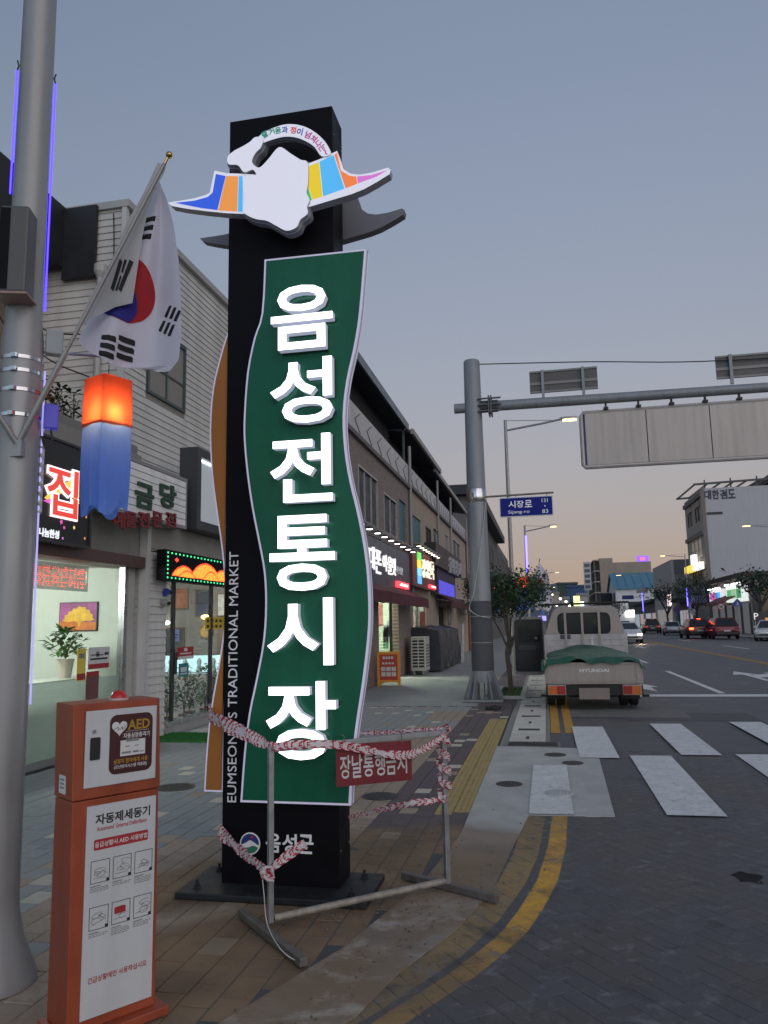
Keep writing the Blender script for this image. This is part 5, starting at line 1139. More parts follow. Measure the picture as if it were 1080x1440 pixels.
# ---------------------------------------------------------------- phone outlet building and terrace house (near side of street, farther along)
XF = -4.6
def F_(px, py): p = atX(px, py, XF); return p.y, p.z
brickw = PM('mosaic_brick_wall', (.3, .25, .23), .8, 0, .1, 3, .3, 60, streak=.15)
def add_brick(m, sc_, c2):
    nt = m.node_tree; N = nt.nodes.new; L = nt.links.new; b = nt.nodes['Principled BSDF']; base = b.inputs['Base Color'].links[0].from_socket
    g = N('ShaderNodeTexCoord'); mp = N('ShaderNodeMapping'); mp.inputs['Rotation'].default_value = (0, rad(90), rad(90)); L(g.outputs['Object'], mp.inputs[0])
    sp = N('ShaderNodeSeparateXYZ'); cb = N('ShaderNodeCombineXYZ'); L(g.outputs['Object'], sp.inputs[0]); L(sp.outputs[1], cb.inputs[0]); L(sp.outputs[2], cb.inputs[1])
    t = N('ShaderNodeTexBrick'); t.inputs['Scale'].default_value = sc_; t.inputs['Mortar Size'].default_value = .03; t.inputs['Color1'].default_value = (1, 1, 1, 1); t.inputs['Color2'].default_value = (.75, .72, .7, 1); t.inputs['Mortar'].default_value = (*c2, 1); L(cb.outputs[0], t.inputs[0])
    x = N('ShaderNodeMix'); x.data_type = 'RGBA'; x.blend_type = 'MULTIPLY'; x.inputs[0].default_value = 1; L(base, x.inputs[6]); L(t.outputs[0], x.inputs[7]); L(x.outputs[2], b.inputs['Base Color'])
add_brick(brickw, 4.5, (.5, .48, .47))
Y0c, Y1c = 15.65, F_(574, 700)[0]
zpar0, zpar1 = F_(540, 650)[1], F_(540, 617)[1]
hc = wthing('outlet_building', 'brick faced two storey building with zigzag parapet and phone outlet shop', 'building', (XF - 1, 20, 0))
o1 = (F_(503, 655)[0], F_(530, 655)[0], F_(530, 748)[1], F_(530, 675)[1])
o2 = (F_(539, 690)[0], F_(557, 690)[0], F_(557, 758)[1], F_(557, 706)[1])
d1 = (F_(533, 900)[0], F_(561, 900)[0], .05, 2.35)
o3 = (F_(562, 730)[0], F_(571, 730)[0], F_(566, 765)[1], F_(566, 705)[1])
mb = wall_cells(MB(), XF - .25, XF, Y0c, Y1c, 0, zpar0, [o1, o2, o3, d1]); mb.build('wall', brickw, hc)
MB().box(-12, XF - .251, Y0c, Y0c + .2, 0, zpar1).build('end_wall', PM('render_grey', (.2, .19, .18), .8, 0, .15), hc)
MB().box(-12, XF + .1, Y0c, Y1c, zpar0 - .12, zpar0).build('cornice', PM('cornice_dark', (.13, .12, .12), .7), hc)
MB().box(-12, -11.8, Y0c, 44, 0, 8).build('rear_wall', PM('render_grey', (.2, .19, .18)), hc)
parm = PM('parapet_panel', (.5, .49, .5), .6, 0, .08, 2, streak=.15); zig_m = PM('zigzag_line', (.1, .1, .11), .6)
par = MB().box(XF - .1, XF + .02, Y0c, Y1c, zpar0, zpar1).build('parapet', parm, hc)
def zig(parent, y0, y1, z0, z1, n, X):
    st_ = (y1 - y0) / n
    for k in range(n):
        a = y0 + (k + .65) * st_
        q = MB(); pts = [(X, a, z1 - .1), (X, a - st_ * .42, (z0 + z1) / 2), (X, a, z0 + .1)]
        q.bar(pts[0], pts[1], .018, .03, up=(1, 0, 0)); q.bar(pts[1], pts[2], .018, .03, up=(1, 0, 0)); q.build('zigzag', zig_m, parent)
zig(par, Y0c, Y1c, zpar0, zpar1, 8, XF + .022)
roofd = PM('canopy_sheet_dark', (.022, .026, .036), .55, .3, .2)
rz0, rz1 = F_(569, 622)[1], F_(569, 598)[1]
Yr1 = F_(569, 610)[0]
MB().box(-12, XF + .12, Y0c - .1, Yr1, rz1 - .14, rz1).build('roof', roofd, hc)
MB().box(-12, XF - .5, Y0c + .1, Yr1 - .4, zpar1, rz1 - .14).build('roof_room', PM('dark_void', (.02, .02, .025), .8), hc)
MB().box(XF + .1, XF + .16, Y0c - .1, Yr1, rz1 - .24, rz1 + .02).build('gutter', PM('gutter_blue_grey', (.12, .14, .17), .4, .4), hc)
MB().box(XF - .06, XF + .0, Yr1 - .2, Yr1 - .05, zpar1, rz1 - .14).build('roof_post', PM('green_grey_post', (.05, .07, .065), .6), hc)
win(hc, XF, *o1, alum, dglass, 3); win(hc, XF, *o2, alum, dglass, 2)
teal = PM('teal_shutter', (.02, .12, .15), .5, 0, .15, 5)
MB().box(XF - .12, XF - .06, *o3).build('window_shutter', teal, hc)
MB().tube([(XF + .08, Y1c, 2.3), (XF + .08, Y1c, rz0 - .05)], .06, 10).build('downpipe', PM('pipe_grey', (.25, .25, .25), .5), hc, smooth=True)
# terrace house
hd = wthing('terrace_house', 'long two storey terrace house with balustrade panels and sloping eaves', 'building', (XF - 1, 34, 0))
Y2, Y3 = Y1c + .1, F_(654, 760)[0]
W_list = [(F_(580, 740)[0], F_(592, 740)[0], F_(586, 778)[1], F_(586, 728)[1], 't'), (F_(599, 760)[0], F_(606, 760)[0], F_(602, 790)[1], F_(602, 742)[1], 'd'), (F_(609, 760)[0], F_(619, 760)[0], F_(613, 778)[1], F_(613, 744)[1], 'a'), (F_(626, 770)[0], F_(630, 770)[0], F_(628, 780)[1], F_(628, 752)[1], 'a'), (F_(637, 780)[0], F_(647, 780)[0], F_(642, 800)[1], F_(642, 762)[1], 'a')]
beige = PM('beige_render', (.37, .3, .24), .85, 0, .12, 2, .2, 60, streak=.25)
g1 = (Y2 + .4, F_(601, 900)[0], .3, 2.5); g2 = (F_(618, 900)[0], F_(628, 900)[0], .1, 2.4)
wall_cells(MB(), XF - .25, XF, Y2, Y3, 0, zpar0 + .05, [w_[:4] for w_ in W_list] + [g1, g2]).build('wall', beige, hd)
MB().box(-12, XF + .12, Y2, Y3, zpar0 - .05, zpar0 + .07).build('floor_edge', PM('cornice_dark', (.13, .12, .12)), hd)
for w_ in W_list:
    if w_[4] == 't': MB().box(XF - .12, XF - .05, *w_[:4]).build('window_shutter', teal, hd)
    else: win(hd, XF, *w_[:4], alum if w_[4] == 'a' else dframe, dglass, 2)
pz0, pz1 = zpar0 + .07, zpar1
cuts = [Y2, F_(612, 690)[0], F_(631, 720)[0], Y3]
for a, b, n in zip(cuts, cuts[1:], (6, 7, 9)):
    pp = MB().box(XF - .06, XF + .04, a + .06, b - .06, pz0, pz1).build('balustrade_panel', parm, hd); zig(pp, a, b, pz0, pz1, n, XF + .042)
    MB().tube([(XF + .1, b - .03, 2.4), (XF + .1, b - .03, rz0)], .05, 8).build('downpipe', PM('pipe_grey', (.25, .25, .25)), hd, smooth=True)
er = F_(612, 657)[0]
ez = F_(600, 645)[1]
for a, b, z, dx in ((Y2 - .3, er, ez, .18), (er - 1.2, Y3 + .2, ez - .12, .08)):
    m_ = MB(); m_.add([(-12, a, z + 1.2), (XF + dx, a, z - .12), (XF + dx, b, z - .12), (-12, b, z + 1.2), (-12, a, z + 1.3), (XF + dx, a, z), (XF + dx, b, z), (-12, b, z + 1.3)], [(0, 1, 2, 3), (7, 6, 5, 4), (0, 4, 5, 1), (1, 5, 6, 2), (2, 6, 7, 3), (3, 7, 4, 0)]); m_.build('roof', roofd, hd)
    MB().box(XF + dx, XF + dx + .1, a, b, z - .16, z + .03).build('gutter', PM('gutter_pale', (.27, .25, .24), .45, .3), hd)
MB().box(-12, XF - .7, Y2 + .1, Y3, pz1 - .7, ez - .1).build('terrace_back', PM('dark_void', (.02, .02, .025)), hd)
by0, by1 = F_(597, 790)[0], F_(636, 800)[0]
MB().box(XF, XF + .45, by0, by0 + .06, F_(600, 790)[1] - .0, F_(600, 765)[1]).build('balcony_side', PM('balcony_black', (.02, .02, .022), .6), hd)
MB().box(XF + .4, XF + .46, by0 + .06, by1, F_(600, 796)[1], F_(600, 765)[1]).build('balcony_front', PM('balcony_rust', (.1, .075, .065), .7, 0, .3, 4, streak=.3), hd)
MB().box(XF + .002, XF + .4, by0 + .06, by1, F_(600, 796)[1], F_(600, 796)[1] + .08).build('balcony_floor', PM('cornice_dark', (.13, .12, .12)), hd)
MB().box(XF - .2, XF + .1, Y3, Y3 + 1.2, 0, zpar0).build('red_pier', PM('red_pier', (.2, .05, .035), .7), hd)
# interiors behind shop doors
for (nm, lb, a, b, c_, pw_) in (('shop_room', 'bright green-white phone shop interior seen through its doorway', Y0c + 1.2, Y1c - .1, (.95, 1, .82), 480), ('shop_room', 'lit pale shop interior behind the spice red sign', Y2 + .1, g1[1] + 2, (.95, 1, .9), 300)):
    t = wthing(nm, lb, 'shop interior', (XF - 1.5, (a + b) / 2, .012))
    wm = PM('mint_wall', (.6, .66, .52), .8, 0, .05)
    MB().box(XF - 3, XF - 2.9, a, b, 0.012, 2.7).build('back_wall', wm, t); MB().box(XF - 2.9, XF - .26, b - .1, b, .012, 2.7).build('side_wall', wm, t); MB().box(XF - 2.9, XF - .26, a, b - .1, 2.6, 2.7).build('ceiling', wm, t)
    MB().box(XF - 2.9, XF - .26, a, b - .1, .003, .011).build('floor', ifl, t); MB().box(XF - 1.9, XF - .9, (a + b) / 2 - .2, (a + b) / 2 + .2, 2.57, 2.599).build('ceiling_lamp', EM('mint_lamp', c_, 7), t)
    light('room_light', (XF - 1.1, b - 2.2, 2.3), pw_, c_, .3, t)
    R8 = random.Random(int(a))
    for k in range(9):
        x = XF - 2.7 + R8.random() * 2.2; z = .4 + R8.random() * 1.2; h_ = R8.uniform(.4, .9); cc = R8.choice([(.04, .05, .06), (.2, .25, .3), (.3, .06, .04), (.1, .2, .18), (.35, .3, .1), (.05, .15, .1)])
        MB().box(x, x + R8.uniform(.15, .35), b - .12, b - .105, z, z + h_).build('wall_poster', PM('poster_%d%d' % (int(a), k), cc, .5, 0, .5, 9), t)
MB().box(XF - .3, XF - .24, d1[0] - .06, d1[0], 0, 2.4).build('door_jamb', dframe, hc); dj = MB().box(XF - .2, XF - .12, d1[1] - .5, d1[1] - .44, 0.05, 2.35).build('door_mullion', dframe, hc)
MB().box(XF - .17, XF - .16, d1[0], d1[1] - .5, .05, 2.35).build('door_glass', glass, hc)
f2 = MB()
for y in (g1[0], (g1[0] + g1[1]) / 2 + .2, g1[1] - .06): f2.box(XF - .2, XF - .12, y, y + .06, .3, 2.5)
f2.build('shopfront_frame', alum, hd); MB().box(XF - .17, XF - .16, g1[0] + .06, g1[1] - .06, .3, 2.5).build('shopfront_glass', glass, hd)
MB().box(XF - .2, XF - .12, g2[0], g2[1], .1, 2.4).build('dark_door', black_metal, hd)
MB().box(XF - .001, XF + .06, F_(597, 900)[0] - 1.0, F_(597, 900)[0] - .1, .05, 2.1).build('orange_door', PM('orange_door', (.25, .06, .02), .5), hd)
# ---- shop signs with lamp rows
XSg = XF + .3
def SG(px, py): p = atX(px, py, XSg); return p.y, p.z
def lamprow(t, y0, y1, z, n, c, e):
    MB().box(XSg + .05, XSg + .3, y0, y1, z + .05, z + .1).build('lamp_rail', PM('lamp_rail', (.2, .19, .19), .5), t)
    for k in range(n):
        y = y0 + (y1 - y0) * (k + .5) / n
        l_ = MB().lathe([(.03, .05), (.085, .0)], (XSg + .2, y, z), 12).build('lamp_head', PM('lamp_cap', (.5, .5, .5), .4), t)
        MB().lathe([(.078, -.006), (.078, -.001)], (XSg + .2, y, z), 12).build('lamp_lens', EM('lens_' + str(c), c, 7), l_)
        light('lamp_beam', (XSg + .2, y, z - .04), e, c, .04, t, 'SPOT', (rad(0), rad(16), 0)).data.spot_size = rad(64)
a, b = SG(516, 752), SG(577, 838); y0s = 15.9
s1 = signbox('shop_sign', 'dark grey phone outlet sign with white lit letters under a lamp row', XSg, y0s, b[0], b[1], SG(577, 780)[1], .28, PM('charcoal_sign', (.09, .085, .105), .5), dframe, fw=.03)
zt = SG(577, 780)[1]
lamprow(s1, y0s, b[0], zt + .02, 10, (.9, .97, 1), 3.2)
for ch, qx0, qx1, qy0, qy1 in (('휴', 507, 515.5, 762, 795), ('대', 518, 526, 768, 800), ('폰', 527, 535.5, 774, 807), ('아', 537.5, 544, 780, 803), ('울', 544.8, 550, 783, 808), ('렛', 550.6, 555.6, 785, 809)):
    (ya, za), (yb, zb) = SG(qx0, (qy0 + qy1) / 2 + 17), SG(qx1, (qy0 + qy1) / 2 - 15); za, zb = SG((qx0 + qx1) / 2, qy1)[1], SG((qx0 + qx1) / 2, qy0)[1]
    text('letter', ch, (XSg + .001, (ya + yb) / 2, (za + zb) / 2), Y_, Z_, EM('sign_white', (1, 1, 1), .85), s1, h=zb - za, w=(yb - ya) * .92, bold=.008, depth=.03)
y, z = SG(561, 802); text('lettering', '중고폰·신품폰', (XSg + .001, y, z), Y_, Z_, EM('sign_dim', (.6, .65, .7), .35), s1, h=.22, w=1.3, depth=.01)
def ledbox(t, p0, p1, c=(1, .06, .08)):
    (a0, z1_), (b0, z0_) = p0, p1
    bx = MB().box(XSg + .002, XSg + .1, a0, b0, z0_, z1_).build('phone_light_box', EM('red_light_box', c, 1.6), t)
    R9 = random.Random(4); q = MB(); n = 8
    for k in range(n): q.box(XSg + .1, XSg + .106, a0 + (b0 - a0) * (.12 + .78 * k / n), a0 + (b0 - a0) * (.12 + .78 * (k + .62) / n), z0_ + (z1_ - z0_) * .3, z0_ + (z1_ - z0_) * (.72 if k % 3 else .5))
    q.build('digits', EM('digit_white', (1, .9, .9), 2.5), bx)
ledbox(s1, SG(556, 817), SG(571, 829))
a, b = SG(577.5, 775), SG(612, 832)
s2 = signbox('shop_sign', 'brick red shop sign with yellow-white letters under a lamp row', XSg, a[0] + .15, b[0], b[1], SG(612, 787)[1], .28, PM('brick_red_sign', (.2, .045, .03), .5, 0, .1), PM('brick_red_frame', (.14, .03, .025), .5), fw=.05)
lamprow(s2, a[0] + .15, b[0], SG(612, 787)[1] + .02, 8, (1, .82, .66), 1.6)
for k, (ch, px) in enumerate((('경', 594.5), ('영', 599.5), ('선', 603.5), ('국', 607.5))):
    y, z = SG(px, 799 + k * 1.2); text('letter', ch, (XSg + .001, y, z), Y_, Z_, EM('sign_cream', (1, .95, .75), .9), s2, h=.68, w=.62, bold=-.006, depth=.05)
y, z = SG(589, 797)
for i, c in enumerate(((.1, .4, .8), (.2, .6, .9), (.9, .6, .05), (.1, .6, .1))):
    MB().box(XSg + .001, XSg + .04, y - .35, y + .35, z - .6 + i * .28, z - .34 + i * .28).build('colour_block', EM('block%d' % i, c, 1.2), s2)
ledbox(s2, SG(602, 822), SG(610, 829), (1, .16, .12))
a, b = SG(613.5, 795), SG(640, 842)
s3 = signbox('shop_sign', 'navy shop sign glowing blue below with grey cut-out letters', XSg, a[0] + .1, b[0], SG(640, 842)[1], SG(625, 800)[1], .28, PM('navy_sign', (.015, .015, .05), .5), dframe, fw=.03)
MB().box(XSg + .002, XSg + .01, a[0] + .6, b[0] - .2, SG(640, 842)[1] + .05, SG(640, 842)[1] + .62).build('blue_glow_panel', EM('blue_panel', (.08, .06, .75), .7), s3)
y, z = SG(633, 797); text('letter', '유통청과', (XSg + .05, y + .6, z), Y_, Z_, PM('grey_cutout', (.36, .36, .38), .5), s3, h=.75, w=5.2, bold=.05, depth=.15)
# ---- awnings
def awning(label, y0, y1, z, d, m, val=.28):
    t = wthing('awning', label, 'awning', (XF + .05, (y0 + y1) / 2, z), 'shop awnings')
    mb = MB(); n = 12; rings = []
    for k in range(n + 1):
        y = y0 + (y1 - y0) * k / n; sg = .02 * math.sin(k * 1.9)
        rings.append([(XF + .06, y, z + .32), (XF + .06 + d * .5, y, z + .2 + sg), (XF + .06 + d, y, z + .02 + sg * .5), (XF + .06 + d + .01, y, z - val + sg), (XF + .05 + d, y, z - val + sg), (XF + .05 + d - .01, y, z), (XF + .06 + d * .5, y, z + .18 + sg), (XF + .06, y, z + .3)])
    mb.loft(rings).build('canopy', m, t)
    for y in (y0 + .3, y1 - .3): MB().bar((XF + .06, y, z + .1), (XF + .04 + d, y, z), .03, .03).build('arm', alum, t)
maroon = PM('maroon_canvas', (.09, .018, .025), .8, 0, .15, 4, .1, 200)
awning('maroon canvas awning over the phone outlet doorway', y0s + .3, F_(574, 850)[0], F_(574, 850)[1] + .14, .65, maroon)
awning('maroon canvas awning below the navy sign', F_(611, 850)[0], F_(636, 850)[0], F_(620, 852)[1] + .15, .7, maroon)
aw3 = wthing('canopy', 'ribbed white arched plastic canopy past the awnings', 'canopy', (XF + .4, 40, 2.6))
for k in range(16):
    a0 = F_(640, 850)[0] + k * .3
    MB().tube([(XF + .05 + 1.0 * math.sin(t), a0, 2.2 + .75 * math.cos(t)) for t in (0, .4, .8, 1.2, 1.57)], .05, 6).build('rib', PM('rib_white', (.4, .4, .42), .4), aw3, smooth=True)
mb = MB(); A0 = F_(640, 850)[0]
mb.loft([[(XF + .05 + 1.02 * math.sin(t), A0, 2.2 + .77 * math.cos(t)) for t in (0, .4, .8, 1.2, 1.57)], [(XF + .05 + 1.02 * math.sin(t), A0 + 4.8, 2.2 + .77 * math.cos(t)) for t in (0, .4, .8, 1.2, 1.57)]], closed=False, caps=False); mb.build('sheet', PM('canopy_sheet', (.1, .1, .12), .4), aw3, True)
# ---- air conditioners
def aircon(label, base, w_, h_, d_):
    t = thing('air_conditioner', label, 'air conditioner', base, 0, 'outdoor air conditioning units')
    acw = PM('aircon_white', (.5, .5, .47), .5, .1, .06, 4, streak=.12)
    for x in (-w_ / 2 + .05, w_ / 2 - .12):
        MB().box(x, x + .07, 0, d_, 0, .12).build('foot', steel, t)
    MB().box(-w_ / 2, w_ / 2, 0, d_, .12, h_).build('case', acw, t, bevel=.012)
    MB().box(-w_ / 2 + .05, w_ / 2 - .05, -.004, -.0005, .2, h_ - .06).build('grille_recess', dark, t)
    for k in range(10): MB().box(-w_ / 2 + .05, w_ / 2 - .05, -.02, -.006, .2 + k * (h_ - .28) / 9.3, .2 + k * (h_ - .28) / 9.3 + .035).build('slat', acw, t)
    MB().box(-.015, .015, -.024, -.0205, .19, h_ - .05).build('mullion', acw, t)
    for k in range(8): MB().box(w_ / 2 + .001, w_ / 2 + .006, .08, d_ - .08, .25 + k * (h_ - .45) / 8, .28 + k * (h_ - .45) / 8).build('side_vent', dark, t)
    return t
p = gnd(589, 949); aircon('tall white air conditioner unit beside the phone shop', (p.x, p.y, .0), .48, 1.22, .9)
p = gnd(640, 929); aircon('grey-white air conditioner unit past the tarpaulin', (-4.15, p.y - 4, .0), .5, 1.3, .8)
# ---- tarpaulin-covered stall
ty0, ty1 = 26.6, 33
tp = wthing('covered_stall', 'market stall wrapped in a sagging dark blue tarpaulin', 'stall', (-4.1, (ty0 + ty1) / 2, 0))
mb = MB(); nn = 26; rings = []
for k in range(nn + 1):
    y = ty0 + (ty1 - ty0) * k / nn; s1_ = .05 * math.sin(k * .9) + .03 * math.sin(k * 2.3)
    rings.append([(XF + .02, y, .0), (XF + .02, y, 1.5 + s1_ * .4), (XF + .4, y, 1.52 + s1_), (XF + .95 + s1_ * .3, y, 1.4 + s1_ * .5), (XF + 1.0 + s1_, y, .9), (XF + 1.02 - s1_, y, .35), (XF + 1.0 + s1_, y, .06)])
mb.loft(rings).build('tarpaulin', PM('navy_tarpaulin', (.03, .034, .045), .45, 0, .2, 4, .1, 40), tp, True)
for y in (ty1 - .5, ty1): MB().tube([(XF + 1.08, y, 0), (XF + 1.08, y, 1.6)], .025, 8).build('pole', steel, tp)
MB().loft([[(XF + 1.06 + .05 * math.sin(k * 2.2), ty1 - .2 + .1 * k, 0), (XF + 1.1 + .05 * math.sin(k * 2.2 + .5), ty1 - .2 + .1 * k, 1.62)] for k in range(8)], closed=False, caps=False).build('plastic_sheet', PM('clear_plastic', (.4, .4, .42), .2, 0, .2), tp, True)
# ---- A-board
p = gnd(545, 964)
ab = thing('sandwich_board', 'orange framed sandwich board with red poster outside phone shop', 'sign board', (p.x + .05, p.y, 0), rad(8))
om = PM('orange_board', (.5, .2, .02), .5, 0, .08, emit=(.6, .25, .03), es=.1)
for s_ in (-1, 1):
    q = MB(Matrix.Rotation(s_ * -.12, 4, 'X') @ Matrix.Translation((0, s_ * .17, 0)))
    for bx in ((-.3, -.24, 0, .92), (.24, .3, 0, .92), (-.24, .24, .86, .92), (-.24, .24, .12, .18)): q.box(bx[0], bx[1], -.015, .015, bx[2], bx[3])
    fb = q.build('frame', om, ab); q2 = MB(q.M); q2.box(-.24, .24, -.008, .008, .18, .86); q2.build('poster', PM('poster_red', (.3, .04, .03), .5, 0, .08, emit=(.4, .05, .03), es=.1), fb)
    if s_ < 0:
        for (z, h_, w2) in ((.74, .07, .3), (.6, .05, .34)):
            q3 = MB(q.M)
            for k in range(4): q3.box(-w2 / 2 + k * w2 / 4, -w2 / 2 + (k + .75) * w2 / 4, -.011, -.0085, z, z + h_)
            q3.build('poster_print', wpnt, fb)
        for r_ in range(2):
            for k in range(3): q3 = MB(q.M); q3.box(-.2 + k * .14, -.08 + k * .14, -.011, -.0085, .28 + r_ * .14, .39 + r_ * .14); q3.build('poster_print', wpnt, fb)
# ---- small plants and hanging sign board near the last shop
t = wthing('hanging_board', 'small framed black board with white scrawl on the wall past the awnings', 'sign', (XF + .01, 37.5, 1.6))
MB().box(XF + .005, XF + .03, 37, 38.2, 1.55, 2.5).build('board', PM('board_grey', (.12, .12, .12), .5), t)
q = MB(); R9 = random.Random(8)
for k in range(9): q.bar((XF + .034, 37.2 + R9.random() * .8, 1.65 + R9.random() * .7), (XF + .034, 37.2 + R9.random() * .8, 1.65 + R9.random() * .7), .004, .03, up=(1, 0, 0))
q.build('scrawl', wpnt, t)
pw = wthing('shutter_house', 'plum shuttered low shops at the end of terrace', 'building', (XF - .5, 47, 0))
MB().box(-12, XF + .2, Y3 + 1.3, 52, 0, 3.3).build('wall', PM('plum_shutter', (.1, .075, .085), .6, 0, .15, 3, streak=.2), pw)
for k in range(6): MB().box(XF + .2, XF + .24, Y3 + 1.8 + k * 1.2, Y3 + 2.9 + k * 1.2, .1, 2.5).build('shutter', PM('shutter_grey', (.2, .16, .17), .5, .2, .1, 20), pw)
# concrete block beyond
he = wthing('concrete_block', 'tall dark grey concrete building beyond the terrace house', 'building', (-9, 60, 0))
XE = -5.2
e0, e1 = atX(657, 700, XE).y, atX(687, 700, XE).y
ez1 = atX(657, 697, XE).z
cw = PM('grey_concrete_wall', (.13, .125, .125), .85, 0, .15, .8, streak=.3)
MB().box(-22, XE, e0, e1 + 12, 0, ez1).build('wall', cw, he)
MB().box(-22.5, XE + .9, e0 - .8, e1 + 12, ez1, ez1 + .7).build('roof', roofd, he)
for k in range(5):
    for j in range(2): win(he, XE + .02, e0 + 5 + k * 5, e0 + 7.6 + k * 5, 4.4 + j * 3.2, 6.2 + j * 3.2, dframe, dglass, 2)
hf = wthing('concrete_block', 'lower grey block with blue lit edge beyond the tall concrete building', 'building', (-9, 110, 0))
f0 = atX(700, 745, -5.5).y
MB().box(-22, -5.5, e1 + 14, 125, 0, 11.5).build('wall', PM('mid_grey_wall', (.15, .145, .15), .85, 0, .15, .8, streak=.25), hf)
for k in range(7):
    for j in range(3): win(hf, -5.48, e1 + 17 + k * 6, e1 + 20 + k * 6, 3.5 + j * 2.7, 5.2 + j * 2.7, dframe, dglass, 2)
# ================================================================== SIGN GANTRY
gx, gy = -1.36, 16.7
ga = wthing('sign_gantry', 'grey steel gantry column with long arm carrying a road sign seen from behind', 'gantry', (gx, gy, 0))
MB().lathe([(.235, .38), (.23, 2.0), (.18, 7.42), (.16, 7.45)], (gx, gy, 0), 32).build('column', grey_paint, ga, smooth=True)
wrapm = PM('dark_anti_poster_wrap', (.06, .066, .075), .75, 0, .15, 6, .35, 180)
MB().lathe([(.237, .62), (.2345, 2.08)], (gx, gy, 0), 32).build('column_wrap', wrapm, ga, smooth=True)
for z in (1.2, 1.75): MB().lathe([(.2385, z), (.2385, z + .012)], (gx, gy, 0), 32).build('strap', PM('strap_grey', (.3, .3, .3), .5, .4), ga, smooth=True)
MB().box(gx - .42, gx + .42, gy - .42, gy + .42, .0, .045).build('base_plate', grey_paint, ga, bevel=.006)
for k in range(12):
    a = k * math.pi / 6; c_, s_ = math.cos(a), math.sin(a); q = MB(Matrix.Translation((gx, gy, 0)) @ Matrix.Rotation(a, 4, 'Z'))
    q.prism([(.2, .046), (.41, .046), (.41, .09), (.238, .62), (.2, .62)], (0, 0, 0), X_, Z_, -.008, .008); q.build('gusset', grey_paint, ga)
for x in (-.35, .35):
    for y in (-.35, .35): MB().lathe([(.03, .046), (.03, .075), (.014, .075), (.014, .13)], (gx + x, gy + y, 0), 8).build('bolt', worn_m, ga)
az = 6.37
MB().tube([(gx - .42, gy, az), (gx - .17, gy, az)], .11, 20).build('arm_stub', grey_paint, ga, smooth=True)
MB().tube([(gx + .5, gy, az), (7.2, gy, az - .06)], [.115, .095], 24).build('arm', grey_paint, ga, smooth=True)
fl_m = PM('dark_flange', (.1, .105, .115), .55, .3, .15)
q = MB(); q.tube([(gx + .1, gy, az), (gx + .55, gy, az)], .135, 20); q.box(gx + .34, gx + .37, gy - .2, gy + .2, az - .2, az + .2); q.box(gx + .39, gx + .42, gy - .2, gy + .2, az - .2, az + .2)
for z in (-.14, .0, .14): q.box(gx + .12, gx + .62, gy - .19, gy - .13, az + z - .012, az + z + .012)
q.build('flange', fl_m, ga)
MB().tube(spline3([(gx + .16, gy, 7.36), (1.2, gy, 7.2), (3.5, gy, 7.0), (7, gy, 6.9)], 6), .012, 6).build('stay_wire', dark, ga)
MB().lathe([(.215, 4.22), (.218, 4.225), (.218, 4.5), (.215, 4.505)], (gx, gy, 0), 32).build('clamp_band', chrome, ga, smooth=True)
# cable wound down the column
MB().tube(spline3([(gx + .2, gy - .1, 4.2), (gx + .1, gy - .24, 3.4), (gx - .1, gy - .27, 2.3), (gx - .22, gy - .2, 1.95), (gx - .05, gy - .28, 1.78), (gx + .2, gy - .2, 1.72)], 8), .008, 6).build('cable', PM('pale_cable', (.4, .4, .4), .6), ga)
# big sign seen from behind
backm = PM('sign_back_sheet', (.44, .395, .37), .55, .25, .1, 1.4, .05, 40, streak=.18)
bs = wthing('overhead_road_sign', 'large blank back of a road sign panel hung beneath the gantry arm', 'road sign', (3, gy - .05, 4.82))
sx0, sz0, sz1 = .93, 4.83, 6.1
for k in range(5):
    x0 = sx0 + .1 + k * 1.27
    if x0 > 7: break
    MB().box(x0, min(x0 + 1.25, 7), gy + .0, gy + .05, sz0 + .08, sz1 - .06).build('back_panel', backm, bs)
rimp = PM('sign_rim', (.4, .37, .36), .5, .3)
MB().tube([(7, gy + .03, sz0 + .04), (sx0 + .06, gy + .03, sz0 + .04), (sx0 + .02, gy + .03, sz0 + .09), (sx0 + .02, gy + .03, sz1 - .1), (sx0 + .07, gy + .03, sz1 - .03), (7, gy + .03, sz1 - .03)], .045, 8).build('rim', rimp, bs, smooth=True)
MB().box(sx0 + .06, 7, gy + .051, gy + .056, sz0 + .08, sz1 - .06).build('sign_face', PM('sign_face_blue', (.02, .06, .3), .4), bs)
for k in range(9):
    x = sx0 + .55 + k * .67
    q = MB(); q.box(x - .05, x + .05, gy - .06, gy + .08, sz1 + .005, sz1 + .05); q.box(x - .02, x + .02, gy - .03, gy + .03, sz1 + .05, az - .1); q.build('hanger', dark, bs)
R9 = random.Random(12)
# two smaller plates on the arm
for x0, lb in ((-.1, 'small dark plate seen from behind standing on the gantry arm near the column'), (3.77, 'small dark plate seen from behind standing mid gantry arm')):
    t = wthing('road_sign', lb, 'road sign', (x0 + .7, gy - .02, az + .1))
    dk = PM('dark_plate_back', (.11, .105, .105), .6, .3, .15)
    MB().box(x0, x0 + 1.45, gy + .05, gy + .08, 6.6, 7.1).build('plate', dk, t)
    for z in (6.6, 7.06): MB().box(x0, x0 + 1.45, gy + .03, gy + .049, z, z + .04).build('rim', PM('plate_rim', (.2, .19, .19), .5, .3), t)
    MB().box(x0, x0 + 1.45, gy + .032, gy + .0485, 6.78, 6.84).build('channel', PM('plate_rim', (.2, .19, .19)), t)
    for x in (x0 + .28, x0 + 1.14): MB().box(x - .03, x + .03, gy - .03, gy + .029, az + .09, 7.1).build('post', grey_paint, t)
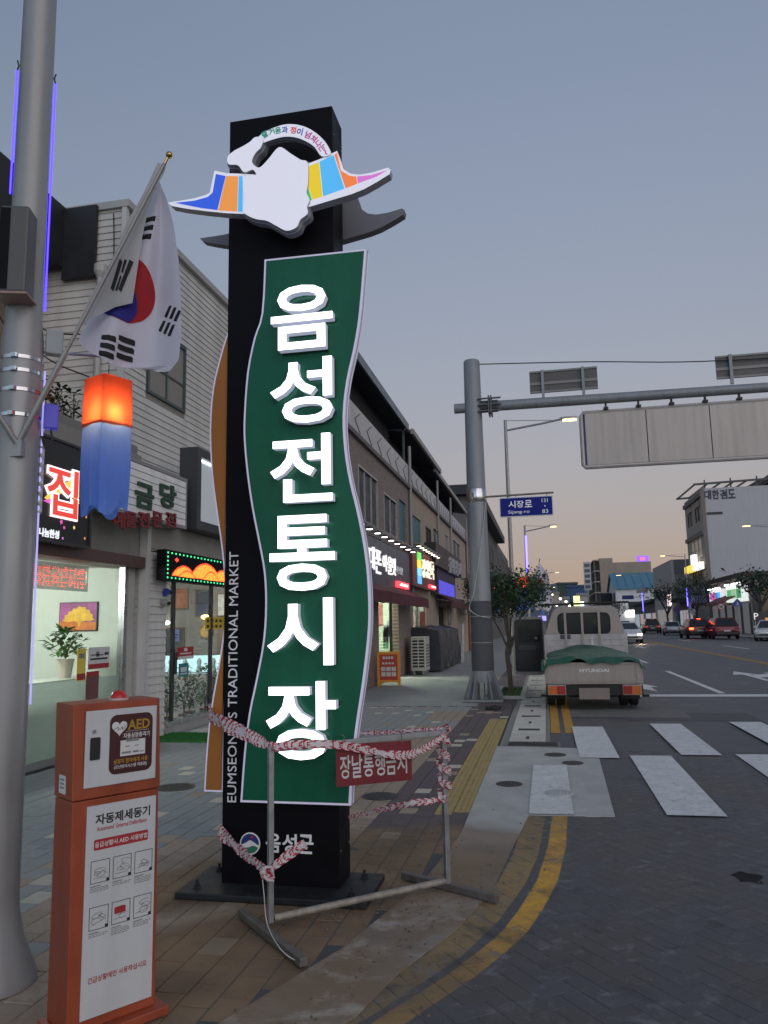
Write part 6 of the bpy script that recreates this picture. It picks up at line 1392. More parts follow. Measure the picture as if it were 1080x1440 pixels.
# street name sign
ssn = wthing('street_name_sign', 'blue street name sign hanging from an arm on the gantry column', 'street sign', (-.3, gy - .04, 3.86))
MB().tube([(gx + .21, gy, 4.34), (.29, gy, 4.36)], .022, 8).build('arm', PM('arm_brown_grey', (.2, .18, .17), .5, .4), ssn, smooth=True)
c = [atY(702, 700.5, gy), atY(777, 696.5, gy), atY(777, 725, gy), atY(702, 728, gy)]
x0, x1, z0, z1 = c[0].x, c[1].x, c[3].z, c[0].z
MB().prism(rrect(x0, x1, z0, z1, .03), (0, gy, 0), X_, Z_, -.015, .015).build('plate', PM('plate_white_edge', (.55, .56, .6), .4), ssn)
MB().prism(rrect(x0 + .018, x1 - .018, z0 + .018, z1 - .018, .02), (0, gy - .0152, 0), X_, Z_, 0, .002).build('face', PM('sign_blue', (.006, .012, .2), .5, 0, .05, spec=.2), ssn)
swt = PM('sign_white_text', (.7, .7, .72), .4, 0, .03, emit=(.8, .8, .9), es=.12); W_s = x1 - x0; H_s = z1 - z0; fy = gy - .0175
for k, ch in enumerate('시장로'): text('letter', ch, (x0 + W_s * (.16 + .46 * (k + .5) / 3), fy, z0 + H_s * .64), X_, Z_, swt, ssn, w=W_s * .46 / 3 * .88, h=H_s * .36, bold=.015, depth=.002)
text('lettering', 'Sijang-ro', (x0 + W_s * .36, fy, z0 + H_s * .23), X_, Z_, swt, ssn, w=W_s * .4, h=H_s * .21, depth=.002)
for k, ch in enumerate('131'): text('digit', ch, (x0 + W_s * (.80 + .05 * k), fy, z0 + H_s * .77), X_, Z_, swt, ssn, h=H_s * .19, depth=.002)
text('lettering', '83', (x0 + W_s * .85, fy, z0 + H_s * .22), X_, Z_, swt, ssn, w=W_s * .11, h=H_s * .19, depth=.002)
MB().prism([(-.018, -.01), (0, .015), (.018, -.01), (.006, -.006), (.006, -.025), (-.006, -.025), (-.006, -.006)], (x0 + W_s * .85, fy, z0 + H_s * .5), X_, Z_, 0, .002).build('arrow', swt, ssn)
for x in (x0 + .36, x1 - .12): MB().tube([(x, gy, z1), (x, gy, 4.35)], .012, 6).build('hanger', steel, ssn)
# ================================================================== STREET LAMPS
lampm = EM('sodium_lamp', (1, .7, .26), 4)
def street_lamp(label, x, y, h, reach, sgn, e=60):
    t = thing('street_lamp', label, 'street lamp', (x, y, 0), 0, 'street lamps along the road')
    MB().lathe([(.16, 0), (.16, .05), (.11, .3), (.105, 3.0), (.07, 3.2), (.05, h)], n=16).build('column', pole_white, t, smooth=True)
    MB().tube([(0, 0, h - .35), (sgn * reach * .5, 0, h - .2), (sgn * reach * .78, 0, h - .1)], .035, 8).build('arm', pole_white, t, smooth=True)
    MB().tube([(0, 0, h - .02), (sgn * reach * .7, 0, h - .12)], .012, 6).build('tie_rod', pole_white, t)
    q = MB(); q.loft([[(sgn * reach * s, w_, h - .1 + z) for w_, z in ((-w, -.02), (-w * .8, .05), (0, .07), (w * .8, .05), (w, -.02))] for s, w in ((.76, .06), (.82, .13), (.94, .13), (1.0, .06))]); q.build('head', PM('lamp_head_grey', (.3, .3, .3), .4, .3), t, smooth=True)
    ln = MB(); ln.loft([[(sgn * reach * s, w_, h - .12 + z) for w_, z in ((-w, 0), (-w * .6, -.05), (w * .6, -.05), (w, 0))] for s, w in ((.8, .05), (.84, .11), (.95, .11), (.99, .05))]); ln.build('lens', lampm, t, smooth=True)
    light('lamp_light', (sgn * reach * .9, 0, h - .3), e, (1, .83, .55), .12, t, 'SPOT')
    return t
p = atX(713, 587, -.98); q_ = atY(806, 592, p.y)
street_lamp('street lamp glowing next to the gantry, tallest over the kerb', -.98, 24.5, 8.1, atY(812, 592, 24.5).x + .98, 1, 120)
l2 = atX(738, 745, -.9); street_lamp('second street lamp past the gantry on the shop side', -.9, l2.y, l2.z + .25, atY(783, 743, l2.y).x + .9, 1, 120)
l3 = atX(757, 780, -.6); street_lamp('third street lamp past the gantry on the shop side', -.6, min(l3.y, 105), 8.3, 2.6, 1, 60)
l4 = atX(751, 803, -.6); street_lamp('far shop-side street lamp low over the hill', -.6, 150, 8.3, 2.6, 1, 60)
XR = 16.6
for px, py, hx, lb in ((963, 779, 928, 'right-hand lamp standing before the grey office block'), (902, 807, 866, 'right-hand lamp standing before the blue roofed hall')):
    p = atX(px, py, XR); street_lamp(lb, XR, p.y, p.z, XR - atY(hx, py, p.y).x, -1, 150)
p = atX(1100, 735, XR); street_lamp('right-hand lamp reaching in before the white kendo hall wall', XR, p.y, p.z, XR - atY(1043, 733, p.y).x, -1, 150)
# blue light tubes on far poles
for x, y, z0, z1, lb in ((-.86, l2.y - .2, 4.3, 6.3, 'vertical blue light tube on the second shop-side lamp column'), (XR - .13, atX(963, 779, XR).y, 3.2, 5.6, 'vertical blue light tube on lamp column before the office block'), (XR - .13, atX(902, 807, XR).y, 3.2, 6.5, 'vertical blue light tube on lamp column before blue roofed hall')):
    t = wthing('light_tube', lb, 'light', (x, y, z0), 'blue light tubes on lamp columns')
    MB().tube([(x, y - .12, z0), (x, y - .12, z1)], .05, 8).build('tube', EM('blue_tube', (.1, .08, 1), 7), t); MB().box(x - .03, x + .03, y - .1, y, z0, z0 + .08).build('bracket', dframe, t)
# lanterns on the next pole, seen through the tree
lo = [make_lantern((-1.3, 23.9, 1.95), 'red over blue lantern glowing left of the next lamp column'), make_lantern((-.62, 23.9, 2.0), 'red over blue lantern glowing right of the next lamp column'), make_lantern((-.2, 47.6, 2.1), 'small far lantern glowing by the second lamp column')]
for o in lo[:2]: o.scale = (1.5, 1.5, 1.35)
# far flag: a copy on the next column
def small_flag(label, base, h, w_):
    t = wthing('national_flag', label, 'flag', base, 'flags hung from street poles'); b = Vector(base)
    MB().tube([b, b + Vector((w_ * .55, -.1, h * 1.15))], .02, 6).build('flag_pole', PM('flag_pole_grey', (.33, .31, .3)), t)
    topp = b + Vector((w_ * .5, -.12, h * 1.08))
    fn = lambda x, z: (topp.x + x, topp.y + .06 * math.sin(x * 14 / w_ + z * 2), topp.z + z)
    c_ = rowfill([(0, 0), (w_ * .3, -.3 * h), (w_ * .42, -.9 * h), (w_ * .3, -1.15 * h), (-.15 * w_, -1.1 * h), (-.35 * w_, -.75 * h)], fn, 20, 10).build('cloth', fwhite_led, t, True)
    fm = lambda x, z: (topp.x + x, topp.y - .02 + .06 * math.sin(x * 14 / w_ + z * 2), topp.z + z)
    rowfill([(.02 * w_ + .16 * w_ * math.cos(k * .4), -.55 * h + .16 * h * math.sin(k * .4)) for k in range(16)], fm, 8, 6).build('red_half', fred, c_, True)
    rowfill([(.04 * w_ + .16 * w_ * math.cos(k * .4) * .9, -.66 * h + .09 * h * math.sin(k * .4)) for k in range(16)], lambda x, z: (topp.x + x, topp.y - .04 + .06 * math.sin(x * 14 / w_ + z * 2), topp.z + z), 8, 6).build('blue_half', fblue, c_, True)
    for (a, b_) in ((.1, -.28), (-.18, -.75), (.15, -.95)): rowfill([(a * w_, b_ * h), (a * w_ + .12 * w_, b_ * h), (a * w_ + .1 * w_, (b_ - .08) * h), (a * w_ - .02 * w_, (b_ - .08) * h)], fm, 3, 3).build('trigram_bar', fblk, c_, True)
p = atY(744, 850, 27); small_flag('far national flag hanging behind the kerbside tree', (-.65, 27, 2.05), 1.5, 1.0)
p = atX(1, 1, 1) if False else None
small_flag('far national flag on the right-hand lamp column', (XR - .3, atX(963, 779, XR).y - .3, 2.2), 2.0, 1.3)
# ================================================================== TREES
bark = PM('bark', (.09, .075, .06), .9, 0, .3, 12, .5, 60); bark_d = PM('bark_grey', (.05, .045, .04), .9, 0, .3, 12, .4, 60)
lfa = PM('tree_leaf', (.035, .07, .03), .55, 0, .45, 7); lfb = PM('tree_leaf_dark', (.02, .042, .022), .55, 0, .45, 7)
def tree(label, base, th, r, cz, n, ls, seed, m=lfa, rt=.05, group=None, flat=.8, bm=None):
    t = thing('street_tree', label, 'tree', base, 0, group); R = random.Random(seed); tm = MB(); tips = []
    tm.tube(spline3([(0, 0, 0), (.03 * R.uniform(-1, 1), 0, th * .4), (-.05, .02, th * .75), (0, 0, th)], 4), [rt * 1.25] + [rt] * 9 + [rt * .8] * 3, 9)
    for k in range(7):
        a = k * .9 + R.random(); e = Vector((r * .75 * math.cos(a), r * .75 * math.sin(a), cz + r * flat * R.uniform(-.3, .6)))
        P = spline3([(0, 0, th * R.uniform(.72, 1)), e * .4 + Vector((0, 0, th * .55)), e], 4); tm.tube(P, [rt * .6 * (1 - .75 * i / (len(P) - 1)) for i in range(len(P))], 6); tips.append(e)
        for j in range(3):
            e2 = e + Vector((R.uniform(-1, 1), R.uniform(-1, 1), R.uniform(-.3, .8))) * r * .35; tm.tube([P[-4], e2], [rt * .2, rt * .07], 5); tips.append(e2)
    tm.build('trunk', bm or bark, t, smooth=True)
    cl_ = [Vector((R.gauss(0, .5) * r, R.gauss(0, .5) * r, cz + R.gauss(0, .42) * r * flat)) for _ in range(26)] + tips
    mb = MB()
    for _ in range(n):
        c_ = R.choice(cl_); p = c_ + Vector((R.gauss(0, 1), R.gauss(0, 1), R.gauss(0, .8))) * r * .16
        d = Vector((R.gauss(0, 1), R.gauss(0, 1), R.gauss(-.15, .8))).normalized(); s_ = d.cross(Vector((R.gauss(0, 1), R.gauss(0, 1), 1))).normalized(); l = ls * R.uniform(.6, 1.4)
        mb.add([p, p + d * l * .5 + s_ * l * .26, p + d * l, p + d * l * .5 - s_ * l * .26], [(0, 1, 2, 3)])
    mb.build('crown', m, t); return t
tp_ = gnd(716, 977)
tree('young kerbside tree beside the gantry with dark leafy crown', (-.86, 18.2, 0), 1.2, .84, 2.2, 5600, .08, 3, lfa, .055, flat=.6)
tree('dark shaggy tree crown behind the gantry column', (-1.9, 26.5, 0), 1.7, .72, 2.9, 2600, .09, 8, lfb, .06, flat=.8)
pit = wthing('tree_pit', 'square earth tree pit edged with pale kerb stones', 'tree pit', (-.86, 18.4, 0))
MB().box(-1.1, -.62, 17.0, 19.6, .0, .02).build('earth', PM('pit_grass', (.09, .1, .05), .95, 0, .4, 9, .5, 90), pit)
ks = PM('kerb_stone', (.4, .39, .36), .8, 0, .12, 6, .2, 90)
for q in ((-1.22, -1.1, 16.9, 19.7), (-.62, -.5, 16.9, 19.7), (-1.1, -.62, 16.9, 17.0), (-1.1, -.62, 19.6, 19.7)): MB().box(q[0], q[1], q[2], q[3], 0, .07).build('kerb_stone', ks, pit, bevel=.008)
R9 = random.Random(21); gm2 = MB()
for _ in range(500):
    x, y = R9.uniform(-1.09, -.63), R9.uniform(17.05, 19.55); h_ = R9.uniform(.03, .09); gm2.add([(x, y, .02), (x + .008, y, .02), (x + R9.uniform(-.03, .03), y + R9.uniform(-.03, .03), .02 + h_)], [(0, 1, 2)])
o = gm2.build('grass', lf2, pit); o['kind'] = 'stuff'
# ================================================================== TRUCK
tk = thing('pickup_truck', 'dusty beige flatbed truck with green tarpaulin and its left door open', 'truck', (.80, 14.85, 0))
tkp = PM('dusty_beige_paint', (.30, .262, .243), .5, .15, .12, 3, .05, 60, streak=.14); tkw = PM('scuffed_pale_panel', (.37, .35, .36), .55, .1, .2, 5, .05, 60, streak=.2)
rub = PM('rubber', (.012, .012, .013), .8, 0, .2); chas = PM('chassis_black', (.02, .019, .018), .7, .2, .3)
MB().box(-.36, .36, .25, 4.1, .36, .47).build('chassis', chas, tk)
def wheel(par, x, y, r, w_, rimc=None, name='wheel'):
    t = MB(Matrix.Translation((x, y, r)) @ Matrix.Rotation(math.pi / 2, 4, 'Y')).lathe([(r * .62, -w_ / 2), (r * .92, -w_ / 2), (r, -w_ * .36), (r, w_ * .36), (r * .92, w_ / 2), (r * .62, w_ / 2)], n=24).build(name, rub, par, smooth=True)
    MB(Matrix.Translation((x, y, r)) @ Matrix.Rotation(math.pi / 2, 4, 'Y')).lathe([(r * .61, -w_ * .4), (r * .5, -w_ * .3), (r * .5, w_ * .3), (r * .61, w_ * .4)], n=20).build('rim', rimc or alum, t, smooth=True)
    return t
for x in (-.77, -.59, .59, .77): wheel(tk, x, .95, .27, .155)
for x in (-.72, .72): wheel(tk, x, 3.75, .29, .18)
for s in (-1, 1): MB().box(s * .68 - .17, s * .68 + .17, .52, .535, .16, .47).build('mudflap', rub, tk)
bed = MB().box(-.86, .86, .045, 2.25, .46, .5).build('bed_floor', tkp, tk)
tg = MB().box(-.87, .87, 0, .04, .47, .86).build('tailgate', tkp, tk, bevel=.008)
for z in (.515, .82): MB().box(-.78, .78, -.012, -.001, z, z + .03).build('tailgate_rib', tkp, tg)
for x in (-.79, .79): MB().box(x - .035, x + .035, -.016, -.001, .48, .86).build('tailgate_hinge', tkp, tg)
text('maker_lettering', 'HYUNDAI', (.02, -.002, .715), X_, Z_, PM('lettering_white', (.62, .62, .62), .5), tg, w=.52, h=.062, bold=.03, depth=.003)
for s in (-1, 1):
    sg_ = MB().box(s * .85 - .02, s * .85 + .02, .045, 2.25, .505, .86).build('side_gate', tkp, tk, bevel=.006)
    for k in range(3): MB().box(s * .872 - .004, s * .872 + .004, .4 + k * .7, .46 + k * .7, .5, .85).build('gate_rib', tkp, sg_)
bp = MB().box(-.86, .86, .02, .1, .27, .45).build('rear_bumper', chas, tk)
for s in (-1, 1):
    h_ = MB().box(s * .665 - .165, s * .665 + .165, -.03, .018, .275, .46).build('tail_lamp', PM('lamp_housing', (.3, .27, .25), .5), tk, bevel=.01)
    MB().box(s * .74 - .075 if s > 0 else s * .74 - .075, s * .74 + .075, -.036, -.0305, .29, .44).build('indicator_lens', PM('amber_lens', (.42, .1, .012), .2, 0, .1, emit=(.8, .2, .02), es=.03), h_)
    MB().box(s * .585 - .075, s * .585 + .075, -.036, -.0305, .29, .44).build('brake_lens', PM('red_lens2', (.28, .015, .015), .2), h_)
    MB().box(s * .9 - .06, s * .9 + .06, .02, .08, .24, .28).build('corner_bumper', rub, tk)
MB().box(-.27, .27, -.012, .015, .2, .4).build('number_plate', PM('blank_plate', (.2, .165, .15), .5, 0, .1), tk)
MB().box(-.45, .45, .2, .26, .22, .36).build('under_guard', chas, tk)
# tarpaulin
n, m_ = 30, 34; mb = MB(); vs = []
R9 = random.Random(31)
for i in range(n + 1):
    v = i / n
    for j in range(m_ + 1):
        u_ = j / m_; x = -.93 + 1.86 * u_; y = -.05 + 2.35 * v
        ex = min(u_, 1 - u_) * 2; ey = min(v * 1.6, 1)
        z = .885 + .2 * (min(1, ex * 1.6) ** .8) * (.35 + .65 * math.sin(min(1, v * 1.25) * math.pi * .5)) + .03 * math.sin(u_ * 9 + v * 4) * ex + .014 * math.sin(u_ * 23 + v * 11)
        if u_ < .035 or u_ > .965: z -= .09 + .025 * math.sin(v * 17)
        if v < .02: z -= .075 + .03 * math.sin(u_ * 12) + .02 * math.sin(u_ * 29); y -= .02
        vs.append((x, y, z))
mb.add(vs, [(i * (m_ + 1) + k, i * (m_ + 1) + k + 1, (i + 1) * (m_ + 1) + k + 1, (i + 1) * (m_ + 1) + k) for i in range(n) for k in range(m_)])
tarp = wthing('tarpaulin', 'green tarpaulin heaped over the load of the truck bed', 'tarpaulin', (.8, 16, .5))
o = mb.build('sheet', PM('green_tarpaulin', (.015, .085, .05), .5, 0, .2, 5, .1, 60), None, True); o.parent = tarp; o.location = Vector((.80, 14.85, 0)) - Vector((.8, 16, .5))
MB().box(.0, 1.6, 15.0, 16.9, .505, .86).build('load', PM('load_box', (.12, .1, .08), .8), tarp)
# headboard and guard bars
hbd = MB().box(-.86, .86, 2.26, 2.29, .86, 1.34).build('headboard', tkw, tk, bevel=.01)
for z in (.98, 1.1, 1.22): MB().box(-.8, .8, 2.248, 2.2595, z, z + .02).build('headboard_rib', tkw, hbd)
for x in (-.4, -.05, .3): MB().box(x - .025, x + .025, 2.24, 2.2595, 1.0, 1.86).build('guard_bar', tkp, hbd)
MB().box(-.52, -.3, 2.252, 2.259, 1.24, 1.33).build('panel_label', PM('label_dark', (.04, .04, .06), .5), hbd)
MB().box(.12, .155, 2.255, 2.2595, 1.05, 1.28).build('scrape', PM('pale_scrape', (.55, .54, .52), .6), hbd)
# cab
def ring(y, zb, hb_, zm, hm, zr, hr): return [(-hb_, y, zb), (-hm, y, zb + .25), (-hm, y, zm), (-hr - .05, y, zr - .06), (-hr + .05, y, zr), (hr - .05, y, zr), (hr + .05, y, zr - .06), (hm, y, zm), (hm, y, zb + .25), (hb_, y, zb)]
cb = MB().loft([ring(2.36, .5, .78, 1.3, .84, 1.9, .6), ring(2.5, .48, .8, 1.3, .86, 1.94, .64), ring(3.4, .45, .8, 1.3, .86, 1.95, .66), ring(3.9, .42, .8, 1.3, .85, 1.85, .6), ring(4.35, .38, .78, 1.05, .82, 1.12, .68), ring(4.45, .4, .7, .9, .76, .95, .6)]).build('cab', tkp, tk, smooth=True)
MB().prism(rrect(-.52, .5, 1.36, 1.76, .1), (0, 2.352, 0), X_, Z_, -.005, .004).build('rear_window', PM('cab_glass', (.012, .013, .016), .12, 0, .1, spec=.25), cb)
MB().prism(rrect(-.56, .54, 1.325, 1.795, .12), (0, 2.354, 0), X_, Z_, -.005, .002).build('window_seal', rub, cb)
for s in (-1, 1): MB().prism([(2.6, 1.32), (3.5, 1.32), (3.35, 1.8), (2.65, 1.82)], (s * .80, 0, 0), Y_ * s, Z_, 0, .004) if False else None
MB().tube([(-.96, 2.75, 1.985), (.98, 2.7, 2.01)], .022, 8).build('roof_bar', chas, cb, smooth=True)
for x in (-.5, .5): MB().tube([(x, 2.73, 1.92), (x, 2.73, 1.99)], .015, 6).build('bar_foot', chas, cb)
MB().box(-.84, .84, 2.38, 2.8, .36, .5).build('cab_sill', chas, cb)
# open door
dr = MB(Matrix.Translation((-.85, 3.42, 0)) @ Matrix.Rotation(rad(4), 4, 'Z'))
dp = rrect(-.72, -.02, .42, 1.74, .09)
dr.prism(dp, (0, 0, 0), X_, Z_, -.06, .03); dro = dr.build('door', PM('door_edge_grey', (.24, .23, .23), .45, .2), tk, bevel=.012)
q = MB(dr.M); q.prism(rrect(-.68, -.05, .5, 1.68, .06), (0, -.031, 0), X_, Z_, 0, .015); q.build('door_trim', PM('door_trim_black', (.01, .01, .012), .5), dro)
q = MB(dr.M); q.prism(rrect(-.6, -.1, 1.16, 1.62, .04), (0, -.0465, 0), X_, Z_, 0, .003); q.build('door_window', PM('cab_glass', (.02, .022, .026)), dro)
q = MB(dr.M); q.prism(rrect(-.6, -.2, .98, 1.1, .03), (0, -.047, 0), X_, Z_, 0, .03); q.build('arm_rest', PM('trim_grey', (.05, .05, .055), .6), dro)
q = MB(dr.M); q.tube([(-.2, -.05, 1.25), (-.2, -.075, 1.25)], .03, 12); q.build('window_crank', PM('crank_grey', (.2, .2, .2), .4), dro)
# ================================================================== CARS
cglass = PM('car_glass', (.015, .018, .022), .08, 0, .1, spec=.4)
def car(name, label, loc, rz, c, L=4.5, W=1.82, H=1.46, suv=False, brake=0, head=0, sign=None, plate=True):
    """front at +y; origin under the middle"""
    t = thing(name, label, 'car', loc, rz, None); hw = W / 2; bh = .92 if not suv else 1.02; gc = .2 if not suv else .25
    paint_ = PM('paint_%s' % name + str(int(c[0] * 1000)) + str(int(c[2] * 1000)), c, .22, .35, .05, 2, spec=.7)
    def rg(y, zb, zt, w_): return [(-w_ * .9, y, zb), (-w_, y, zb + .14), (-w_, y, zt - .18), (-w_ * .93, y, zt - .03), (-w_ * .8, y, zt), (w_ * .8, y, zt), (w_ * .93, y, zt - .03), (w_, y, zt - .18), (w_, y, zb + .14), (w_ * .9, y, zb)]
    r0 = -L / 2
    if suv: S = [(0, .42, .8, .8), (.06, .34, .98, .93), (.35, gc, bh, .98), (L * .5, gc, bh, 1), (L - 1.0, gc, bh - .02, .99), (L - .35, gc, .9, .96), (L - .06, .3, .76, .88), (L, .38, .66, .78)]
    else: S = [(0, .42, .78, .78), (.06, .32, .92, .9), (.5, gc, bh + .03, .97), (L * .45, gc, bh, 1), (L - 1.25, gc, bh - .04, .99), (L - .4, gc, .76, .95), (L - .06, .28, .64, .86), (L, .36, .56, .76)]
    body = MB().loft([rg(r0 + s[0], s[1], s[2], hw * s[3]) for s in S]).build('body', paint_, t, smooth=True)
    if suv: a0, a1, a2, a3 = .12, .5, L - 2.2, L - 1.35
    else: a0, a1, a2, a3 = .55, 1.35, L - 2.25, L - 1.35
    z0, z1_ = bh - .03, H; wb, wt_ = hw * .93, hw * .72
    cabin = MB().loft([[(-wb, r0 + a0, z0), (-wt_ * .95, r0 + a1, z1_ - .06), (-wt_ * .8, r0 + a1 + .1, z1_), (wt_ * .8, r0 + a1 + .1, z1_), (wt_ * .95, r0 + a1, z1_ - .06), (wb, r0 + a0, z0)],
                       [(-wb, r0 + a3, z0), (-wt_, r0 + a2, z1_ - .06), (-wt_ * .85, r0 + a2 - .1, z1_), (wt_ * .85, r0 + a2 - .1, z1_), (wt_, r0 + a2, z1_ - .06), (wb, r0 + a3, z0)]]).build('cabin', paint_, t, smooth=True)
    def glassq(nm, pts): 
        P = [Vector(p) for p in pts]; nrm = (P[1] - P[0]).cross(P[3] - P[0]).normalized(); MB().add([p + nrm * .012 for p in P] + [p - nrm * .01 for p in P], [(0, 1, 2, 3), (0, 4, 5, 1), (1, 5, 6, 2), (2, 6, 7, 3), (3, 7, 4, 0)]).build(nm, cglass, cabin)
    def lp_(a, b, f): return Vector(a) + (Vector(b) - Vector(a)) * f
    bl_, br_, tl_, tr_ = (-wb, r0 + a0, z0), (wb, r0 + a0, z0), (-wt_ * .95, r0 + a1, z1_ - .06), (wt_ * .95, r0 + a1, z1_ - .06)
    def inq(bl2, br2, tr2, tl2, m1=.08, m2=.08):
        A = lp_(lp_(bl2, br2, m1), lp_(tl2, tr2, m1), m2); B = lp_(lp_(bl2, br2, 1 - m1), lp_(tl2, tr2, 1 - m1), m2); C = lp_(lp_(bl2, br2, 1 - m1), lp_(tl2, tr2, 1 - m1), 1 - m2 * .6); D = lp_(lp_(bl2, br2, m1), lp_(tl2, tr2, m1), 1 - m2 * .6); return [A, B, C, D]
    glassq('rear_window', inq(bl_, br_, tr_, tl_))
    bl2, br2, tl2, tr2 = (wb, r0 + a3, z0), (-wb, r0 + a3, z0), (wt_, r0 + a2, z1_ - .06), (-wt_, r0 + a2, z1_ - .06)
    glassq('windscreen', inq(bl2, br2, tr2, tl2, .06, .05))
    for s in (-1, 1):
        f0, f1 = (s * wb, r0 + a0, z0), (s * wb, r0 + a3, z0); g0, g1_ = (s * wt_ * .95, r0 + a1, z1_ - .06), (s * wt_, r0 + a2, z1_ - .06)
        for u0, u1 in ((.1, .5), (.54, .93)):
            A, B, C, D = lp_(f0, f1, u0), lp_(f0, f1, u1), lp_(g0, g1_, u1), lp_(g0, g1_, u0)
            A, B, C, D = lp_(A, D, .08), lp_(B, C, .08), lp_(B, C, .93), lp_(A, D, .93)
            glassq('side_window', [A, B, C, D] if s > 0 else [B, A, D, C])
        MB().box(s * (hw + .02) - .08, s * (hw + .02) + .08, r0 + a3 - .35, r0 + a3 - .2, bh, bh + .13).build('mirror', paint_, t, bevel=.03)
        for y in (r0 + .85, r0 + L - .9): wheel(t, s * (hw - .1), y, .33 if not suv else .36, .2)
        br = brake
        MB().box(s * hw * .72 - .17, s * hw * .72 + .17, r0 - .015, r0 + .12, bh - .26, bh - .1).build('tail_lamp', EM('brake_%d' % int(br * 10), (1, .06, .015), br) if br else PM('tail_red', (.25, .012, .012), .2), body, bevel=.02)
        hm = PM('head_clear', (.5, .5, .52), .1) if not head else EM('headlight_%d%d' % (head, s > 0), (1, .72, .36), head if s < 0 else head * .15)
        MB().box(s * hw * .7 - .17, s * hw * .7 + .17, r0 + L - .13, r0 + L + .01, .56, .7).build('headlight', hm, body, bevel=.03)
    MB().box(-hw * .8, hw * .8, r0 - .02, r0 + .1, gc + .12, gc + .32).build('rear_bumper', PM('bumper_dark', (.03, .03, .032), .6), body, bevel=.02)
    MB().box(-hw * .55, hw * .55, r0 + L - .06, r0 + L + .012, .38, .52).build('grille', PM('bumper_dark', (.03, .03, .032)), body, bevel=.01)
    if plate: MB().box(-.25, .25, r0 - .03, r0 - .0, .62 if suv else .6, .73 if suv else .71).build('number_plate', PM('plate_white', (.5, .5, .5), .5), body)
    if brake: MB().box(-.14, .14, r0 + a1 - .12, r0 + a1 - .04, H - .03, H + .01).build('brake_light', EM('brake_%d' % int(brake * 10), (1, .1, .03), brake), cabin)
    if head: light('headlight_beam', (-hw * .7, r0 + L + .2, .6), 60, (1, .75, .4), .1, t, 'SPOT', (rad(80), 0, rad(0)))
    if sign: MB().box(-.3, .3, -.2, .0, H, H + .16).build('roof_sign', EM('taxi_sign', sign, .4), cabin, bevel=.03)
    return t
def place(px, py): return gnd(px, py)
p = gnd(887, 905); car('white_car', 'white hatchback driving towards us with glowing headlight', (p.x, p.y + 2, 0), math.pi, (.55, .56, .57), 4.2, 1.85, 1.5, True, 0, 9)
p = gnd(882, 893); car('black_car', 'dark car following behind the white hatchback', (p.x + .1, p.y + 4, 0), math.pi, (.03, .03, .035), 4.4, 1.85, 1.6, True)
p = gnd(916, 890.5); car('black_suv', 'black SUV seen from behind, waiting beyond the silver sedan', (p.x, p.y, 0), -.03, (.012, .012, .015), 4.7, 2.1, 1.85, True, .4)
p = gnd(943, 893); car('silver_sedan', 'silver sedan parked between the black SUV and braking car', (p.x + .2, p.y, 0), -.12, (.33, .34, .36), 4.6, 1.9, 1.5, False)
p = gnd(984, 898); car('braking_car', 'dark red car with its brake lights blazing', (p.x, p.y + 2, 0), .03, (.10, .015, .018), 4.5, 2.0, 1.68, True, 11)
p = gnd(1020, 898.5); car('red_suv', 'dark red SUV with unlit tail lamps beside the braking car', (p.x - .1, p.y + 1, 0), .02, (.11, .012, .018), 4.5, 2.05, 1.72, True)
p = gnd(1085, 900.5); car('taxi', 'white taxi with yellow side decal cut by the picture edge', (p.x, p.y, 0), rad(160), (.6, .6, .6), 4.7, 1.9, 1.48, False, 0, 0, (.9, .5, .1))
# ================================================================== RIGHT-HAND SIDE
rkerb = tag(MB().box(16.2, 16.4, 20, 700, -.01, .13).build('kerb', ks), kind='structure')
tag(sheet('pavement', rect(16.4, 60, 20, 700), .11, PM('far_pavement', (.2, .19, .18), .85, 0, .15, .8, world=True)), kind='structure')
XD = 19.5
cT = atX(987, 687, XD); cB = atX(997, 826, XD); fT = atX(962, 692, XD); Yd0, Yd1 = cT.y, fT.y; Hd = cT.z
hd2 = wthing('kendo_building', 'tall building with blank white side wall lettered in Korean and arched windows', 'building', (XD + 8, (Yd0 + Yd1) / 2, .11))
sidew = PM('blank_white_render', (.42, .42, .45), .8, 0, .05, .25, streak=.1); stone = PM('stone_front', (.34, .3, .26), .8, 0, .12, .5, streak=.2)
MB().box(XD + .3, XD + 26, Yd0, Yd1, .11, Hd).build('side_wall', sidew, hd2)
def zD(py): return atX(985, py, XD).z
hs = [zD(752), zD(800)]
ffr = [(Yd0 + (Yd1 - Yd0) * .12, Yd0 + (Yd1 - Yd0) * .42), (Yd0 + (Yd1 - Yd0) * .56, Yd0 + (Yd1 - Yd0) * .86)]
ww = (Yd0 + (Yd1 - Yd0) * .2, Yd0 + (Yd1 - Yd0) * .82)
rows = [(zD(733), zD(711)), (zD(783), zD(757)), (zD(824), zD(803))]
holes = [(a, b, *rows[0]) for a, b in ffr] + [(*ww, *rows[1]), (*ww, *rows[2]), (Yd0 + 1, Yd1 - 1, .4, 3.4)]
wall_cells(MB(), XD - .1, XD + .3, Yd0, Yd1, .11, Hd, holes).build('front_wall', stone, hd2)
for z in hs + [zD(697)]: MB().box(XD - .35, XD - .101, Yd0 - .1, Yd1, z - .25, z + .25).build('cornice', PM('cornice_stone', (.17, .15, .14), .8), hd2)
MB().box(XD - .25, XD + .2, Yd0 - .12, Yd0 - .005, .11, Hd).build('corner_pier', PM('cornice_stone', (.17, .15, .14)), hd2)
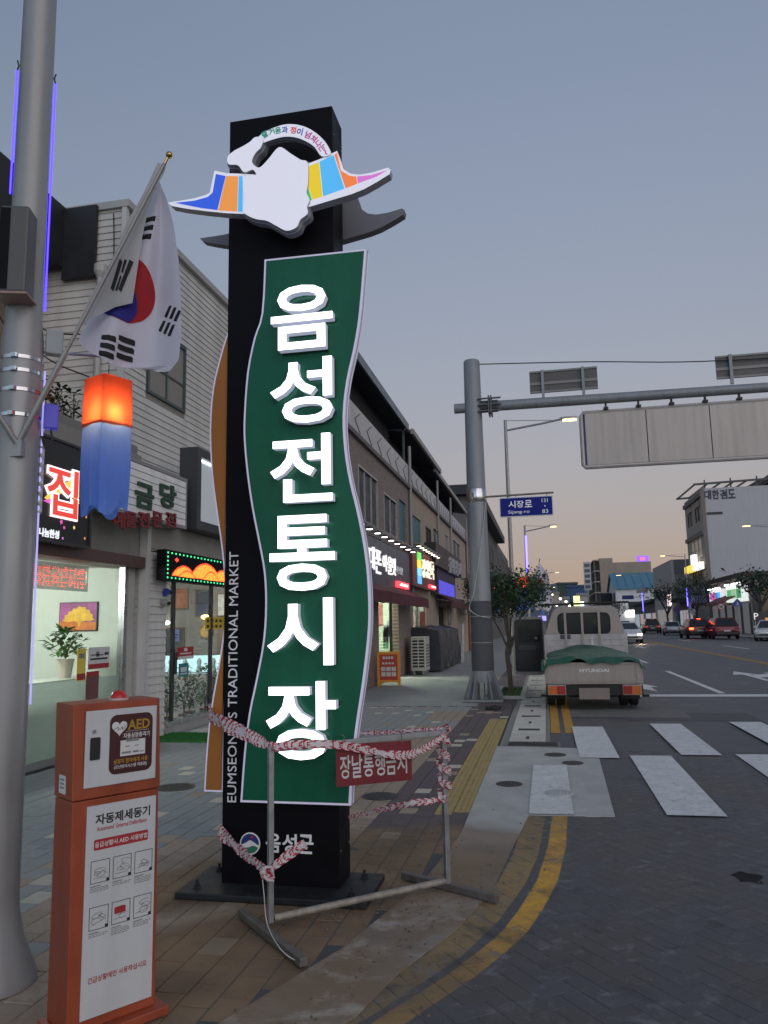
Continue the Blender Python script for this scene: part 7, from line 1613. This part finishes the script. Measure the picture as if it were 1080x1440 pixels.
for a, b in ffr:
    w_ = win(hd2, XD + .1, a, b, rows[0][0], rows[0][1], dframe, dglass, 2, .2)
    mid = (a + b) / 2; r_ = (b - a) / 2
    MB().prism([(mid + r_ * math.cos(k * math.pi / 10), rows[0][1] + r_ * .6 * math.sin(k * math.pi / 10)) for k in range(11)], (XD - .101, 0, 0), -Y_, Z_, 0, .02) if False else None
    MB().prism([(-(mid + r_ * math.cos(k * math.pi / 10)), rows[0][1] + r_ * .7 * math.sin(k * math.pi / 10)) for k in range(11)], (XD - .102, 0, 0), -Y_, Z_, 0, .03).build('arch_light', dglass, w_)
win(hd2, XD + .1, *ww, *rows[1], alum, PM('pale_glass', (.2, .19, .17), .15, 0, .3, .5), 3, .2, rail=True); win(hd2, XD + .1, *ww, *rows[2], dframe, dglass, 4, .2, rail=True)
MB().box(XD, XD + .05, Yd0 + 1, Yd1 - 1, .4, 3.4).build('shopfront', PM('dim_shopfront', (.1, .1, .12), .2), hd2)
rf = MB()
for k in range(9): rf.bar((XD - .8 + k * 1.5, Yd0 - .3, Hd + .55 + .04 * k), (XD - .8 + k * 1.5, Yd1 + .5, Hd + .75 + .04 * k), .15, .2)
rf.bar((XD - 1.0, Yd0 - .3, Hd + .5), (XD + 24, Yd0 - .3, Hd + 1.2), .15, .25); rf.bar((XD - 1.0, Yd1 + .5, Hd + .7), (XD + 14, Yd1 + .5, Hd + 1.2), .15, .25)
for k in range(6): rf.bar((XD + .4 + k * 3, Yd0 + .3, Hd), (XD + .4 + k * 3, Yd0 + .3, Hd + 1.1 + .08 * k), .15, .15)
rf.build('roof_frame', dframe, hd2); MB().box(XD + 8, XD + 26, Yd0 - .6, Yd1, Hd + .95, Hd + 1.5).build('roof_canopy', roofd, hd2)
a, b = atY(990, 702, Yd0), atY(1034, 687, Yd0)
for k, ch in enumerate('대한검도'): text('letter', ch, (a.x + (b.x - a.x) * (k + .5) / 4, Yd0 - .005, (a.z + b.z) / 2 - .05), X_, Z_, PM('dark_blue_lettering', (.02, .025, .05), .5), hd2, w=(b.x - a.x) / 4 * .88, h=1.15, bold=.03, depth=.05)
a, b = atY(994, 724, Yd0), atY(1016, 719.5, Yd0); MB().box(a.x, b.x, Yd0 - .05, Yd0 - .002, a.z, b.z).build('dark_vent', PM('vent_dark', (.03, .03, .035), .6), hd2)
# yellow sign
sgy = wthing('light_sign', 'glowing white and yellow box sign on the kendo building front', 'shop sign', (XD - 1, Yd0 + 4, zD(800)))
z0, z1 = zD(803), zD(793)
for k, (c_, a, b) in enumerate((((1, .95, .9), .1, .5), ((1, .72, .08), .52, 1.0))): MB().box(XD - .9, XD - .4, Yd0 - 1 + (Yd1 - Yd0) * a, Yd0 - 1 + (Yd1 - Yd0) * b, z0, z1).build('light_box', EM('yel%d' % k, c_, .95), sgy)
MB().box(XD - .9, XD - .4, Yd0 + 4, Yd0 + 6, z1, z1 + 1.2).build('light_box', EM('yel0', (1, .95, .9), .95), sgy); MB().box(XD - .4, XD - .1, Yd0 + 2, Yd0 + 9, z0 + .3, z0 + .5).build('bracket', dframe, sgy)
bsg = wthing('light_sign', 'dull blue fascia sign at the foot of kendo building', 'shop sign', (XD - .4, Yd0 + 4, 4)); MB().box(XD - .6, XD - .37, Yd0 - .1, Yd1, 3.6, 5.6).build('board', PM('dull_blue', (.05, .1, .22), .5), bsg)
text('lettering', '연합상사', (XD - .601, (Yd0 + Yd1) / 2, 4.6), -Y_, Z_, PM('pale_blue_letters', (.3, .4, .5), .5), bsg, w=6, h=1.1, depth=.03)
# low shops before the kendo building
Yl0 = atX(1062, 870, XD).y
ls_ = wthing('low_shops', 'single storey shop row with lit signs against the white side wall', 'building', (XD + 4, (Yl0 + Yd0) / 2, .11))
Hl = atX(1030, 817, XD).z
MB().box(XD + .1, XD + 14, Yl0, Yd0 - .15, .11, Hl).build('wall', PM('low_shop_wall', (.2, .17, .15), .8, 0, .2), ls_); MB().box(XD - .8, XD + 14.2, Yl0 - .3, Yd0 - .15, Hl, Hl + .5).build('roof', PM('brown_roof', (.06, .035, .03), .7), ls_)
MB().box(XD, XD + .09, Yl0 + 1, Yd0 - .5, .15, 3.1).build('shopfront', PM('dim_front', (.1, .1, .12), .4, 0, .3, 2, emit=(.85, .9, 1), es=.08), ls_)
for k in range(5): MB().box(XD - .05, XD - .005, Yl0 + 1 + k * (Yd0 - Yl0 - 2) / 5, Yl0 + 1.8 + k * (Yd0 - Yl0 - 2) / 5, .15, 3.1).build('shop_post', PM('post_brown', (.13, .1, .08), .7), ls_)
def rsign(label, px0, px1, py0, py1, c_, e, cols=()):
    a, b = atX(px1, py1, XD - .4), atX(px0, py0, XD - .4); t = wthing('light_sign', label, 'shop sign', (XD - .4, (a.y + b.y) / 2, a.z)); ma_, mb_ = min(a.y, b.y), max(a.y, b.y)
    MB().box(XD - .4, XD - .0, ma_, mb_, a.z, b.z).build('light_box', EM('rs' + label[:6] + str(px0), c_, e), t)
    for k, cc in enumerate(cols):
        n_ = len(cols); MB().box(XD - .46, XD - .401, mb_ - (mb_ - ma_) * (.1 + .8 * (k + .86) / n_), mb_ - (mb_ - ma_) * (.1 + .8 * k / n_), a.z + (b.z - a.z) * .2, a.z + (b.z - a.z) * .75).build('letter_block', EM('lb%d%d' % (px0, k), cc, e * 1.0), t)
    for k in range(6): MB().box(XD - .62, XD - .47, ma_ + (mb_ - ma_) * (k + .3) / 6, ma_ + (mb_ - ma_) * (k + .6) / 6, b.z + .02, b.z + .16).build('lamp', EM('sign_lamp_w', (.95, 1, 1), 6), t)
rsign('white shop sign with purple, red and blue letters', 997, 1016, 831, 846, (.85, .85, .85), .8, [(.5, .1, .6), (.85, .05, .15), (.05, .25, .8), (.1, .5, .9)])
rsign('white shop sign with green letters under bright lamps', 1020, 1047, 825, 845, (.8, .85, .82), .9, [(.1, .4, .15), (.3, .5, .3), (.05, .25, .1)])
t = wthing('awning', 'maroon awning under the lit shop signs across the road', 'awning', (XD - 1, Yd0 - 8, 3.2)); a, b = atX(985, 855, XD - 1.2), atX(1012, 850, XD - 1.2)
MB().add([(XD, Yd0 - 6, 4.2), (XD, b.y - 4, 4.2), (XD - 2, b.y - 4, 3.2), (XD - 2, Yd0 - 6, 3.2), (XD, Yd0 - 6, 4.1), (XD, b.y - 4, 4.1), (XD - 2, b.y - 4, 3.1), (XD - 2, Yd0 - 6, 3.1)], [(0, 1, 2, 3), (7, 6, 5, 4), (2, 1, 5, 6), (3, 2, 6, 7), (0, 3, 7, 4)]).build('canopy', PM('maroon_canvas2', (.13, .02, .03), .8), t)
t = wthing('parking_sign', 'black parking sign with white letter P by the taxi', 'sign', (XD, 66, .11)); a, b = atY(1058, 873, 66), atY(1080, 860, 66)
MB().box(a.x, b.x + 1, 66, 66.1, a.z, b.z).build('board', PM('sign_black', (.01, .01, .012)), t); text('lettering', 'P', (a.x + .3, 65.995, (a.z + b.z) / 2), X_, Z_, EM('p_white', (.9, .9, .9), .6), t, h=.5, depth=.02)
for x in (a.x + .2, b.x + .6): MB().tube([(x, 66.05, .11), (x, 66.05, a.z)], .05, 8).build('post', steel, t)
dk_ = wthing('yard_wall', 'low dark boundary wall and dim shed behind the taxi', 'wall', (XD + 6, 70, .11)); MB().box(XD + 1.0, XD + 14, Yl0 - 6, Yl0 - 1, .11, 2.4).build('wall', PM('dim_wall', (.1, .09, .085), .8, 0, .2), dk_); MB().box(XD + .4, XD + .95, Yl0 - 1.0, Yl0 - .4, .11, 4.5).build('pillar', PM('brown_pillar', (.16, .12, .08), .8), dk_)
# grey office block
XO = 19.5; oc = atX(944, 787, XO); of = atX(918, 797, XO)
ob = wthing('office_block', 'plain grey office block with a band of windows', 'building', (XO + 6, (oc.y + of.y) / 2, .11))
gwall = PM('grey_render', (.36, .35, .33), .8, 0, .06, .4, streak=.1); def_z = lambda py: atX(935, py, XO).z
oz = [(def_z(838), def_z(821))]
nw = 4; span = of.y - oc.y
oh = [(oc.y + span * (.12 + .22 * k), oc.y + span * (.12 + .22 * k) + span * .16, oz[0][0], oz[0][1]) for k in range(nw)]
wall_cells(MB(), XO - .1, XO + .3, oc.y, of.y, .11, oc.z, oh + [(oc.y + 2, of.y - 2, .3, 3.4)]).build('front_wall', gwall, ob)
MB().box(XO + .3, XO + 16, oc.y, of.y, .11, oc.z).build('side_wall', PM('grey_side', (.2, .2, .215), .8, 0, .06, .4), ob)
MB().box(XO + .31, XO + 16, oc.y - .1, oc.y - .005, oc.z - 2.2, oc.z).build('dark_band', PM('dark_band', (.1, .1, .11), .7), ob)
for h_ in oh: win(ob, XO + .1, *h_, alum, dglass, 2, .2)
MB().box(XO, XO + .05, oc.y + 2, of.y - 2, .3, 3.4).build('shopfront', EM('dim_front2', (.9, .8, .75), .12), ob)
t = wthing('light_sign', 'small pink-white glowing sign on the grey office block', 'shop sign', (XO - .4, oc.y + 3, 4)); MB().box(XO - .5, XO - .11, oc.y + 2, oc.y + 3.5, 3.8, 5.6).build('light_box', EM('pinkwhite', (1, .75, .75), 2), t)
t = wthing('light_sign', 'dull blue square sign on grey office side wall', 'shop sign', (XO + 2, oc.y - .2, 4)); MB().box(XO + 2.6, XO + 5.5, oc.y - .2, oc.y - .11, 4.0, 8.2).build('board', PM('deep_blue', (.03, .05, .16), .5), t)
# blue roofed hall
XH = 18.5; hc0 = atX(866, 835, XH); hr = atX(866, 808, XH)
Yh0, Yh1 = hc0.y, atX(856.5, 835, XH).y
hl = wthing('blue_roof_hall', 'white hall with bright blue pitched roof', 'building', (XH + 8, (Yh0 + Yh1) / 2, .11)); eav = atX(866, 827, XH).z; rdg = atX(862, 808, XH).z + .5; ym = (Yh0 + Yh1) / 2
whw = PM('hall_white', (.55, .55, .58), .8, 0, .05, .5)
MB().box(XH, XH + 22, Yh0, Yh1, .11, eav).build('wall', whw, hl); MB().prism([(-Yh0, eav), (-Yh1, eav), (-ym, rdg)], (XH + .3, 0, 0), -Y_, Z_, 0, .3).build('gable', whw, hl)
broof = PM('blue_roof_sheet', (.07, .2, .28), .5, .1, .12, .6)
MB().add([(XH - .6, Yh0 - .8, eav - .3), (XH + 22, Yh0 - .8, eav - .3), (XH + 22, ym, rdg + .2), (XH - .6, ym, rdg + .2), (XH - .6, Yh1 + .8, eav - .3), (XH + 22, Yh1 + .8, eav - .3)], [(0, 1, 2, 3), (3, 2, 5, 4)]).build('roof', broof, hl)
for k in range(10): MB().bar((XH + 1 + k * 2.1, Yh0 - .8, eav - .22), (XH + 1 + k * 2.1, ym, rdg + .28), .08, .1).build('roof_seam', broof, hl)
for k in range(3):
    for j in range(2): win(hl, XH + .0, Yh0 + 2 + k * (Yh1 - Yh0 - 4) / 3, Yh0 + 2 + (k + .7) * (Yh1 - Yh0 - 4) / 3, 3 + j * 3.2, 5 + j * 3.2, alum, dglass, 2, .1) if False else None
for k in range(4): MB().box(XH + 3 + k * 4.5, XH + 5.5 + k * 4.5, Yh0 - .06, Yh0 - .003, 4.6, 6.6).build('window', dglass, hl)
for k in range(3):
    for j in range(2): MB().box(XH - .06, XH - .003, Yh0 + 3 + k * 8, Yh0 + 8 + k * 8, 3.4 + j * 3.6, 5.6 + j * 3.6).build('window', dglass, hl)
t = wthing('light_sign', 'small bright white sign under the blue roofed hall', 'shop sign', (XH + 1, Yh0 - 1, 2.6)); MB().box(XH + 2, XH + 4.5, Yh0 - 1.2, Yh0 - .1, 2.6, 4.4).build('light_box', EM('bright_white', (1, 1, .92), 2), t)
# unfinished concrete block
XU = 16.5; uc = atX(836, 788, XU); Yu0, Yu1 = uc.y, atX(827.5, 800, XU).y
un = wthing('bare_concrete_block', 'bare brown concrete block with an open storeyed front', 'building', (XU + 12, (Yu0 + Yu1) / 2, .11)); bc_ = PM('bare_concrete', (.3, .25, .21), .85, 0, .15, .3, streak=.2)
bx_ = atY(916, 800, Yu0).x; bm_ = atY(862, 800, Yu0).x
MB().box(XU + 1.5, bm_, Yu0, Yu1, .11, uc.z + .6).build('wall', bc_, un); MB().box(bm_, bx_, Yu0 + .3, Yu1, .11, uc.z - .9).build('wall', bc_, un)
nfl = 6
for k in range(nfl + 1): MB().box(XU - .5, XU + 1.5, Yu0 + .1, Yu1, .2 + k * (uc.z - .4) / nfl, .6 + k * (uc.z - .4) / nfl).build('floor_slab', bc_, un)
for k in range(4): MB().box(XU - .4, XU + .2, Yu0 + .4 + k * (Yu1 - Yu0 - 1) / 3.2, Yu0 + 1.2 + k * (Yu1 - Yu0 - 1) / 3.2, .2, uc.z).build('pillar', PM('dark_pillar', (.1, .09, .085), .8), un)
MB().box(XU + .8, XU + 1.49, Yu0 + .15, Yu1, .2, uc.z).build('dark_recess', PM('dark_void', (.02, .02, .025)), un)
a, b = atY(897, 791, Yu0), atY(913, 783, Yu0)
t = wthing('light_sign', 'small purple and red glowing roof sign on the bare concrete block', 'shop sign', (a.x, Yu0, a.z - .4)); MB().box(a.x, b.x, Yu0 + 2, Yu0 + 2.4, a.z + .4, b.z + .6).build('light_box', EM('roof_purple', (.25, .1, .9), 1.2), t); MB().box(a.x + 1, b.x - 1.2, Yu0 + 1.9, Yu0 + 1.99, a.z + .8, b.z + .1).build('letter_block', EM('roof_red', (1, .15, .2), 1.2), t)
for x in (a.x + .5, b.x - .5): MB().box(x - .1, x + .1, Yu0 + 2.1, Yu0 + 2.3, uc.z - .9, a.z + .4).build('post', dframe, t)
t = wthing('banner_sign', 'tall white vertical sign board beside the bare concrete block', 'shop sign', (13.9, Yu0 - 20, .1)); a, b = atY(822, 830, Yu0 - 20), atY(830, 790, Yu0 - 20)
MB().tube([((a.x + b.x) / 2, Yu0 - 20, 0), ((a.x + b.x) / 2, Yu0 - 20, a.z)], .18, 8).build('post', steel, t); MB().box(a.x, b.x, Yu0 - 20.2, Yu0 - 20, a.z, b.z).build('board', PM('board_pale', (.4, .4, .42), .6), t)
for k in range(5): MB().box(a.x + .3, b.x - .3, Yu0 - 20.25, Yu0 - 20.205, a.z + .5 + k * (b.z - a.z) / 5.3, a.z + .5 + (k + .62) * (b.z - a.z) / 5.3).build('letter_block', PM('board_ink', (.08, .09, .1), .6), t)
ds = wthing('shed', 'dark low shed beside the bare concrete block', 'building', (17, Yu0 - 30, .11)); MB().box(15.5, 24, Yu0 - 34, Yu0 - 25, .11, 9.5).build('wall', PM('shed_dark', (.03, .028, .03), .8), ds)
# far centre houses
far_specs = [(772, 786, 836, 430, (.33, .28, .24), 'far cream house at the road end'), (784, 812, 822, 520, (.04, .06, .05), 'far dark green house under the hill'), (797, 822, 826, 470, (.03, .07, .16), 'far house with dark blue roof'), (786, 800, 843, 400, (.4, .36, .33), 'far pale house at the street end'), (812, 826, 838, 380, (.36, .32, .3), 'far white house beside the sign board')]
for (x0, x1, yt, D, c_, lb) in far_specs:
    a, b = atY(x0, yt, D), atY(x1, yt, D); t = wthing('far_house', lb, 'house', ((a.x + b.x) / 2, D, 0)); MB().box(a.x, b.x, D, D + 12, 0, a.z).build('wall', PM('fh' + str(x0), c_, .8, 0, .1, .3), t)
    MB().add([(a.x - .5, D - .6, a.z), (b.x + .5, D - .6, a.z), (b.x + .5, D + 6, a.z + 1.6), (a.x - .5, D + 6, a.z + 1.6), (b.x + .5, D + 12.6, a.z), (a.x - .5, D + 12.6, a.z)], [(0, 1, 2, 3), (3, 2, 4, 5)]).build('roof', PM('fr' + str(x0), tuple(v * .6 for v in c_), .7), t)
    for k in range(2):
        xx = a.x + (b.x - a.x) * (.15 + .45 * k); MB().box(xx, xx + (b.x - a.x) * .25, D - .1, D - .005, a.z * .45, a.z * .62).build('window', dglass, t)
for (x0, x1, y0, y1, D, c_, e, lb) in ((807, 815, 838, 854, 300, (.85, .95, .35), 1.6, 'yellow-green glowing vertical sign at the road end'), (816, 821, 846, 854, 290, (.85, 1, .9), 2.2, 'small white glowing sign at the road end'), (757, 768, 866, 873, 120, (.35, .3, 1), 1.4, 'string of blue-white lights over the far pavement')):
    a, b = atY(x0, y1, D), atY(x1, y0, D); t = wthing('light_sign', lb, 'shop sign', ((a.x + b.x) / 2, D, 0)); MB().box(a.x, b.x, D - .6, D - .2, a.z, b.z).build('light_box', EM('fs%d' % x0, c_, e), t); MB().box((a.x + b.x) / 2 - .1, (a.x + b.x) / 2 + .1, D - .19, D, 0, b.z).build('post', dframe, t)
for i, (px, py) in enumerate(((776, 836), (788, 842), (796, 846), (783, 851), (801, 852), (828, 856), (836, 858), (771, 858))):
    p = atY(px, py, 260 + i * 12); t = wthing('far_lamp', 'tiny far street light at the road end', 'lamp', (p.x, p.y, 0), 'tiny far street lights'); MB().tube([(p.x, p.y, 0), (p.x, p.y, p.z - .3)], .12, 6).build('post', dframe, t); MB().sphere(p, .42, 8, 6).build('globe', EM('far_globe', (1, .95, .8), 5), t)
# hills
hm_ = PM('far_hill', (.085, .11, .14), .95, 0, .12, .004, world=True)
R9 = random.Random(14); pts = []
mb = MB(); rows_ = []
for k in range(61):
    x = -900 + k * 30; h = 42 + 34 * math.exp(-((x + 20) / 130) ** 2) + 14 * math.sin(x * .011) + 6 * math.sin(x * .05)
    rows_.append([(x, 1350, -1), (x, 1450, h * .55), (x, 1600, h), (x, 1900, -1)])
mb.loft(rows_, closed=False, caps=False).build('hills', hm_, None, True); tag(bpy.data.objects['hills'], kind='structure')
# right-hand trees and traffic signs
for i, (px, py, r_, cz, lb) in enumerate(((982, 893, 2.3, 5.2, 'flat-topped tree before the kendo building foot'), (1073, 897, 2.1, 4.6, 'dark tree beside the taxi at the picture edge'), (940, 890, 2.4, 5.0, 'dark tree before the grey office block'), (872, 886, 2.8, 4.6, 'dark tree before the blue roofed hall'))):
    p = gnd(px, py); p = Vector((17.2 if px < 1000 else 18.2, 1, 0)); yy2 = atX(px, 880, p.x).y
    tree(lb, (p.x, min(yy2, 230), .11), 2.8, r_, cz, 900, .3, 40 + i, lfb, .13, 'roadside trees across the road', .55, bark_d)
def rsignpost(label, px, py, shape, c_, extra=None, s=.42):
    X2 = 15.9 + .6; p = atX(px, py, X2); t = wthing('traffic_sign', label, 'traffic sign', (X2, p.y, .11)); MB().tube([(X2, p.y + .08, .11), (X2, p.y + .08, p.z + s)], .05, 8).build('post', steel, t)
    MB().prism([(a * s, b * s) for a, b in shape], (X2, p.y, p.z), X_, Z_, 0, .03).build('plate', c_, t)
    if extra: extra(t, X2, p.y - .031, p.z, s)
circ = [(math.cos(k * math.pi / 12), math.sin(k * math.pi / 12)) for k in range(24)]
def lim(t, x, y, z, s):
    MB().prism([(a * s * .76, b * s * .76) for a, b in circ], (x, y, z), X_, Z_, 0, .01).build('face', PM('sign_white_face', (.5, .48, .46), .5), t); text('lettering', '50', (x, y - .011, z), X_, Z_, blackp, t, h=s * .7, w=s * .95, bold=.03, depth=.01)
rsignpost('round red-rimmed 50 speed limit sign', 1014, 853, circ, PM('sign_red', (.3, .03, .03), .5), lim, .34)
def ped(t, x, y, z, s): MB().prism([(-.35, -.7), (.0, .55), (.35, -.7), (.12, -.7), (0, -.2), (-.12, -.7)] and [(a * s, b * s) for a, b in ((-.35, -.7), (0, .6), (.35, -.7), (0, -.35))], (x, y, z), X_, Z_, 0, .01).build('walker_symbol', PM('sign_white_face', (.5, .48, .46)), t)
rsignpost('blue five-sided pedestrian crossing sign', 1037, 848, [(-1, -.75), (1, -.75), (1, .1), (0, 1.1), (-1, .1)], PM('sign_blue2', (.03, .06, .3), .5), ped, .36)
rsignpost('round violet sign before the grey office block', 952, 857, circ, PM('sign_violet', (.12, .05, .2), .5), None, .45)
for (x0, x1, y0, y1, lb) in ((875, 891, 837, 843, 'blue direction board before the blue roofed hall'), (895, 911, 829, 834, 'pale direction board before the blue roofed hall')):
    Yp = atX(902, 807, XR).y - .4; a, b = atY(x0, y1, Yp), atY(x1, y0, Yp); t = wthing('direction_board', lb, 'road sign', ((a.x + b.x) / 2, Yp, a.z)); MB().box(a.x, b.x, Yp, Yp + .1, a.z, b.z).build('board', PM('board_blue', (.03, .04, .2), .5) if x0 < 890 else PM('board_pale2', (.3, .3, .33), .5), t); MB().tube([(min(a.x, XR), Yp + .15, (a.z + b.z) / 2), (max(b.x, XR), Yp + .15, (a.z + b.z) / 2)], .06, 6).build('arm', steel, t)
# far low shops to close the pavement, right and left
for (y0, y1, h, c_, lb) in ((oc.y - 12, oc.y - 1, 4.2, (.14, .1, .1), 'low dim shop row next to the grey office block'), (of.y + 1, of.y + 40, 5, (.1, .11, .11), 'low teal-awned shops past the grey office block')):
    t = wthing('low_shops', lb, 'building', (XD + 3, (y0 + y1) / 2, .11)); MB().box(XD + .6, XD + 12, y0, y1, .11, h).build('wall', PM('ls%d' % int(y0), c_, .8, 0, .2), t); MB().box(XD - .6, XD + 12, y0, y1, h, h + .5).build('roof', PM('teal_dark', (.02, .05, .05), .7), t)
    for k in range(4): MB().box(XD + .5, XD + .59, y0 + .5 + k * (y1 - y0) / 4, y0 + .3 + (k + .8) * (y1 - y0) / 4, .2, 3).build('shopfront', EM('dimf%d' % (k % 2), ((1, .7, .7), (.8, .9, 1))[k % 2], .25), t)
